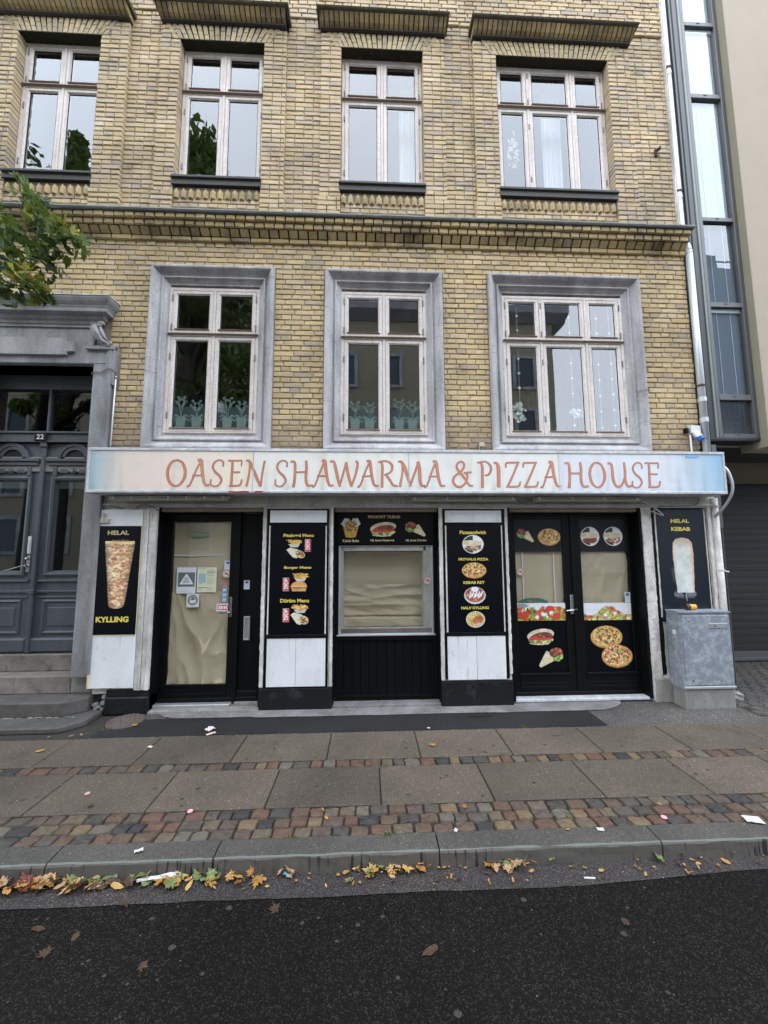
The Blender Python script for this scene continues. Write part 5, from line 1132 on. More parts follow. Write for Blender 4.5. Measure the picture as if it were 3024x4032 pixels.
for i, ((a, b), (c_, d_)) in enumerate(zip(rails, rails[1:])):
    put('bay_pane', MB().add([(4.447, .03, b), (4.875, .03, b), (4.875, .03, c_), (4.447, .03, c_)], [(0, 1, 2, 3)]), m_bayglass, Nb, fix=False)
    bl = root('window_blind', ['slatted grey blind behind the lowest pane of the glazed bay', 'blind with two cords in the second bay pane from below', 'blind with two cords in the third bay pane from below', 'blind in the short bay pane beside the upper cornice', 'blind in the tall bay pane beside the upper windows', 'blind in the topmost visible bay pane'][i], 'blind', (4.66, .06, b), 'blinds in the glazed bay')
    m = MB(); n = int((c_ - b) / .0245)
    if i == 0:
        for k in range(n):
            z = b + .015 + k * .0245
            m.add([(4.455, .055, z + .011), (4.868, .055, z + .011), (4.868, .067, z), (4.455, .067, z)], [(0, 1, 2, 3)])
        put('slat', m, mottled('grey_slat', (.26, .30, .33), (.20, .24, .27), 5, .5, 0), bl)['kind'] = 'stuff'
        put('ladder_tape', MB().box(4.525, 4.531, .048, .053, b, c_).box(4.595, 4.601, .048, .053, b, c_).box(4.665, 4.671, .048, .053, b, c_).box(4.735, 4.741, .048, .053, b, c_).box(4.80, 4.806, .048, .053, b, c_), m_baydark, bl)
    else:
        put('fabric', MB().box(4.455, 4.868, .060, .066, b + .005, c_), mottled('blind_%d' % i, *(((.15, .17, .20), (.12, .14, .17)) if i in (1, 2) else ((.52, .54, .57), (.46, .48, .51))), 3, .8, 0), bl)
        put('cord', MB().box(4.565, 4.571, .052, .057, b, c_).box(4.75, 4.756, .052, .057, b, c_), m_blind, bl)
        if i in (1, 4): put('head_rail', MB().box(4.452, 4.872, .035, .06, c_ - .055, c_ - .004), m_wplastic, bl)
put('recess_ceiling', MB().box(4.16, 14, .26, 4.0, 3.10, 3.14), m_baydark, Nb)
put('recess_beam', MB().box(4.16, 14, 1.20, 1.4, 2.80, 3.14).bbox(4.16, 14, 1.16, 1.25, 2.785, 2.80, .003), m_khaki, Nb)
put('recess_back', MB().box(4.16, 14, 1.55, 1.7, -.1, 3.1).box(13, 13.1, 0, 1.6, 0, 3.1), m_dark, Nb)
g2 = root('roller_shutter', 'dark perforated roller shutter closing the passage', 'shutter', (5.8, 1.42, 0))
def meshmat():
    m, n, l, p = newmat('perforated_steel')
    sx = n.new('ShaderNodeSeparateXYZ'); l.new(pos(n), sx.inputs[0])
    a = math_(n, l, 'FRACT', math_(n, l, 'MULTIPLY', sx.outputs['X'], 36)); b_ = math_(n, l, 'FRACT', math_(n, l, 'MULTIPLY', sx.outputs['Z'], 28))
    f = math_(n, l, 'MULTIPLY', math_(n, l, 'GREATER_THAN', a, .3), math_(n, l, 'GREATER_THAN', b_, .42))
    l.new(mixc(n, l, f, (.030, .028, .025), (.004, .004, .004)), p.inputs['Base Color']); p.inputs['Roughness'].default_value = .5; return m
mm_ = meshmat()
for k in range(24):
    z = .17 + k * .112
    put('shutter_slat', MB().prismx([(1.42, z), (1.4185, z + .05), (1.42, z + .109), (1.44, z + .109), (1.44, z)], 4.2, 13), mm_ if k != 9 else m_baydark, g2, fix=True)
put('bottom_rail', MB().bbox(4.2, 13, 1.39, 1.45, .04, .165, .006).bbox(4.2, 13, 1.37, 1.42, .03, .075, .004), m_bayframe, g2)

# ================================================================ PRINTED PICTURES (vertex-coloured vinyl)
class Cv:
    """little painter: canvas in units -1..1, colours 0..255"""
    def __init__(s, w, h, seed=0, res=64):
        s.asp = h / w; s.nx = res; s.ny = max(4, int(res * h / w)); s.rg = np.random.RandomState(seed)
        u = np.linspace(-1, 1, s.nx); v = np.linspace(-1, 1, s.ny); s.U, s.V = np.meshgrid(u, v)
        s.C = np.zeros((s.ny, s.nx, 3)); s.M = np.zeros((s.ny, s.nx), bool)
    def noise(s, fu, fv, seed=0, octv=3):
        rg = np.random.RandomState(seed + 17); out = np.zeros_like(s.U); amp = 1; tot = 0
        for o in range(octv):
            gu, gv = int(fu * 2 ** o) + 3, int(fv * 2 ** o) + 3; g = rg.rand(gv, gu)
            x = (s.U + 1) / 2 * (gu - 2); y = (s.V + 1) / 2 * (gv - 2); xi, yi = x.astype(int), y.astype(int); fx, fy = x - xi, y - yi
            fx = fx * fx * (3 - 2 * fx); fy = fy * fy * (3 - 2 * fy)
            out += amp * ((g[yi, xi] * (1 - fx) + g[yi, xi + 1] * fx) * (1 - fy) + (g[yi + 1, xi] * (1 - fx) + g[yi + 1, xi + 1] * fx) * fy); tot += amp; amp *= .55
        return out / tot
    def fill(s, m, c, shade=None):
        c = np.asarray(c, float)
        if c.ndim == 1: c = np.broadcast_to(c, s.C.shape)
        if shade is not None: c = c * shade[..., None]
        s.C[m] = c[m]; s.M |= m
    def ell(s, cx, cy, rx, ry, c, rot=0, shade=None, clip=None):
        a = math.radians(rot); x = (s.U - cx); y = (s.V - cy) * s.asp
        xr = x * math.cos(a) + y * math.sin(a); yr = -x * math.sin(a) + y * math.cos(a)
        m = (xr / rx) ** 2 + (yr / (ry * s.asp)) ** 2 < 1
        if clip is not None: m &= clip
        s.fill(m, c, shade); return m
    def poly(s, pts, c, shade=None, clip=None):
        m = np.zeros_like(s.M); n = len(pts)
        for i in range(n):
            x0, y0 = pts[i]; x1, y1 = pts[(i + 1) % n]
            if y0 == y1: continue
            cnd = ((y0 > s.V) != (y1 > s.V)) & (s.U < (x1 - x0) * (s.V - y0) / (y1 - y0) + x0); m ^= cnd
        if clip is not None: m &= clip
        s.fill(m, c, shade); return m
    def line(s, p, q, w, c, clip=None):
        px, py = p; qx, qy = q; dx, dy = qx - px, (qy - py) * s.asp; L = dx * dx + dy * dy + 1e-9
        t = np.clip(((s.U - px) * dx + (s.V - py) * s.asp * dy) / L, 0, 1)
        m = np.hypot(s.U - px - t * dx, (s.V - py) * s.asp - t * dy) < w
        if clip is not None: m &= clip
        s.fill(m, c); return m
    def blobs(s, clip, n, cols, r0, r1):
        ys, xs = np.nonzero(clip)
        for _ in range(n):
            k = s.rg.randint(len(xs)); c = np.array(cols[s.rg.randint(len(cols))]) * s.rg.uniform(.8, 1.12)
            s.ell(s.U[ys[k], xs[k]], s.V[ys[k], xs[k]], s.rg.uniform(r0, r1), s.rg.uniform(r0, r1) / s.asp, np.clip(c, 0, 255), s.rg.uniform(0, 180), clip=clip)
def pr(name, x0, x1, z0, z1, y, parent, fn, seed=0, res=64):
    w, h = x1 - x0, z1 - z0; cv = Cv(w, h, seed, res); fn(cv)
    C = srgbv(np.clip(cv.C, 0, 255)) * .92; idx = -np.ones(cv.M.shape, int)
    M_ = cv.M; q = M_[:-1, :-1] & M_[1:, :-1] & M_[:-1, 1:] & M_[1:, 1:]
    js, is_ = np.nonzero(q); used = np.zeros_like(M_)
    for a, b in ((0, 0), (0, 1), (1, 0), (1, 1)): used[js + a, is_ + b] = True
    idx[used] = np.arange(used.sum()); jj, ii = np.nonzero(used)
    V = np.stack([x0 + w * ii / (cv.nx - 1), np.full(len(ii), y), z0 + h * jj / (cv.ny - 1)], 1)
    F = np.stack([idx[js, is_], idx[js, is_ + 1], idx[js + 1, is_ + 1], idx[js + 1, is_]], 1).tolist()
    return colmesh(name, V, F, C[used], m_print, parent)
RED, DRED, GRN, LG, CRM, TAN, BRN, YEL, WHT = (196, 52, 36), (120, 30, 22), (86, 120, 40), (168, 190, 84), (238, 222, 180), (214, 170, 100), (104, 54, 30), (232, 184, 78), (240, 238, 232)
def f_pizza(cv, tops=None, seed=0):
    n = cv.noise(9, 9, 3)
    cv.ell(0, 0, .97, .97, (190, 128, 62), shade=.75 + .5 * n)
    cv.ell(0, .06, .93, .90, (222, 168, 92), shade=.8 + .4 * n)
    m = cv.ell(0, .06, .83, .80, (226, 190, 110), shade=.75 + .5 * n)
    cv.blobs(m, 130, tops or [(206, 84, 40), (240, 214, 140), (72, 74, 34), (214, 150, 80), (236, 224, 170), (150, 50, 30), (88, 100, 44), (60, 50, 28), (190, 70, 36)], .03, .085)
def f_pizza2(cv): f_pizza(cv, [(204, 60, 50), (222, 120, 96), (240, 226, 176), (236, 206, 140), (186, 48, 40), (244, 236, 206), (150, 50, 40), (110, 80, 40)])
def f_fries(cv, tray=True, v0=-.3):
    rg = cv.rg
    if tray: cv.poly([(-.62, v0 + .05), (.62, v0 + .1), (.42, -.95), (-.30, -.95)], (214, 214, 216), shade=.85 + .2 * cv.noise(4, 4, 2))
    for _ in range(70):
        a = rg.uniform(-.75, .75); x, y = a * .55, v0 + rg.uniform(0, .75); L = rg.uniform(.3, .55); t = a * 1.1 + rg.uniform(-.5, .5)
        dx, dy = math.sin(t) * L, math.cos(t) * L * .5; c = np.array([(234, 190, 88), (214, 158, 60), (246, 214, 128), (190, 128, 48)][rg.randint(4)])
        cv.line((x - dx, y - dy), (x + dx, y + dy), .045, c)
def f_can(cv):
    sh = .55 + .5 * np.cos(cv.U * 1.35)
    cv.poly([(-.9, -.86), (-.7, -.98), (.7, -.98), (.9, -.86), (.9, .84), (.72, .97), (-.72, .97), (-.9, .84)], (206, 28, 40), shade=sh)
    cv.poly([(-.72, .97), (.72, .97), (.9, .86), (-.9, .86)], (190, 190, 194)); cv.poly([(-.7, -.98), (.7, -.98), (.9, -.88), (-.9, -.88)], (150, 150, 154))
    P_ = lambda pts, w=.11: [cv.line(p, q, w, (240, 226, 226)) for p, q in zip(pts, pts[1:])]
    # script wordmark running up the can, with its wave
    def C_(y0): P_([(.38, y0 + .22), (.52, y0 + .12), (.38, y0), (-.1, y0), (-.36, y0 + .07), (-.30, y0 + .22)])
    C_(-.62); C_(.05)
    for y0 in (-.34, .38): P_([(.15, y0), (-.1, y0 - .05), (-.28, y0 + .03), (-.1, y0 + .1), (.15, y0 + .05), (.15, y0)], .09)
    for y0 in (-.17, .55): P_([(.52, y0 - .03), (.0, y0 - .01), (-.30, y0 + .03)], .09)
    for y0 in (-.06, .68): P_([(.15, y0), (-.15, y0 - .04), (-.30, y0 + .04), (.12, y0 + .06), (-.30, y0 + .1)], .08)
    P_([(-.55, -.8), (-.45, -.4), (-.6, 0), (-.5, .4), (-.6, .8)], .06)
def f_pita(cv):
    n = cv.noise(8, 6, 5)
    cv.ell(0, .18, .96, .72, (240, 226, 196), rot=8, shade=.8 + .3 * n)
    m = cv.ell(.02, -.12, .82, .60, (112, 48, 30), rot=10, shade=.7 + .6 * n)
    cv.blobs(m, 40, [(150, 60, 40), (90, 36, 24), (180, 96, 66), (120, 52, 34)], .06, .13)
    m = cv.poly([(-.85, -.12), (-.4, .0), (.2, -.16), (.85, -.06), (.7, -.38), (0, -.46), (-.66, -.36)], (214, 60, 42), shade=.8 + .4 * n)
    m = cv.poly([(-.88, -.34), (-.3, -.42), (.4, -.44), (.90, -.2), (.86, -.52), (.3, -.84), (-.4, -.82), (-.84, -.56)], (140, 160, 70), shade=.7 + .5 * n)
    cv.blobs(m, 26, [(86, 116, 36), (226, 222, 180), (180, 200, 110), (236, 232, 206)], .04, .10)
    cv.poly([(-.9, -.6), (-.5, -.78), (.2, -.86), (.8, -.6), (.5, -.92), (-.1, -.99), (-.7, -.88)], (236, 216, 176))
def f_wrap(cv, flip=1):
    n = cv.noise(6, 6, 8); s_ = flip
    cv.poly([(-.55 * s_, .25), (.35 * s_, .65), (.96 * s_, -.75), (.80 * s_, -.96), (-.05 * s_, -.45), (-.60 * s_, -.1)], (236, 222, 186), shade=.78 + .35 * n)
    m = cv.ell(-.42 * s_, .42, .52, .52, (96, 44, 28), shade=.6 + .8 * n)
    cv.blobs(m, 30, [(170, 70, 50), (90, 36, 24), (206, 80, 46), (70, 60, 30), (190, 110, 76)], .06, .14)
    m = cv.poly([(-.95 * s_, .3), (-.6 * s_, .15), (-.15 * s_, -.05), (-.1 * s_, -.28), (-.6 * s_, -.42), (-.92 * s_, -.1)], (120, 160, 60), shade=.7 + .6 * n)
    cv.blobs(m, 14, [(90, 130, 44), (190, 210, 120)], .04, .1)
def f_burger(cv):
    n = cv.noise(7, 5, 4)
    cv.fill((cv.U ** 2 / .86 + ((cv.V - .05) / .85) ** 2 < 1) & (cv.V > .02), (222, 158, 84), .8 + .35 * n + .1 * cv.V)
    cv.poly([(-.96, .06), (.96, .06), (.98, -.1), (-.98, -.1)], (236, 216, 168)); cv.poly([(-.96, -.08), (.96, -.08), (.9, -.22), (-.9, -.22)], (206, 120, 60))
    m = cv.poly([(-.98, -.2), (.98, -.2), (.94, -.42), (-.94, -.42)], (110, 130, 50)); cv.blobs(m, 24, [(150, 176, 74), (70, 46, 26), (206, 90, 50)], .05, .12)
    cv.poly([(-.9, -.42), (.9, -.42), (.78, -.9), (-.78, -.9)], (222, 170, 96), shade=.8 + .3 * n)
def f_durum_cut(cv):
    n = cv.noise(7, 6, 4)
    cv.poly([(-.98, .6), (-.6, .95), (.1, .7), (.7, .2), (.1, -.9), (-.3, -.75), (-.75, .1)], (238, 228, 202), shade=.8 + .3 * n)
    m = cv.ell(.42, -.18, .55, .62, (226, 200, 150), rot=-25, shade=.8 + .3 * n); m = cv.ell(.42, -.18, .44, .50, (120, 66, 40), rot=-25)
    cv.blobs(m, 34, [(150, 80, 54), (196, 206, 110), (206, 70, 44), (236, 226, 190), (96, 110, 44)], .06, .13)
def f_kebab(cv):
    prof = np.interp(cv.V, [-1, -.93, -.6, 0, .7, .9, .96], [.36, .50, .60, .74, .93, .97, .95]); m = (np.abs(cv.U - .02) < prof) & (cv.V < .93) & ~((cv.V < -.9) & ((cv.U / .5) ** 2 + ((cv.V + .9) / .1) ** 2 > 1))
    n = cv.noise(4, 44, 3, 4); n2 = cv.noise(5, 12, 9, 4); n3 = cv.noise(14, 46, 5, 2)
    edge = np.clip(1.15 - (np.abs(cv.U - .02) / prof) ** 3 * .45, 0, 1.2)
    A, Bc, D_ = np.array([246, 216, 172.]), np.array([202, 140, 100.]), np.array([158, 70, 54.])
    t = np.clip((n - .40) * 4.5, 0, 1)[..., None]; c = A * t + Bc * (1 - t)
    t2 = np.clip((n2 - .55) * 4, 0, 1)[..., None] * .6; c = c * (1 - t2) + D_ * t2
    c = c * (.55 + .75 * n3[..., None]); warm = np.clip(cv.U, 0, 1)[..., None]; c = c * (1 - warm * .15) + np.array([240, 216, 130.]) * warm * .15
    cv.fill(m, c, edge)
    m2 = (np.abs(cv.U) < .95) & (cv.V > .86) & (cv.V < .94); cv.fill(m2, (230, 214, 150), .8 + .4 * n)
    cv.blobs((np.abs(cv.U - .1) < .6) & (cv.V > .93) & (cv.V < .985), 16, [(200, 50, 40), (70, 100, 50), (210, 60, 50)], .04, .09)
def f_worn(cv):
    base = np.array([12, 22, 34.]); n = cv.noise(4, 8, 3, 4); n2 = cv.noise(5, 16, 6, 3)
    body = ((np.abs(cv.U - .06) < np.interp(cv.V, [-.78, .4, .75, .86, .9], [.56, .70, .64, .44, .1])) & (cv.V > -.74) & (cv.V < .9))
    d = np.abs(cv.U - .06) / .70; c = np.array([226, 230, 224.]) * (.80 + .28 * n[..., None])
    w = np.clip((d - .62) * 3.2, 0, 1)[..., None] * np.where(cv.U > 0, .9, .5)[..., None]; c = c * (1 - w) + np.array([222, 168, 130.]) * w
    tp = np.clip((cv.V - .55) * 3, 0, 1)[..., None]; c = c * (1 - tp * .7) + np.array([196, 152, 112.]) * tp * .7 * (.8 + .4 * n[..., None])
    halo = np.clip(1.0 - np.hypot((cv.U - .02) / 1.0, (cv.V + .08) / 1.02) ** 2.2 * 1.1, 0, 1)[..., None] * np.clip((n2 - .30) * 1.8, 0, 1)[..., None] * .55
    low = (np.exp(-((cv.V + .80) / .09) ** 2) * (np.abs(cv.U) < .75) * (n > .35))[..., None] * .6
    full = base * (1 - halo) + np.array([120, 140, 156.]) * halo; full = full * (1 - low) + np.array([160, 168, 172.]) * low
    cv.fill(((halo[..., 0] > .10) | (low[..., 0] > .12)) & ((cv.U / 1.0) ** 2 + (cv.V / 1.0) ** 4 < .98), full); cv.fill(body, c)
    cv.line((.05, -.75), (.08, -.98), .03, (150, 170, 176))
def f_sandwich(cv):
    cv.ell(0, 0, .98, .98, (226, 224, 226)); m = cv.ell(0, 0, .88, .88, (238, 238, 240))
    cv.fill(m & (((cv.U < 0) & (cv.V > 0)) | ((cv.U < 0) & (cv.V < -.35))), (24, 20, 34)); n = cv.noise(7, 6, 2)
    m2 = cv.poly([(-.75, -.2), (.75, -.1), (.72, -.5), (.3, -.72), (-.2, -.66), (-.66, -.45)], (190, 110, 90), shade=.7 + .5 * n); cv.blobs(m2, 30, [(214, 110, 90), (96, 120, 50), (236, 226, 206), (170, 60, 40)], .05, .12)
    cv.poly([(-.84, .34), (-.3, .42), (.4, .38), (.82, .3), (.84, .0), (.3, -.22), (-.3, -.2), (-.86, -.04)], (234, 220, 184), shade=.84 + .25 * n)
def f_sandwich2(cv): f_sandwich(cv); n = cv.noise(6, 6, 4); m2 = cv.poly([(-.66, -.22), (.7, -.16), (.5, -.55), (-.1, -.66), (-.56, -.46)], (140, 40, 34), shade=.7 + .5 * n)
def f_kebabret(cv):
    n = cv.noise(8, 8, 2); cv.ell(0, -.03, .98, .94, (214, 214, 216)); m = cv.ell(.0, .05, .86, .80, (168, 84, 56), shade=.7 + .5 * n)
    cv.blobs(m, 40, [(200, 90, 50), (120, 50, 34), (226, 170, 90), (190, 60, 44)], .06, .12)
    for k in range(9): x = -.5 + k * .13; cv.line((x, -.3 + .3 * ((k * 7) % 3) / 3), (x + .14, .35 - .2 * ((k * 5) % 2)), .055, (240, 238, 240))
    cv.ell(.0, .62, .35, .26, (238, 238, 240))
def f_chicken(cv):
    n = cv.noise(6, 6, 2); cv.ell(0, 0, .97, .97, (222, 214, 200)); m = cv.ell(0, 0, .87, .87, (232, 190, 120), shade=.8 + .3 * n)
    cv.blobs(m & (cv.U < -.0), 26, [(236, 196, 110), (214, 160, 80), (240, 214, 140), (168, 190, 90)], .05, .13)
    mm2 = cv.ell(.25, -.05, .55, .50, (190, 110, 48), rot=30, shade=.7 + .6 * n); cv.ell(.35, -.55, .3, .16, (200, 190, 180)); cv.blobs(m & (cv.V > .5), 14, [(150, 176, 74), (226, 226, 180)], .05, .12)
def f_box(cv):
    n = cv.noise(6, 6, 2)
    cv.poly([(-.98, .38), (-.55, .2), (.0, .6), (-.15, .92), (-.6, .96)], (226, 232, 238), shade=.85 + .2 * n); cv.poly([(.98, .38), (.6, .2), (.0, .6), (.2, .95), (.7, .98)], (230, 236, 242), shade=.85 + .2 * n)
    m = cv.ell(0, .35, .6, .36, (206, 160, 96)); cv.blobs(m, 30, [(226, 176, 96), (160, 90, 60), (196, 120, 70), (236, 200, 120)], .06, .14)
    cv.poly([(-.78, .22), (-.5, .06), (.5, .06), (.8, .22), (.5, -.9), (.2, -.98), (-.2, -.98), (-.5, -.9)], (226, 178, 60), shade=.8 + .25 * n)
    cv.ell(-.15, -.22, .30, .10, (120, 40, 50), rot=-12); cv.ell(-.15, -.22, .20, .05, (70, 80, 150), rot=-12); cv.ell(.1, -.62, .2, .1, (206, 150, 40)); cv.ell(.45, -.2, .10, .10, (90, 60, 30))
    cv.poly([(-.98, .38), (-.78, .22), (-.5, .06), (-.45, .16), (-.6, .28)], (236, 240, 244)); cv.poly([(.98, .38), (.8, .22), (.5, .06), (.45, .16), (.6, .28)], (236, 240, 244))
def f_salad(cv, a=1):
    n = cv.noise(10, 4, 2); full = np.ones_like(cv.M)
    cv.fill(full, (236, 238, 242), .95 + .06 * n)
    if a == 1:
        top_ = .15 + .75 * cv.noise(5, 1, 8); m = cv.V < top_
        cv.poly([(-1, .9), (-.7, 1), (-.5, .7), (-.98, .1)], (150, 152, 160)); cv.poly([(1, .95), (.72, 1), (.62, .8), (.9, .3)], (226, 226, 230))
        cols = [(206, 60, 36), (214, 76, 44), (150, 190, 60), (120, 160, 44), (238, 240, 236), (226, 96, 60), (180, 206, 90)]
    else:
        top_ = -1 + 1.9 * np.clip(1 - np.abs((cv.U - .12) / .85) ** 1.6, 0, 1) * (.6 + .5 * cv.noise(6, 1, 5)); m = cv.V < np.maximum(top_, -.6 + .4 * cv.noise(5, 1, 3))
        cols = [(168, 200, 80), (196, 218, 120), (220, 90, 50), (236, 236, 222), (140, 180, 60), (226, 110, 66)]
        cv.poly([(-1, -.2), (-.6, -.8), (-1, -.85)], (40, 40, 46))
    cv.fill(m, cols[2]); cv.blobs(m, 90, cols, .04, .13); cv.blobs(m, 60, cols + [(60, 80, 24), (150, 40, 24)], .015, .05)
    if a == 1:
        for x, y in ((-.72, -.45), (.62, -.55), (-.9, -.4), (.35, .25)): cv.ell(x, y, .2, .42, (210, 60, 34), 20, shade=.85 + .25 * n)
    for x, y in ((-.28, .05), (.12, .1), (.02, -.75), (-.5, -.9)) if a == 1 else ((.18, .45),): cv.ell(x, y, .055, .15, (20, 18, 26)); cv.ell(x + .01, y + .04, .02, .05, (190, 190, 196))
    for x, y in ((-.22, .5), (.08, -.3), (-.2, -.6), (.4, -.1)) if a == 1 else ((.3, -.2), (-.1, -.4), (.85, -.8)): cv.poly([(x - .08, y - .15), (x + .06, y - .22), (x + .09, y + .15), (x - .05, y + .2)], (242, 244, 240))
def f_palm(cv):
    g_ = (20, 96, 74)
    for (cx, cy, sc) in ((-.05, -.2, 1), (-.7, -.75, .45)):
        for a in (-70, -40, -10, 20, 45, 75, 100):
            t = math.radians(a + 0); pts = [(cx + sc * .9 * k / 6 * math.sin(t), cy + sc * (.9 * k / 6 * math.cos(t) - .7 * (k / 6) ** 2)) for k in range(7)]
            for p, q in zip(pts, pts[1:]): cv.line(p, q, .05 * sc + .02, g_)
        cv.line((cx, cy), (cx - .02, -1), .035, g_)

def textrow(body, xc, w, z0, z1, y, mat, parent, bold=.02): return lettering(body, xc - w / 2, xc + w / 2, z0, z1, y, mat, parent, bold)
# poster 1: HELAL / KYLLING
t = root('poster', 'tall black poster HELAL KYLLING with a whole chicken kebab cone on the left pillar', 'poster', (-2.775, -.065, .835))
put('poster_sheet', MB().bbox(-3.004, -2.549, -.0665, -.062, .835, 2.03, .001), m_poster, t)
put('poster_edge', MB().box(-3.012, -3.004, -.067, -.062, .83, 2.035).box(-3.0, -2.55, -.067, -.062, .827, .835).box(-2.549, -2.543, -.067, -.062, .83, 2.035), m_cream, t)
lettering('HELAL', -2.914, -2.680, 1.930, 1.978, -.0672, m_cream, t, .03)
lettering('KYLLING', -2.98, -2.630, .970, 1.032, -.0672, m_yellow, t, .045)
pr('kebab_picture', -2.945, -2.605, 1.115, 1.885, -.0674, t, f_kebab, 1, 84)
# poster 2
t = root('poster', 'black menu poster with three menus of fries and red cans beside the glass door', 'poster', (-.80, -.065, .815), 'menu posters')
put('poster_sheet', MB().bbox(-1.108, -.483, -.0665, -.060, .815, 2.022, .001), m_poster, t)
yy = -.0674
for txt, x0, x1, z0, z1 in (('Pitabrød Menu', -.962, -.617, 1.900, 1.938), ('Burger Menu', -.946, -.642, 1.533, 1.570), ('Dürüm Menu', -.982, -.660, 1.165, 1.207)): lettering(txt, x0, x1, z0, z1, yy, m_yellow, t, .03)
pr('fries_picture', -.955, -.725, 1.78, 1.895, yy, t, f_fries, 3); pr('pita_picture', -.93, -.705, 1.65, 1.785, yy - .0004, t, lambda c: f_durum_cut(c), 4); pr('can_picture', -.727, -.640, 1.73, 1.880, yy - .0006, t, f_can, 1, 50)
pr('fries_picture', -.882, -.645, 1.395, 1.512, yy, t, f_fries, 5); pr('burger_picture', -.872, -.680, 1.283, 1.408, yy - .0004, t, f_burger, 5); pr('can_picture', -.966, -.876, 1.290, 1.445, yy - .0006, t, f_can, 1, 50)
pr('fries_picture', -.885, -.632, 1.045, 1.165, yy, t, f_fries, 6); pr('wrap_picture', -.868, -.655, .908, 1.062, yy - .0004, t, f_durum_cut, 8); pr('can_picture', -.962, -.868, .948, 1.105, yy - .0006, t, f_can, 1, 50)
# frieze poster above the window
t = root('poster', 'wide black poster FROKOST TILBUD above the small takeaway window', 'poster', (.22, .09, 1.825))
put('poster_sheet', MB().bbox(-.352, .80, .088, .099, 1.825, 2.236, .002), m_poster, t)
yy = .0872
lettering('FROKOST TILBUD', .006, .392, 2.130, 2.163, yy, m_cream, t, .02)
pr('box_picture', -.325, -.078, 1.893, 2.135, yy, t, f_box, 2, 72); pr('pita_picture', .02, .352, 1.905, 2.092, yy, t, f_pita, 3, 80); pr('wrap_picture', .442, .706, 1.902, 2.092, yy, t, f_wrap, 3, 72)
for txt, a, b in (('Kebab Boks', -.296, -.103), ('Hj. lavet Pitabrød', .036, .314), ('Hj. lavet Dürüm', .456, .704)): lettering(txt, a, b, 1.845, 1.877, yy, m_cream, t, .03)
# poster 3
t = root('poster', 'black menu poster with four round dishes from Pizzasandwich to HALV KYLLING', 'poster', (1.24, -.065, .82), 'menu posters')
put('poster_sheet', MB().bbox(.920, 1.562, -.0665, -.060, .815, 2.024, .001), m_poster, t)
yy = -.0674
for txt, a, b, z0, z1 in (('Pizzasandwich', 1.073, 1.382, 1.930, 1.972), ('FRITVALG PIZZA', 1.052, 1.402, 1.624, 1.654), ('KEBAB RET', 1.102, 1.350, 1.357, 1.388), ('HALV KYLLING', 1.072, 1.390, 1.070, 1.102)): lettering(txt, a, b, z0, z1, yy, m_yellow, t, .03)
pr('sandwich_picture', 1.097, 1.356, 1.70, 1.925, yy, t, f_sandwich, 4); pr('pizza_picture', 1.080, 1.382, 1.413, 1.606, yy, t, f_pizza, 6); pr('kebab_plate_picture', 1.104, 1.362, 1.123, 1.335, yy, t, f_kebabret, 5); pr('chicken_plate_picture', 1.118, 1.348, .860, 1.052, yy, t, f_chicken, 5)
# poster 4
t = root('poster', 'dark blue poster HELAL KEBAB with a scraped white kebab cone above the cabinet', 'poster', (3.77, -.036, .92))
put('poster_sheet', MB().bbox(3.466, 4.068, -.038, -.032, .92, 2.218, .001), mottled('faded_blue_poster', (.0030, .0065, .0130), (.0045, .009, .016), 1.6, .35, .04, 8, spots=(.04, .055, .07), spot_lo=.68, spot_hi=.82, spot_scale=14), t)
lettering('HELAL', 3.650, 3.880, 2.062, 2.108, -.0386, m_yellow, t, .035); lettering('KEBAB', 3.650, 3.886, 1.965, 2.012, -.0386, m_yellow, t, .035)
pr('worn_kebab_picture', 3.575, 3.95, 1.13, 1.925, -.0388, t, f_worn, 1, 90)
# door prints
for nm, fn, a, b, z0, z1, sd_, lab, cat in (
    ('wrap_sticker', f_wrap, 1.822, 2.045, 1.83, 2.01, 3, 'wrap picture at the top left of the left door leaf', 'sticker'),
    ('pizza_sticker', f_pizza, 2.082, 2.378, 1.790, 2.010, 7, 'pizza picture at the top right of the left door leaf', 'sticker'),
    ('sandwich_sticker', f_sandwich2, 2.622, 2.868, 1.785, 2.030, 4, 'round sandwich picture at the top left of the right door leaf', 'sticker'),
    ('sandwich_sticker', f_sandwich, 2.912, 3.162, 1.785, 2.030, 9, 'round sandwich picture at the top right of the right door leaf', 'sticker'),
    ('pita_sticker', f_pita, 1.895, 2.245, .610, .812, 5, 'filled pita picture low on the left door leaf', 'sticker'),
    ('wrap_sticker', lambda c: f_wrap(c, -1), 2.025, 2.345, .345, .590, 6, 'wrap picture at the foot of the left door leaf', 'sticker'),
    ('pizza_sticker', f_pizza, 2.672, 3.085, .555, .835, 8, 'vegetable pizza picture low on the right door leaf', 'sticker'),
    ('pizza_sticker', f_pizza2, 2.795, 3.195, .330, .610, 9, 'ham pizza picture overlapping the one above it on the right door leaf', 'sticker'),
    ('salad_sticker', lambda c: f_salad(c, 1), 1.799, 2.388, .898, 1.105, 2, 'band of salad picture across the left door leaf', 'sticker'),
    ('salad_sticker', lambda c: f_salad(c, 2), 2.614, 3.206, .895, 1.100, 3, 'band of salad picture on white across the right door leaf', 'sticker'),
    ('palm_sticker', f_palm, 1.815, 2.20, 1.106, 1.205, 3, 'green palm tree sticker on the left glass pane', 'sticker')):
    o = pr(nm, a, b, z0, z1, 0, None, fn, sd_, 80); o.location.y = .1325 if 'ham' not in lab else .1315
    tag(o, lab, cat)
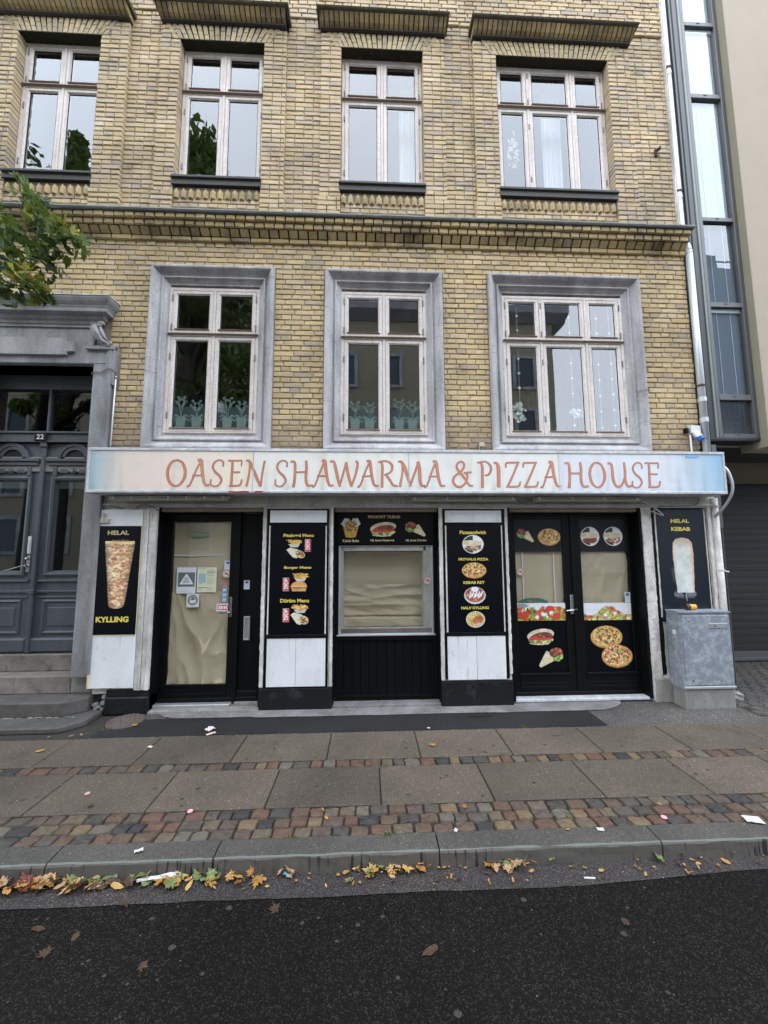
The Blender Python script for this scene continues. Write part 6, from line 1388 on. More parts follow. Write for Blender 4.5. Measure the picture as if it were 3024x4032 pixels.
# notices on the glass door
def sheet_print(name, x0, x1, z0, z1, y, fn, label, cat='notice', res=60, group=None):
    o = pr(name, x0, x1, z0, z1, 0, None, fn, 1, res); o.location.y = y; return tag(o, label, cat, group)
def f_note1(cv):
    cv.fill(np.ones_like(cv.M), (214, 220, 224)); cv.fill((np.abs(cv.U) < .88) & (cv.V > -.5) & (cv.V < .62), (92, 100, 100))
    cv.poly([(-.74, -.32), (.76, -.32), (.05, .5), (-.05, .5)], (226, 232, 234)); cv.poly([(-.5, -.22), (.5, -.22), (.0, .34)], (196, 200, 204))
    for k in range(5): cv.line((-.3 + k * .03, -.16 + k * .09), (.3 - k * .03, -.16 + k * .09), .015, (110, 116, 120))
    cv.line((-.6, -.82), (.5, -.82), .015, (160, 164, 170))
def f_note2(cv):
    cv.fill(np.ones_like(cv.M), (214, 214, 186))
    for k in range(22):
        v = .88 - k * .082; cv.line((.0, v), (.0 + .8 * (.7 + .3 * ((k * 7) % 5) / 5), v), .014, (150, 152, 130))
        if k > 3: cv.line((-.85, v), (-.85 + .6 * (.6 + .4 * ((k * 3) % 4) / 4), v), .014, (160, 162, 140))
    cv.fill((np.abs(cv.U + .5) < .36) & (cv.V > -.25) & (cv.V < .5), (150, 184, 190)); cv.line((-.85, -.62), (.0, -.62), .03, (90, 110, 80)); cv.line((-.85, .9), (-.2, .9), .02, (100, 110, 80)); cv.line((.0, .62), (.85, .62), .02, (60, 120, 110))
def f_note3(cv):
    cv.fill(np.ones_like(cv.M), (206, 208, 206)); cv.ell(0, .05, .8, .74, (84, 88, 92)); cv.ell(0, .05, .66, .6, (150, 154, 156)); cv.poly([(-.45, -.35), (.45, -.3), (.42, .05), (-.42, .0)], (226, 228, 228)); cv.poly([(-.2, .12), (.2, .12), (0, .55)], (60, 64, 70))
def f_cam(cv):
    cv.fill(np.ones_like(cv.M), (206, 212, 222)); cv.fill((np.abs(cv.U) < .6) & (cv.V > .35) & (cv.V < .8), (40, 50, 150)); cv.line((.1, .3), (.1, .1), .08, (40, 50, 150)); cv.line((-.6, -.2), (.6, -.2), .04, (120, 124, 140)); cv.line((-.6, -.5), (.4, -.5), .04, (150, 154, 160))
def f_nosmoke(cv):
    cv.ell(0, 0, .97, .97, (150, 66, 56)); cv.ell(0, 0, .86, .86, (224, 214, 206)); cv.ell(0, 0, .76, .76, (150, 66, 56)); cv.ell(0, 0, .66, .66, (214, 206, 198))
    cv.ell(.05, .1, .3, .25, (150, 120, 110)); cv.line((-.4, -.15), (.45, -.1), .07, (110, 84, 76)); cv.line((-.5, .35), (.5, -.4), .08, (150, 60, 52))
def f_cards(cv):
    cv.fill(np.ones_like(cv.M), (150, 176, 200)); cv.fill(cv.V > .62, (200, 110, 90))
    for k, c in enumerate([(60, 110, 180), (206, 214, 224), (40, 130, 190), (190, 200, 214), (60, 150, 190), (196, 204, 214)]): cv.fill((np.abs(cv.U) < .7) & (np.abs(cv.V - (.48 - k * .25)) < .09), c)
def f_dk(cv):
    cv.fill((np.abs(cv.U) < .98) & (np.abs(cv.V) < .97), (150, 160, 164)); cv.fill((np.abs(cv.U) < .9) & (np.abs(cv.V) < .82), (222, 222, 224)); cv.fill((np.abs(cv.U - .05) < .8) & (np.abs(cv.V) < .55), (196, 30, 40))
    cv.fill((np.abs(cv.U - .05) < .8) & (np.abs(cv.V) < .40), (196, 30, 40))
    w = (240, 238, 238); cv.poly([(-.6, -.38), (-.6, .38), (-.15, .38), (.02, .2), (.02, -.2), (-.15, -.38)], w); cv.poly([(-.36, -.16), (-.36, .16), (-.2, .16), (-.2, -.16)], (196, 30, 40))
    cv.poly([(.14, -.38), (.14, .38), (.36, .38), (.36, -.38)], w); cv.poly([(.34, -.05), (.62, .38), (.9, .38), (.58, 0), (.9, -.38), (.62, -.38), (.34, .05)], w)
sheet_print('notice_sheet', -2.226, -2.006, 1.256, 1.556, .1315, f_note1, 'white notice with a grey triangle picture on the glass door')
sheet_print('notice_sheet', -1.993, -1.770, 1.266, 1.554, .1315, f_note2, 'yellowish printed notice with a blue block on the glass door')
sheet_print('notice_sheet', -2.103, -1.960, 1.096, 1.252, .1305, f_note3, 'small square notice with a round grey emblem below the other notices')
sheet_print('camera_sticker', -1.683, -1.613, 1.528, 1.630, .1315, f_cam, 'small blue and white camera sticker at the edge of the glass door pane', 'sticker', 36)
sheet_print('camera_sticker', -1.449, -1.383, 1.298, 1.400, .1235, f_cam, 'small blue and white camera sticker on the black panel above the letter slot', 'sticker', 36)
sheet_print('camera_sticker', 3.135, 3.205, 1.105, 1.225, .1315, f_cam, 'small blue and white camera sticker at the corner of the right door pane', 'sticker', 36)
sheet_print('round_sticker', -1.712, -1.608, 1.427, 1.531, .1305, f_nosmoke, 'round red and white sticker on the glass door', 'sticker', 44)
sheet_print('round_sticker', .664, .772, 1.330, 1.438, .1205, f_nosmoke, 'round red and white sticker on the right edge of the takeaway window', 'sticker', 44)
sheet_print('round_sticker', 1.806, 1.902, 1.430, 1.530, .1315, f_nosmoke, 'round red and white sticker on the left pane of the double door', 'sticker', 44)
sheet_print('card_sticker', -1.695, -1.648, 1.155, 1.378, .1315, f_cards, 'narrow vertical strip of blue card logos on the glass door', 'sticker', 30)
dk = sheet_print('payment_sticker', -1.763, -1.610, 1.040, 1.142, .1305, f_dk, 'red and white DK sticker beside the steel door handle', 'sticker', 60)
def f_led(cv):
    n = cv.noise(8, 3, 1); m = (np.abs(cv.U) ** 4 + np.abs(cv.V) ** 4 < .9); cv.fill(m, (120, 150, 108), .9 + .15 * n)
    for k in range(14): cv.ell(-.78 + k * .12, .0, .04, .16, (150, 196, 140))
sheet_print('lamp_panel', -2.105, -1.885, 1.905, 1.975, .150, f_led, 'faded greenish oval panel behind the glass high in the door', 'panel', 40)
# scuffs on plinths & posters come from the materials

# ================================================================ THINGS BEHIND THE UPPER WINDOWS
def orchids(k, x0, x1, z0, z1):
    w_ = root('window_film', ['frosted film with orchid prints at the bottom of the left first-floor window', 'frosted film with orchid prints at the bottom of the middle first-floor window'][k], 'window film', ((x0 + x1) / 2, .08, z0), 'frosted orchid films')
    put('film', MB().add([(x0, .079, z0), (x1, .079, z0), (x1, .079, z1 - .12), (x0, .079, z1 - .12)], [(0, 1, 2, 3)]), m_film, w_, fix=False)
    for j in range(2):
        m = MB(); cx = x0 + (x1 - x0) * (.27 + .46 * j + R.uniform(-.05, .05)); yy = .0775; h = (z1 - z0) * R.uniform(.80, 1.02)
        m.add([(cx - .05, yy, z0 + .005), (cx + .05, yy, z0 + .005), (cx + .062, yy, z0 + .12), (cx - .062, yy, z0 + .12)], [(0, 1, 2, 3)])
        for s_ in (-1, 1):
            m.add([(cx, yy, z0 + .13), (cx + s_ * .06, yy, z0 + .165), (cx + s_ * .105, yy, z0 + .12), (cx + s_ * .06, yy, z0 + .145)], [(0, 1, 2, 3)]); m.add([(cx + s_ * .005, yy, z0 + .12), (cx + s_ * .04, yy, z0 + .15), (cx + s_ * .10, yy, z0 + .07), (cx + s_ * .035, yy, z0 + .12)], [(0, 1, 2, 3)])
            m.tube([(cx, yy, z0 + .12), (cx + s_ * .012, yy, z0 + .22), (cx + s_ * .035, yy, z0 + h * .92)], .0035, 4)
            for q in range(5):
                fx, fz = cx + s_ * (.02 + .022 * (q % 3)) + R.uniform(-.012, .012), z0 + h * .70 + .026 * q
                for a in range(5):
                    t_ = a * 1.257; m.add([(fx, yy - .0004, fz), (fx + .016 * math.cos(t_ - .4), yy - .0004, fz + .016 * math.sin(t_ - .4)), (fx + .020 * math.cos(t_), yy - .0004, fz + .020 * math.sin(t_)), (fx + .016 * math.cos(t_ + .4), yy - .0004, fz + .016 * math.sin(t_ + .4))], [(0, 1, 2, 3)])
        put('orchid_print', m, m_orchid, w_, fix=False)
for k, (a, b) in enumerate(WL[:2]):
    xm = (a + b) / 2
    for j, (x0, x1) in enumerate(((a + .30, xm - .09), (xm + .09, b - .30))):
        w_ = orchids(k, x0 + -.005, x1 + .005, 3.225, 3.60)
LB = ['left', 'right']
fl = [o for o in COL.objects if o.name.startswith('window_film')]
for i, o in enumerate(fl): o['label'] = 'frosted film with two orchids in the %s light of the %s first-floor window' % (LB[i % 2], ['left', 'middle'][i // 2])
def garland(x, ztop, zbot, y, label, n=7, bunch=None):
    t = root('garland', label, 'garland', (x, y, zbot), 'white paper garlands in the three-light window')
    put('thread', MB().box(x - .0012, x + .0012, y, y + .002, zbot, ztop), m_flower, t)
    rr = random.Random(int(x * 1000))
    for k in range(n):
        z = zbot + (ztop - zbot) * (k + .3) / n; m = MB(); r = rr.uniform(.016, .024); a0 = rr.uniform(0, 1)
        pts = [(x + (r if q % 2 == 0 else r * .42) * math.cos(a0 + q * math.pi / 5), z + (r if q % 2 == 0 else r * .42) * math.sin(a0 + q * math.pi / 5)) for q in range(10)]
        m.prism(pts, y - .004, y + .002); put('paper_star', m, m_flower, t)
for i, (x, zt_, zb_) in enumerate(((1.93, 4.9, 3.35), (2.30, 4.9, 3.25), (2.62, 4.9, 3.25), (2.98, 4.9, 3.22), (3.15, 4.9, 3.25))):
    garland(x, zt_, zb_, .12, 'white star garland hanging in the three-light window, %s from the left' % ['first', 'second', 'third', 'fourth', 'fifth'][i], 8)
def bouquet(cx, cz, w, h, y, label, seed):
    rr = random.Random(seed); m = MB()
    for _ in range(46):
        a = rr.uniform(0, 6.28); q = rr.random() ** .5; x = cx + w * q * math.cos(a); z = cz + h * q * math.sin(a); yy = y + rr.uniform(-.03, .03); r = rr.uniform(.018, .034)
        n_ = Vector((rr.uniform(-.6, .6), -1, rr.uniform(-.5, .5))).normalized(); u = n_.cross(Vector((0, 0, 1))).normalized(); v = u.cross(n_)
        c0 = Vector((x, yy, z)); m.add([tuple(c0 + (u * math.cos(k * 1.05) + v * math.sin(k * 1.05)) * r * (1 if k % 2 else .75) + n_ * (.006 if k % 2 else -.004)) for k in range(6)] + [tuple(c0)], [(k, (k + 1) % 6, 6) for k in range(6)])
    top('flower_bunch', m, m_flower, label, 'flowers')
bouquet(1.93, 3.50, .085, .14, .16, 'drooping white flowers in the left light of the three-light window', 3); bouquet(2.70, 3.48, .105, .055, .16, 'white flower bunch in the middle light of the three-light window', 4)
def lampshade(x, z, y, r, h, label):
    t = root('table_lamp', label, 'lamp', (x, y, z - .12))
    put('lamp_shade', MB().lathe([(r, 0), (r * .72, h)], (x, y, z), 'z', 20), m_curtain, t, smooth=False); put('lamp_base', MB().lathe([(.05, -.12), (.05, -.11), (.015, -.09), (.012, .05)], (x, y, z), 'z', 12), m_curtain, t)
lampshade(-2.27, 6.60, .32, .085, .17, 'pale lamp shade low in the left light of the second upper window'); lampshade(.60, 6.60, .32, .06, .13, 'small white lamp low in the right light of the third upper window')
lampshade(-1.98, 3.52, .45, .13, .14, 'white lamp shade behind the glass of the left first-floor window')
def curtain(x0, x1, z0, z1, y, label):
    top('curtain', MB().grid(lambda u, v: (x0 + (x1 - x0) * u, y + .02 * math.sin(u * 40) + .012 * math.sin(u * 17 + v), z0 + (z1 - z0) * v), 70, 6), m_curtain, label, 'curtain', smooth=True)
curtain(2.52, 2.80, 6.55, 8.45, .38, 'gathered white curtain in the middle of the three-light upper window')
curtain(1.82, 1.90, 6.55, 8.45, .38, 'edge of a white curtain at the left of the three-light upper window')
curtain(.45, .70, 6.55, 8.45, .40, 'white curtain at the right of the third upper window')
curtain(-3.75, -3.55, 6.55, 8.45, .40, 'white curtain edge in the leftmost upper window')
bouquet(2.05, 7.35, .07, .28, .30, 'tall pale dried flowers in the three-light upper window', 8)
m = MB()
for k, (x, h) in enumerate(((2.25, .10), (2.33, .14), (2.42, .09), (2.60, .16), (2.88, .13), (2.95, .20), (3.02, .12), (3.08, .17))): m.lathe([(.025, 0), (.03, h * .5), (.018, h)], (x, .30, 6.47), 'z', 10)
o = top('glass_ornaments', m, m_curtain, 'row of small white vases along the sill of the three-light upper window', 'vases'); o['kind'] = 'stuff'
for z, nm in ((7.55, 'upper'),):
    top('ceiling_light', MB().bbox(-4.4, -3.2, 2.0, 2.1, 8.62, 8.68), m_curtain, 'white ceiling strip seen through the leftmost upper window', 'light')

# ================================================================ LITTER
def leafmesh(kind, size, seed, mat):
    rr = random.Random(seed)
    if kind == 'maple': prof = [(0, 1.0), (14, .62), (26, .70), (40, .40), (56, .92), (70, .58), (82, .66), (97, .38), (118, .66), (135, .45), (160, .40), (180, .16)]
    elif kind == 'oak': prof = [(0, 1.0), (10, .86), (18, .70), (28, .80), (38, .52), (52, .60), (68, .34), (88, .42), (112, .28), (138, .36), (160, .30), (180, .30)]
    else: prof = [(0, 1.0), (15, .8), (35, .52), (60, .36), (90, .30), (120, .34), (150, .48), (180, .62)]
    pts = [(a, r) for a, r in prof] + [(360 - a, r) for a, r in prof[-2:0:-1]]
    cur = rr.uniform(.2, 1.1); tw = rr.uniform(-.8, .8); V = [(0, 0, 0)]
    for a, r in pts:
        t = math.radians(a); r *= rr.uniform(.88, 1.1); x, y = math.sin(t) * r, math.cos(t) * r
        V.append((x * size, y * size, (cur * (x * x) * .6 + tw * x * y * .5 + .25 * cur * y * y + rr.uniform(-.09, .09)) * size))
    n = len(pts); F = [(0, 1 + i, 1 + (i + 1) % n) for i in range(n)]
    b = len(V); w = .012 * size; yb = -.15 if kind != 'long' else -.6
    V += [(-w, yb * size, 0), (w, yb * size, 0), (w + .1 * size, (yb - .55) * size, .06 * size), (-w + .1 * size, (yb - .55) * size, .06 * size)]; F.append((b, b + 1, b + 2, b + 3))
    me = bpy.data.meshes.new('leaf'); me.from_pydata(V, [], F); me.materials.append(mat); me.update(); return me
LM = {k: [leafmesh(kd, .047, 10 * i + j, mt) for j, kd in enumerate(('maple', 'maple', 'oak', 'long'))] for i, (k, mt) in enumerate((('orange', m_leaf_o), ('yellow', m_leaf_yf), ('dark red', m_leaf_r), ('brown', m_leaf_b), ('green', m_leaf_gf), ('tan', m_leaf_t)))}
rl = random.Random(21)
def zone_of(x, y=-2.1):
    t = x * (y + 4.5) ** -1 * 2.4
    for lim, nm in ((-1.75, 'at the far left'), (-1.35, 'below the stone steps'), (-1.0, 'below the KYLLING poster'), (-.7, 'below the glass door'), (-.4, 'left of the middle'), (-.1, 'below the fries menu poster'), (.2, 'below the takeaway window'), (.5, 'right of the takeaway window'), (.9, 'below the pizza menu poster'), (1.35, 'below the double door'), (1.8, 'below the right door leaf'), (2.2, 'below the cabinet')):
        if t < lim: return nm
    return 'at the far right'
def fallen(x, y, z, col, place, size=1.0, kind=None, flat=False, grp=None):
    me = LM[col][kind if kind is not None else rl.randrange(4)]
    o = bpy.data.objects.new('fallen_leaf', me); COL.objects.link(o); o.location = (x, y, z)
    o.rotation_euler = (rl.uniform(-.5, .5) * (.1 if flat else 1), rl.uniform(-.5, .5) * (.1 if flat else 1), rl.uniform(0, 6.28)); s_ = size * rl.uniform(.75, 1.25); o.scale = (s_, s_, s_ * (.3 if flat else 1))
    nm = ['maple', 'maple', 'oak', 'narrow'][[i for i, q in enumerate(LM[col]) if q is me][0]]
    tag(o, '%s %s %s leaf %s, %s' % ('small' if s_ < .62 else ('large' if s_ > 1.02 else 'medium'), col, nm, {'heaped in the gutter at the left': 'in the heap', 'in the gutter clusters along the kerb': 'in a gutter cluster', 'scattered small on the worn gutter asphalt': 'loose in the gutter', 'lying wet and flat on the road': 'wet on the road', 'on the pavement between kerb and shop': 'on the pavement'}[place], zone_of(x, y)), 'leaf', grp or 'fallen leaves ' + place)
GZ = -.088
for x0, x1, n, cols in ((-2.35, -1.72, 64, ('orange', 'yellow', 'dark red', 'brown', 'yellow', 'orange', 'tan')), (-1.70, -1.20, 32, ('green', 'green', 'yellow', 'tan', 'brown')), (-1.16, -.80, 20, ('green', 'yellow', 'orange', 'green'))):
    for _ in range(n): fallen(rl.uniform(x0, x1), -2.135 + rl.gauss(0, .022), GZ + .012 + abs(rl.gauss(0, .012)), rl.choice(cols), 'heaped in the gutter at the left', rl.uniform(.8, 1.25))
for cx, cy, n, sp, cols in ((-.72, -2.13, 5, .05, ('yellow', 'orange')), (-.42, -2.12, 4, .05, ('tan', 'yellow')), (-.60, -2.155, 2, .01, ('orange',)), (.0, -2.12, 9, .07, ('yellow', 'tan', 'green', 'yellow')), (.12, -2.13, 6, .05, ('tan', 'yellow')), (.33, -2.10, 3, .04, ('yellow', 'orange')),
                        (.80, -2.09, 20, .07, ('green', 'yellow', 'green', 'tan', 'orange')), (1.0, -2.07, 5, .05, ('tan', 'green')), (1.72, -2.045, 9, .07, ('yellow', 'green', 'orange')), (1.90, -2.04, 9, .07, ('tan', 'green', 'yellow')), (2.25, -2.02, 8, .09, ('orange', 'yellow', 'green'))):
    for _ in range(n): fallen(cx + rl.gauss(0, sp), cy + rl.gauss(0, sp * .35), GZ + .008 + rl.random() * .02, rl.choice(cols), 'in the gutter clusters along the kerb', rl.uniform(.6, 1.1))
for _ in range(80):
    fallen(rl.uniform(-1.0, 2.4), rl.uniform(-2.22, -2.10), GZ + .006, rl.choice(('orange', 'yellow', 'tan', 'orange', 'brown')), 'scattered small on the worn gutter asphalt', rl.uniform(.25, .55), rl.choice((2, 3, 3)))
for x, y, c_, k in ((-1.27, -2.235, 'brown', 0), (-.473, -2.31, 'brown', 0), (-1.005, -2.56, 'brown', 1), (-1.48, -2.48, 'brown', 1), (1.28, -2.45, 'brown', 2), (-1.40, -2.42, 'brown', 2), (2.10, -2.15, 'green', 0), (.78, -2.18, 'brown', 3), (.30, -2.55, 'brown', 3), (-1.62, -2.36, 'brown', 3), (1.2, -2.11, 'green', 0)):
    fallen(x, y, -.0965, c_, 'lying wet and flat on the road', 1.0, k, True)
for x, y, c_, k, s_ in ((-2.874, -.833, 'yellow', 3, .9), (-2.34, -.36, 'orange', 0, 1), (-2.12, -.17, 'tan', 1, .9), (.583, -.904, 'orange', 0, .8), (.664, -1.737, 'orange', 0, .7), (-.30, -1.72, 'yellow', 3, .5), (-.27, -1.80, 'yellow', 3, .5), (-2.8, -.55, 'tan', 3, .7), (-2.72, -.54, 'tan', 3, .6), (-3.0, -.56, 'orange', 2, .6), (1.49, -1.573, 'brown', 3, .4), (2.0, -1.78, 'yellow', 3, .4), (-1.9, -1.60, 'brown', 0, .8), (1.25, -1.98, 'yellow', 3, .4)):
    fallen(x, y, .010, c_, 'on the pavement between kerb and shop', s_, k, True)
# gum spots, paper scraps
def spot(x, y, z, r, mat, label, grp, seed):
    rr = random.Random(seed); m = MB(); n = 9; v = [(x + r * rr.uniform(.75, 1.2) * math.cos(6.283 * k / n), y + r * .8 * rr.uniform(.75, 1.2) * math.sin(6.283 * k / n), z) for k in range(n)]
    v2 = [(x + (a - x) * .7, y + (b - y) * .7, z + .0012) for a, b, c in v]; m.v = v + v2; m.f = [tuple(range(n, 2 * n))] + [(k, (k + 1) % n, n + (k + 1) % n, n + k) for k in range(n)]
    return top('gum_spot', m, mat, ('tiny ' if r < .011 else 'larger ' if r > .0145 else '') + ('dark ' if mat is m_gum_dk else '') + label + ' ' + zone_of(x, y), 'gum spot', grp)
rg_ = random.Random(4)
for k in range(42): spot(rg_.uniform(-2.1, 2.2), -2.27 - .6 * rg_.random(), -.0985, rg_.choice((.006, .008, .010, .013, .018)), m_gum, 'grey gum spot on the dark road', 'gum spots on the road', k)
for k in range(46):
    y = rg_.choice((rg_.uniform(-1.05, -.63), rg_.uniform(-1.64, -1.22))); spot(rg_.uniform(-2.8, 3.2), y, .0022, rg_.uniform(.008, .018), rg_.choice((m_gum, m_gum_dk, m_gum_dk)), 'gum spot on the %s slab row' % ('inner' if y > -1.1 else 'outer'), 'gum spots on the pavement', 100 + k)
for k in range(12): spot(rg_.uniform(-2.2, 2.8), rg_.uniform(-.55, -.25), .0008, rg_.uniform(.006, .013), m_gum, 'gum spot on the asphalt patch', 'gum spots on the asphalt patch', 200 + k)
def scrap(x, y, z, w, h, seed, label, mat=None, lift=.012, rot=None):
    rr = random.Random(seed); m = MB().grid(lambda u, v: (x + w * (u - .5), y + h * (v - .5), z + .003 + lift * abs(mnoise.noise(Vector((u * 2.2 + seed, v * 2.2, seed))))), 8, 8)
    o = top('paper_scrap', m, mat or m_litter, label, 'litter', smooth=False); o.rotation_euler.z = rot if rot is not None else rr.uniform(-.8, .8); return o
scrap(-1.545, -.475, 0, .075, .075, 1, 'crumpled white tissue on the dark asphalt in front of the glass door', lift=.035)
scrap(-1.50, -.565, 0, .085, .04, 2, 'flat pinkish paper scrap on the asphalt edge below the tissue', mottled('pink_paper', (.6, .42, .36), (.5, .36, .3), 20, .7, 0))
scrap(-1.94, -.80, .003, .045, .03, 3, 'torn white paper bit on the left paving slabs'); scrap(2.48, -1.955, .008, .10, .065, 5, 'white card with rounded corners on the kerb at the right', lift=.006, rot=-.25)
scrap(-1.33, -2.03, .006, .045, .025, 6, 'small white scrap on the left kerb stone'); scrap(.55, -1.955, .006, .02, .03, 8, 'tiny white scrap on the kerb stone near the middle'); scrap(1.45, -1.99, .006, .04, .025, 9, 'pale oval scrap on the right kerb stone')
scrap(.60, -.56, .001, .03, .02, 10, 'tiny white scrap at the edge of the asphalt patch')
tag(scrap(-1.16, -2.125, GZ + .02,   .22, .026, 12, 'long torn white paper strip among the gutter leaves', lift=.03, rot=.15), cat='litter')
scrap(-.45, -2.12, GZ, .06, .018, 13, 'small light blue plastic piece in the gutter', mottled('blue_scrap', (.2, .5, .62), (.16, .42, .55), 20, .4, 0), .02)
top('cigarette_butt', MB().tube([(1.215, -2.21, -.090), (1.275, -2.215, -.090)], .005, 8), m_litter, 'white cigarette butt at the edge of the dark road', 'cigarette butt')
for x, y, c_, lab in ((-1.19, -1.69, (.75, .35, .40), 'pink round petal at the edge of the left slabs'), (-2.02, -1.46, (.45, .28, .24), 'pinkish oval petal on a left paving slab'), (1.93, -1.90, (.75, .35, .35), 'pink gum piece on the right setts')):
    top('pink_petal', MB().lathe([(.004, 0), (.019, .002), (.016, .006), (.001, .008)], (x, y, .004), 'z', 10), mottled('petal', c_, tuple(q * .9 for q in c_), 20, .6, 0), lab, 'petal')
cable('bent_wire', [(1.05, -.32, .012), (1.15, -.33, .016), (1.24, -.32, .016), (1.30, -.345, .012)], .004, m_dark, 'thin dark twig on the pale cement strip', 'twig')
cable('twig', [(.02, -2.10, -.08), (.12, -2.12, -.07), (.20, -2.11, -.08)], .0025, m_dark, 'dark twig across the gutter leaves in the middle', 'twig')
# weeds in joints
m = MB(); rw = random.Random(9)
for cx, cy, n, sp in ((.12, -1.965, 22, .018), (1.32, -1.86, 6, .02), (-2.55, -.43, 22, .05), (-2.72, -.50, 18, .05), (2.35, -1.86, 10, .05), (-1.3, -.59, 8, .02), (-.45, -1.965, 8, .03), (1.55, -.595, 8, .03), (4.15, -.35, 40, .08)):
    for _ in range(n):
        x, y = cx + rw.gauss(0, sp), cy + rw.gauss(0, sp * .4); h = rw.uniform(.006, .028); dx, dy = rw.uniform(-.02, .02), rw.uniform(-.015, .01); w = .003
        m.add([(x - w, y, -.004), (x + w, y, -.004), (x + dx + w, y + dy, h * .8), (x + dx * 1.4, y + dy * 1.3, h)], [(0, 1, 2, 3)])
o = put('grass_tufts', m, m_leaf_g, fix=False); tag(o, 'short green weeds growing in the joints', 'weeds', kind='stuff')

# ================================================================ STREET TREE (trunk left of the picture, branch reaching in)
T = root('street_tree', 'street tree whose green and yellowing branch hangs in from the left', 'tree', (-5.6, -1.45, 0))
put('trunk', MB().tube([(-5.6, -1.45, -.05), (-5.58, -1.44, 1.5), (-5.5, -1.42, 3.4), (-5.4, -1.4, 5.2), (-5.3, -1.4, 7.4)], [.20, .16, .14, .11, .05], 14), m_bark, T, smooth=True)
m = MB()
m.tube([tuple(p) for p in catmull([(-5.5, -1.42, 3.6), (-4.7, -1.40, 4.30), (-3.8, -1.42, 4.55), (-3.2, -1.45, 4.52), (-2.86, -1.48, 4.50), (-2.70, -1.5, 4.38)], 5)], [.06 - .0022 * k for k in range(26)], 7)
for pts in ([(-2.86, -1.48, 4.50), (-2.83, -1.50, 4.60), (-2.80, -1.50, 4.74)], [(-3.2, -1.45, 4.52), (-3.05, -1.48, 4.40), (-2.90, -1.50, 4.22), (-2.82, -1.52, 4.12)], [(-2.86, -1.48, 4.50), (-2.70, -1.5, 4.33), (-2.52, -1.5, 4.28), (-2.38, -1.5, 4.32)],
            [(-3.3, -1.45, 4.3), (-3.05, -1.5, 4.05), (-2.90, -1.5, 3.90), (-2.72, -1.5, 3.86)], [(-2.9, -1.5, 4.22), (-2.75, -1.5, 4.14), (-2.62, -1.5, 4.10)], [(-3.8, -1.42, 4.55), (-3.5, -1.45, 4.35), (-3.3, -1.45, 4.3)]):
    m.tube([tuple(p) for p in catmull(pts, 4)], .0065, 5)
put('limb', m, m_bark, T, smooth=True)
LV = [[leafmesh(kd, .078, 200 + 10 * i + j, mt) for j, kd in enumerate(('oak', 'maple', 'oak'))] for i, mt in enumerate((m_leaf_g, m_leaf_d, m_leaf_y))]
rt_ = random.Random(33); cl = []
for x, y, r in ((450, 200, 60), (480, 400, 90), (560, 520, 100), (150, 720, 130), (60, 880, 150), (200, 850, 100), (640, 740, 150), (760, 680, 110), (560, 900, 170), (850, 900, 150), (1020, 900, 110), (1150, 900, 120), (1250, 980, 90), (900, 1080, 120), (700, 1050, 120), (450, 1050, 130), (780, 1300, 110), (560, 1250, 150), (300, 1230, 170), (100, 1200, 150), (120, 1450, 170), (400, 1480, 150), (300, 1650, 180), (120, 1700, 130), (230, 1830, 110), (480, 1700, 120), (560, 1780, 90), (680, 1700, 110), (750, 1800, 70), (640, 1480, 80)):
    cl.append((-3.008 + x * .000513, 4.533 - (y - 500) * .000548, r * .00052))
cnt = 0
while cnt < 285:
    cx, cz, r = cl[cnt % len(cl)]; a = rt_.uniform(0, 6.28); q = rt_.random() ** .6
    x, z = cx + r * 1.08 * q * math.cos(a), cz + r * 1.08 * q * math.sin(a); y = -1.5 + rt_.uniform(-.16, .16)
    yel = (x > -2.78 and z < 3.98) or (z > 4.25 and x > -2.50) or (x < -2.9 and z > 4.2) or (-2.72 < x < -2.6 and z > 4.36)
    k = rt_.choice((2, 2, 0, 0)) if yel and rt_.random() < .8 else rt_.choice((0, 0, 1, 1, 0))
    s_ = rt_.uniform(.65, 1.15)
    inst('leaf', LV[k][rt_.randrange(3)], T, (x, y, z), (rt_.uniform(-1.2, 1.9), rt_.uniform(-.9, .9), rt_.uniform(0, 6.28)), (s_, s_, s_)); cnt += 1
def leafcloud(mb, c, r, n, s, rr, hollow=.35):
    for _ in range(n):
        d = Vector((rr.gauss(0, 1), rr.gauss(0, 1), rr.gauss(0, 1))).normalized() * (hollow + (1 - hollow) * rr.random()) ** .7
        p = Vector(c) + Vector((d.x * r[0], d.y * r[1], d.z * r[2])); u = Vector((rr.gauss(0, 1), rr.gauss(0, 1), rr.gauss(0, 1))).normalized(); v = u.cross(Vector((rr.gauss(0, 1), rr.gauss(0, 1), rr.gauss(0, 1)))).normalized(); w = s * rr.uniform(.6, 1.4)
        mb.add([tuple(p - u * w), tuple(p + v * w * .5), tuple(p + u * w), tuple(p - v * w * .5)], [(0, 1, 2, 3)])
rr = random.Random(2); m = MB()
for _ in range(26):
    a = rr.uniform(0, 6.28); q = rr.random() ** .5; leafcloud(m, (-6.1 + 1.3 * q * math.cos(a), -1.5 + 1.1 * q * math.sin(a), rr.uniform(5.0, 8.2)), (.5, .45, .4), 170, .06, rr)
o = put('crown', m, m_leaf_g, T, fix=False); o['kind'] = 'stuff'
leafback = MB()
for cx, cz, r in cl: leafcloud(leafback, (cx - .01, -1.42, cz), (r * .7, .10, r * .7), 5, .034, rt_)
put('inner_leaves', leafback, m_leaf_d, T, fix=False)['kind'] = 'stuff'

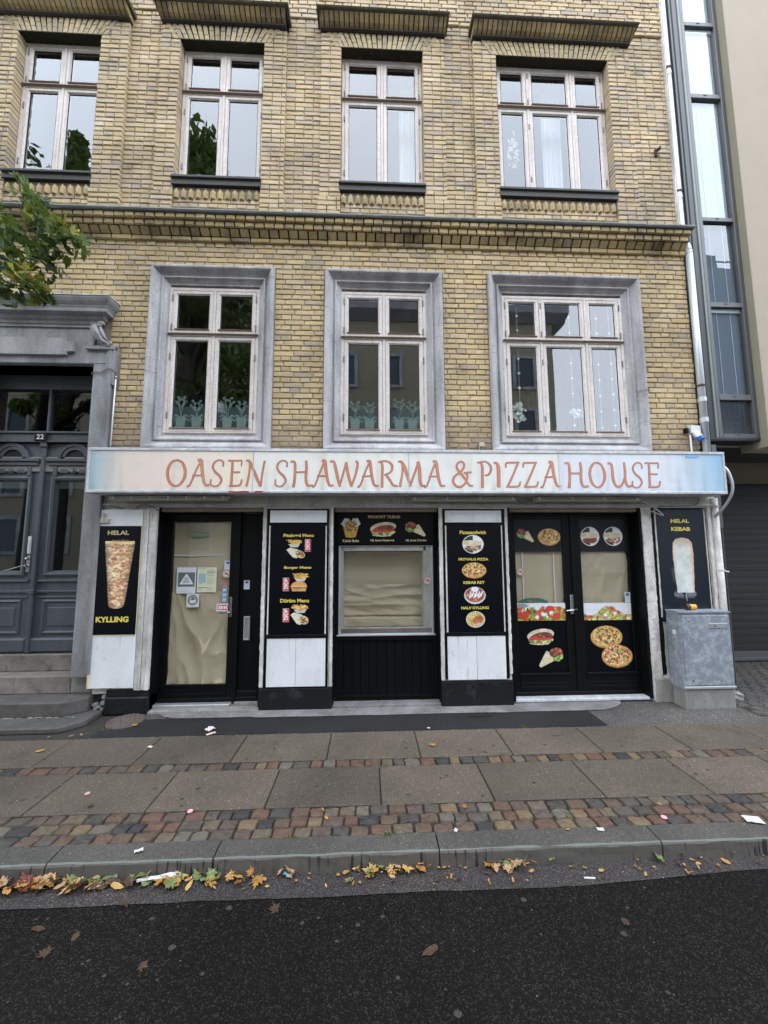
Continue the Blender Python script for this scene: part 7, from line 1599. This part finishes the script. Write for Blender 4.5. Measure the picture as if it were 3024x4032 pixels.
# ================================================================ ACROSS THE STREET (behind the camera, mirrored in the windows)
OB = root('opposite_building', 'pale yellow building with a bracketed eave across the street, mirrored in the windows', 'building', (-6, -19, 0))
m_ow = mottled('opposite_render', (.36, .31, .215), (.30, .26, .18), .6, .9, 0); m_owd = mottled('opposite_window', (.05, .065, .08), (.035, .045, .06), 1, .2, 0)
put('wall', MB().box(-30, 12.2, -30, -19, 0, 17.0), m_ow, OB)
put('eave', MB().prismx([(-18.2, 17.0), (-18.2, 17.5), (-19, 18.0), (-21, 18.0), (-21, 16.6), (-18.9, 16.6)], -30.5, 13.0), m_stone, OB)
for k in range(14):
    for f_ in range(4):
        x = -27.5 + k * 2.9
        w_ = put('window', MB().ring(x - .75, x + .75, 1.6 + f_ * 3.5, 3.9 + f_ * 3.5, [(0, -19.0), (0, -18.88), (.2, -18.88), (.2, -19.0)]), m_sur, OB)
        put('pane', MB().box(x - .55, x + .55, -19.0, -18.97, 1.8 + f_ * 3.5, 3.7 + f_ * 3.5), m_owd, w_)
lo = root('low_building', 'low dark-roofed building further along the opposite side', 'building', (24, -24, 0))
put('wall', MB().box(14, 40, -34, -24, 0, 8.0), m_stone, lo); put('roof', MB().prismx([(-23.6, 8.0), (-29, 11.0), (-34.5, 8.0)], 13.7, 40.3), m_slate_dk, lo)
hb = root('tall_building', 'tall plain building further right across the street, mirrored in the glazed bay', 'building', (34, -24, 0))
put('wall', MB().box(26, 48, -28, -24, 0, 25), mottled('tall_render', (.13, .145, .16), (.10, .11, .125), .6, .9, 0), hb)
put('roof_rail', MB().box(25.5, 48, -24.1, -24, 25.6, 25.7).box(27, 27.1, -24.1, -24, 25, 25.7).box(31, 31.1, -24.1, -24, 25, 25.7).box(29, 30, -26, -25, 25, 27), m_slate_dk, hb)
def bigtree(x, y, h, rx, label, seed, n=30):
    rr = random.Random(seed); t = root('tree', label, 'tree', (x, y, 0), 'trees across the street')
    put('trunk', MB().tube([(x, y, -.1), (x + .1, y, h * .3), (x, y + .1, h * .55), (x, y, h * .8)], [.26, .2, .13, .04], 10), m_bark, t, smooth=True)
    m = MB(); l = MB()
    for k in range(n):
        a = rr.uniform(0, 6.28); zz = rr.uniform(.30, 1.0); q = rr.random() ** .5 * rx * (1.0 - max(0, zz - .42) / .58 * .9) * (.6 if zz < .36 else 1)
        c_ = (x + q * math.cos(a), y + q * math.sin(a), h * zz); leafcloud(m, c_, (rx * .24, rx * .24, rx * .22), 190, .14, rr)
        l.tube([(x, y, h * zz * .75), tuple((Vector((x, y, h * zz * .85)) + Vector(c_)) / 2), c_], [.06, .04, .02], 5)
    put('limb', l, m_bark, t); o = put('crown', m, m_leaf_g, t, fix=False); o['kind'] = 'stuff'
bigtree(-6.6, -9.2, 17.6, 3.4, 'tall leafy tree on the far kerb, mirrored in the left windows', 5, 90)
bigtree(-11.25, -9.2, 17.8, 1.35, 'tall leafy tree further along the far kerb, mirrored in the leftmost upper window', 8, 60)
bigtree(-1.6, -9.8, 9.0, 1.9, 'smaller leafy tree on the far kerb, mirrored in the middle window', 6, 40)
struct('far_pavement', MB().box(-60, 60, -19.5, -9.0, -.3, .0), m_aspright)
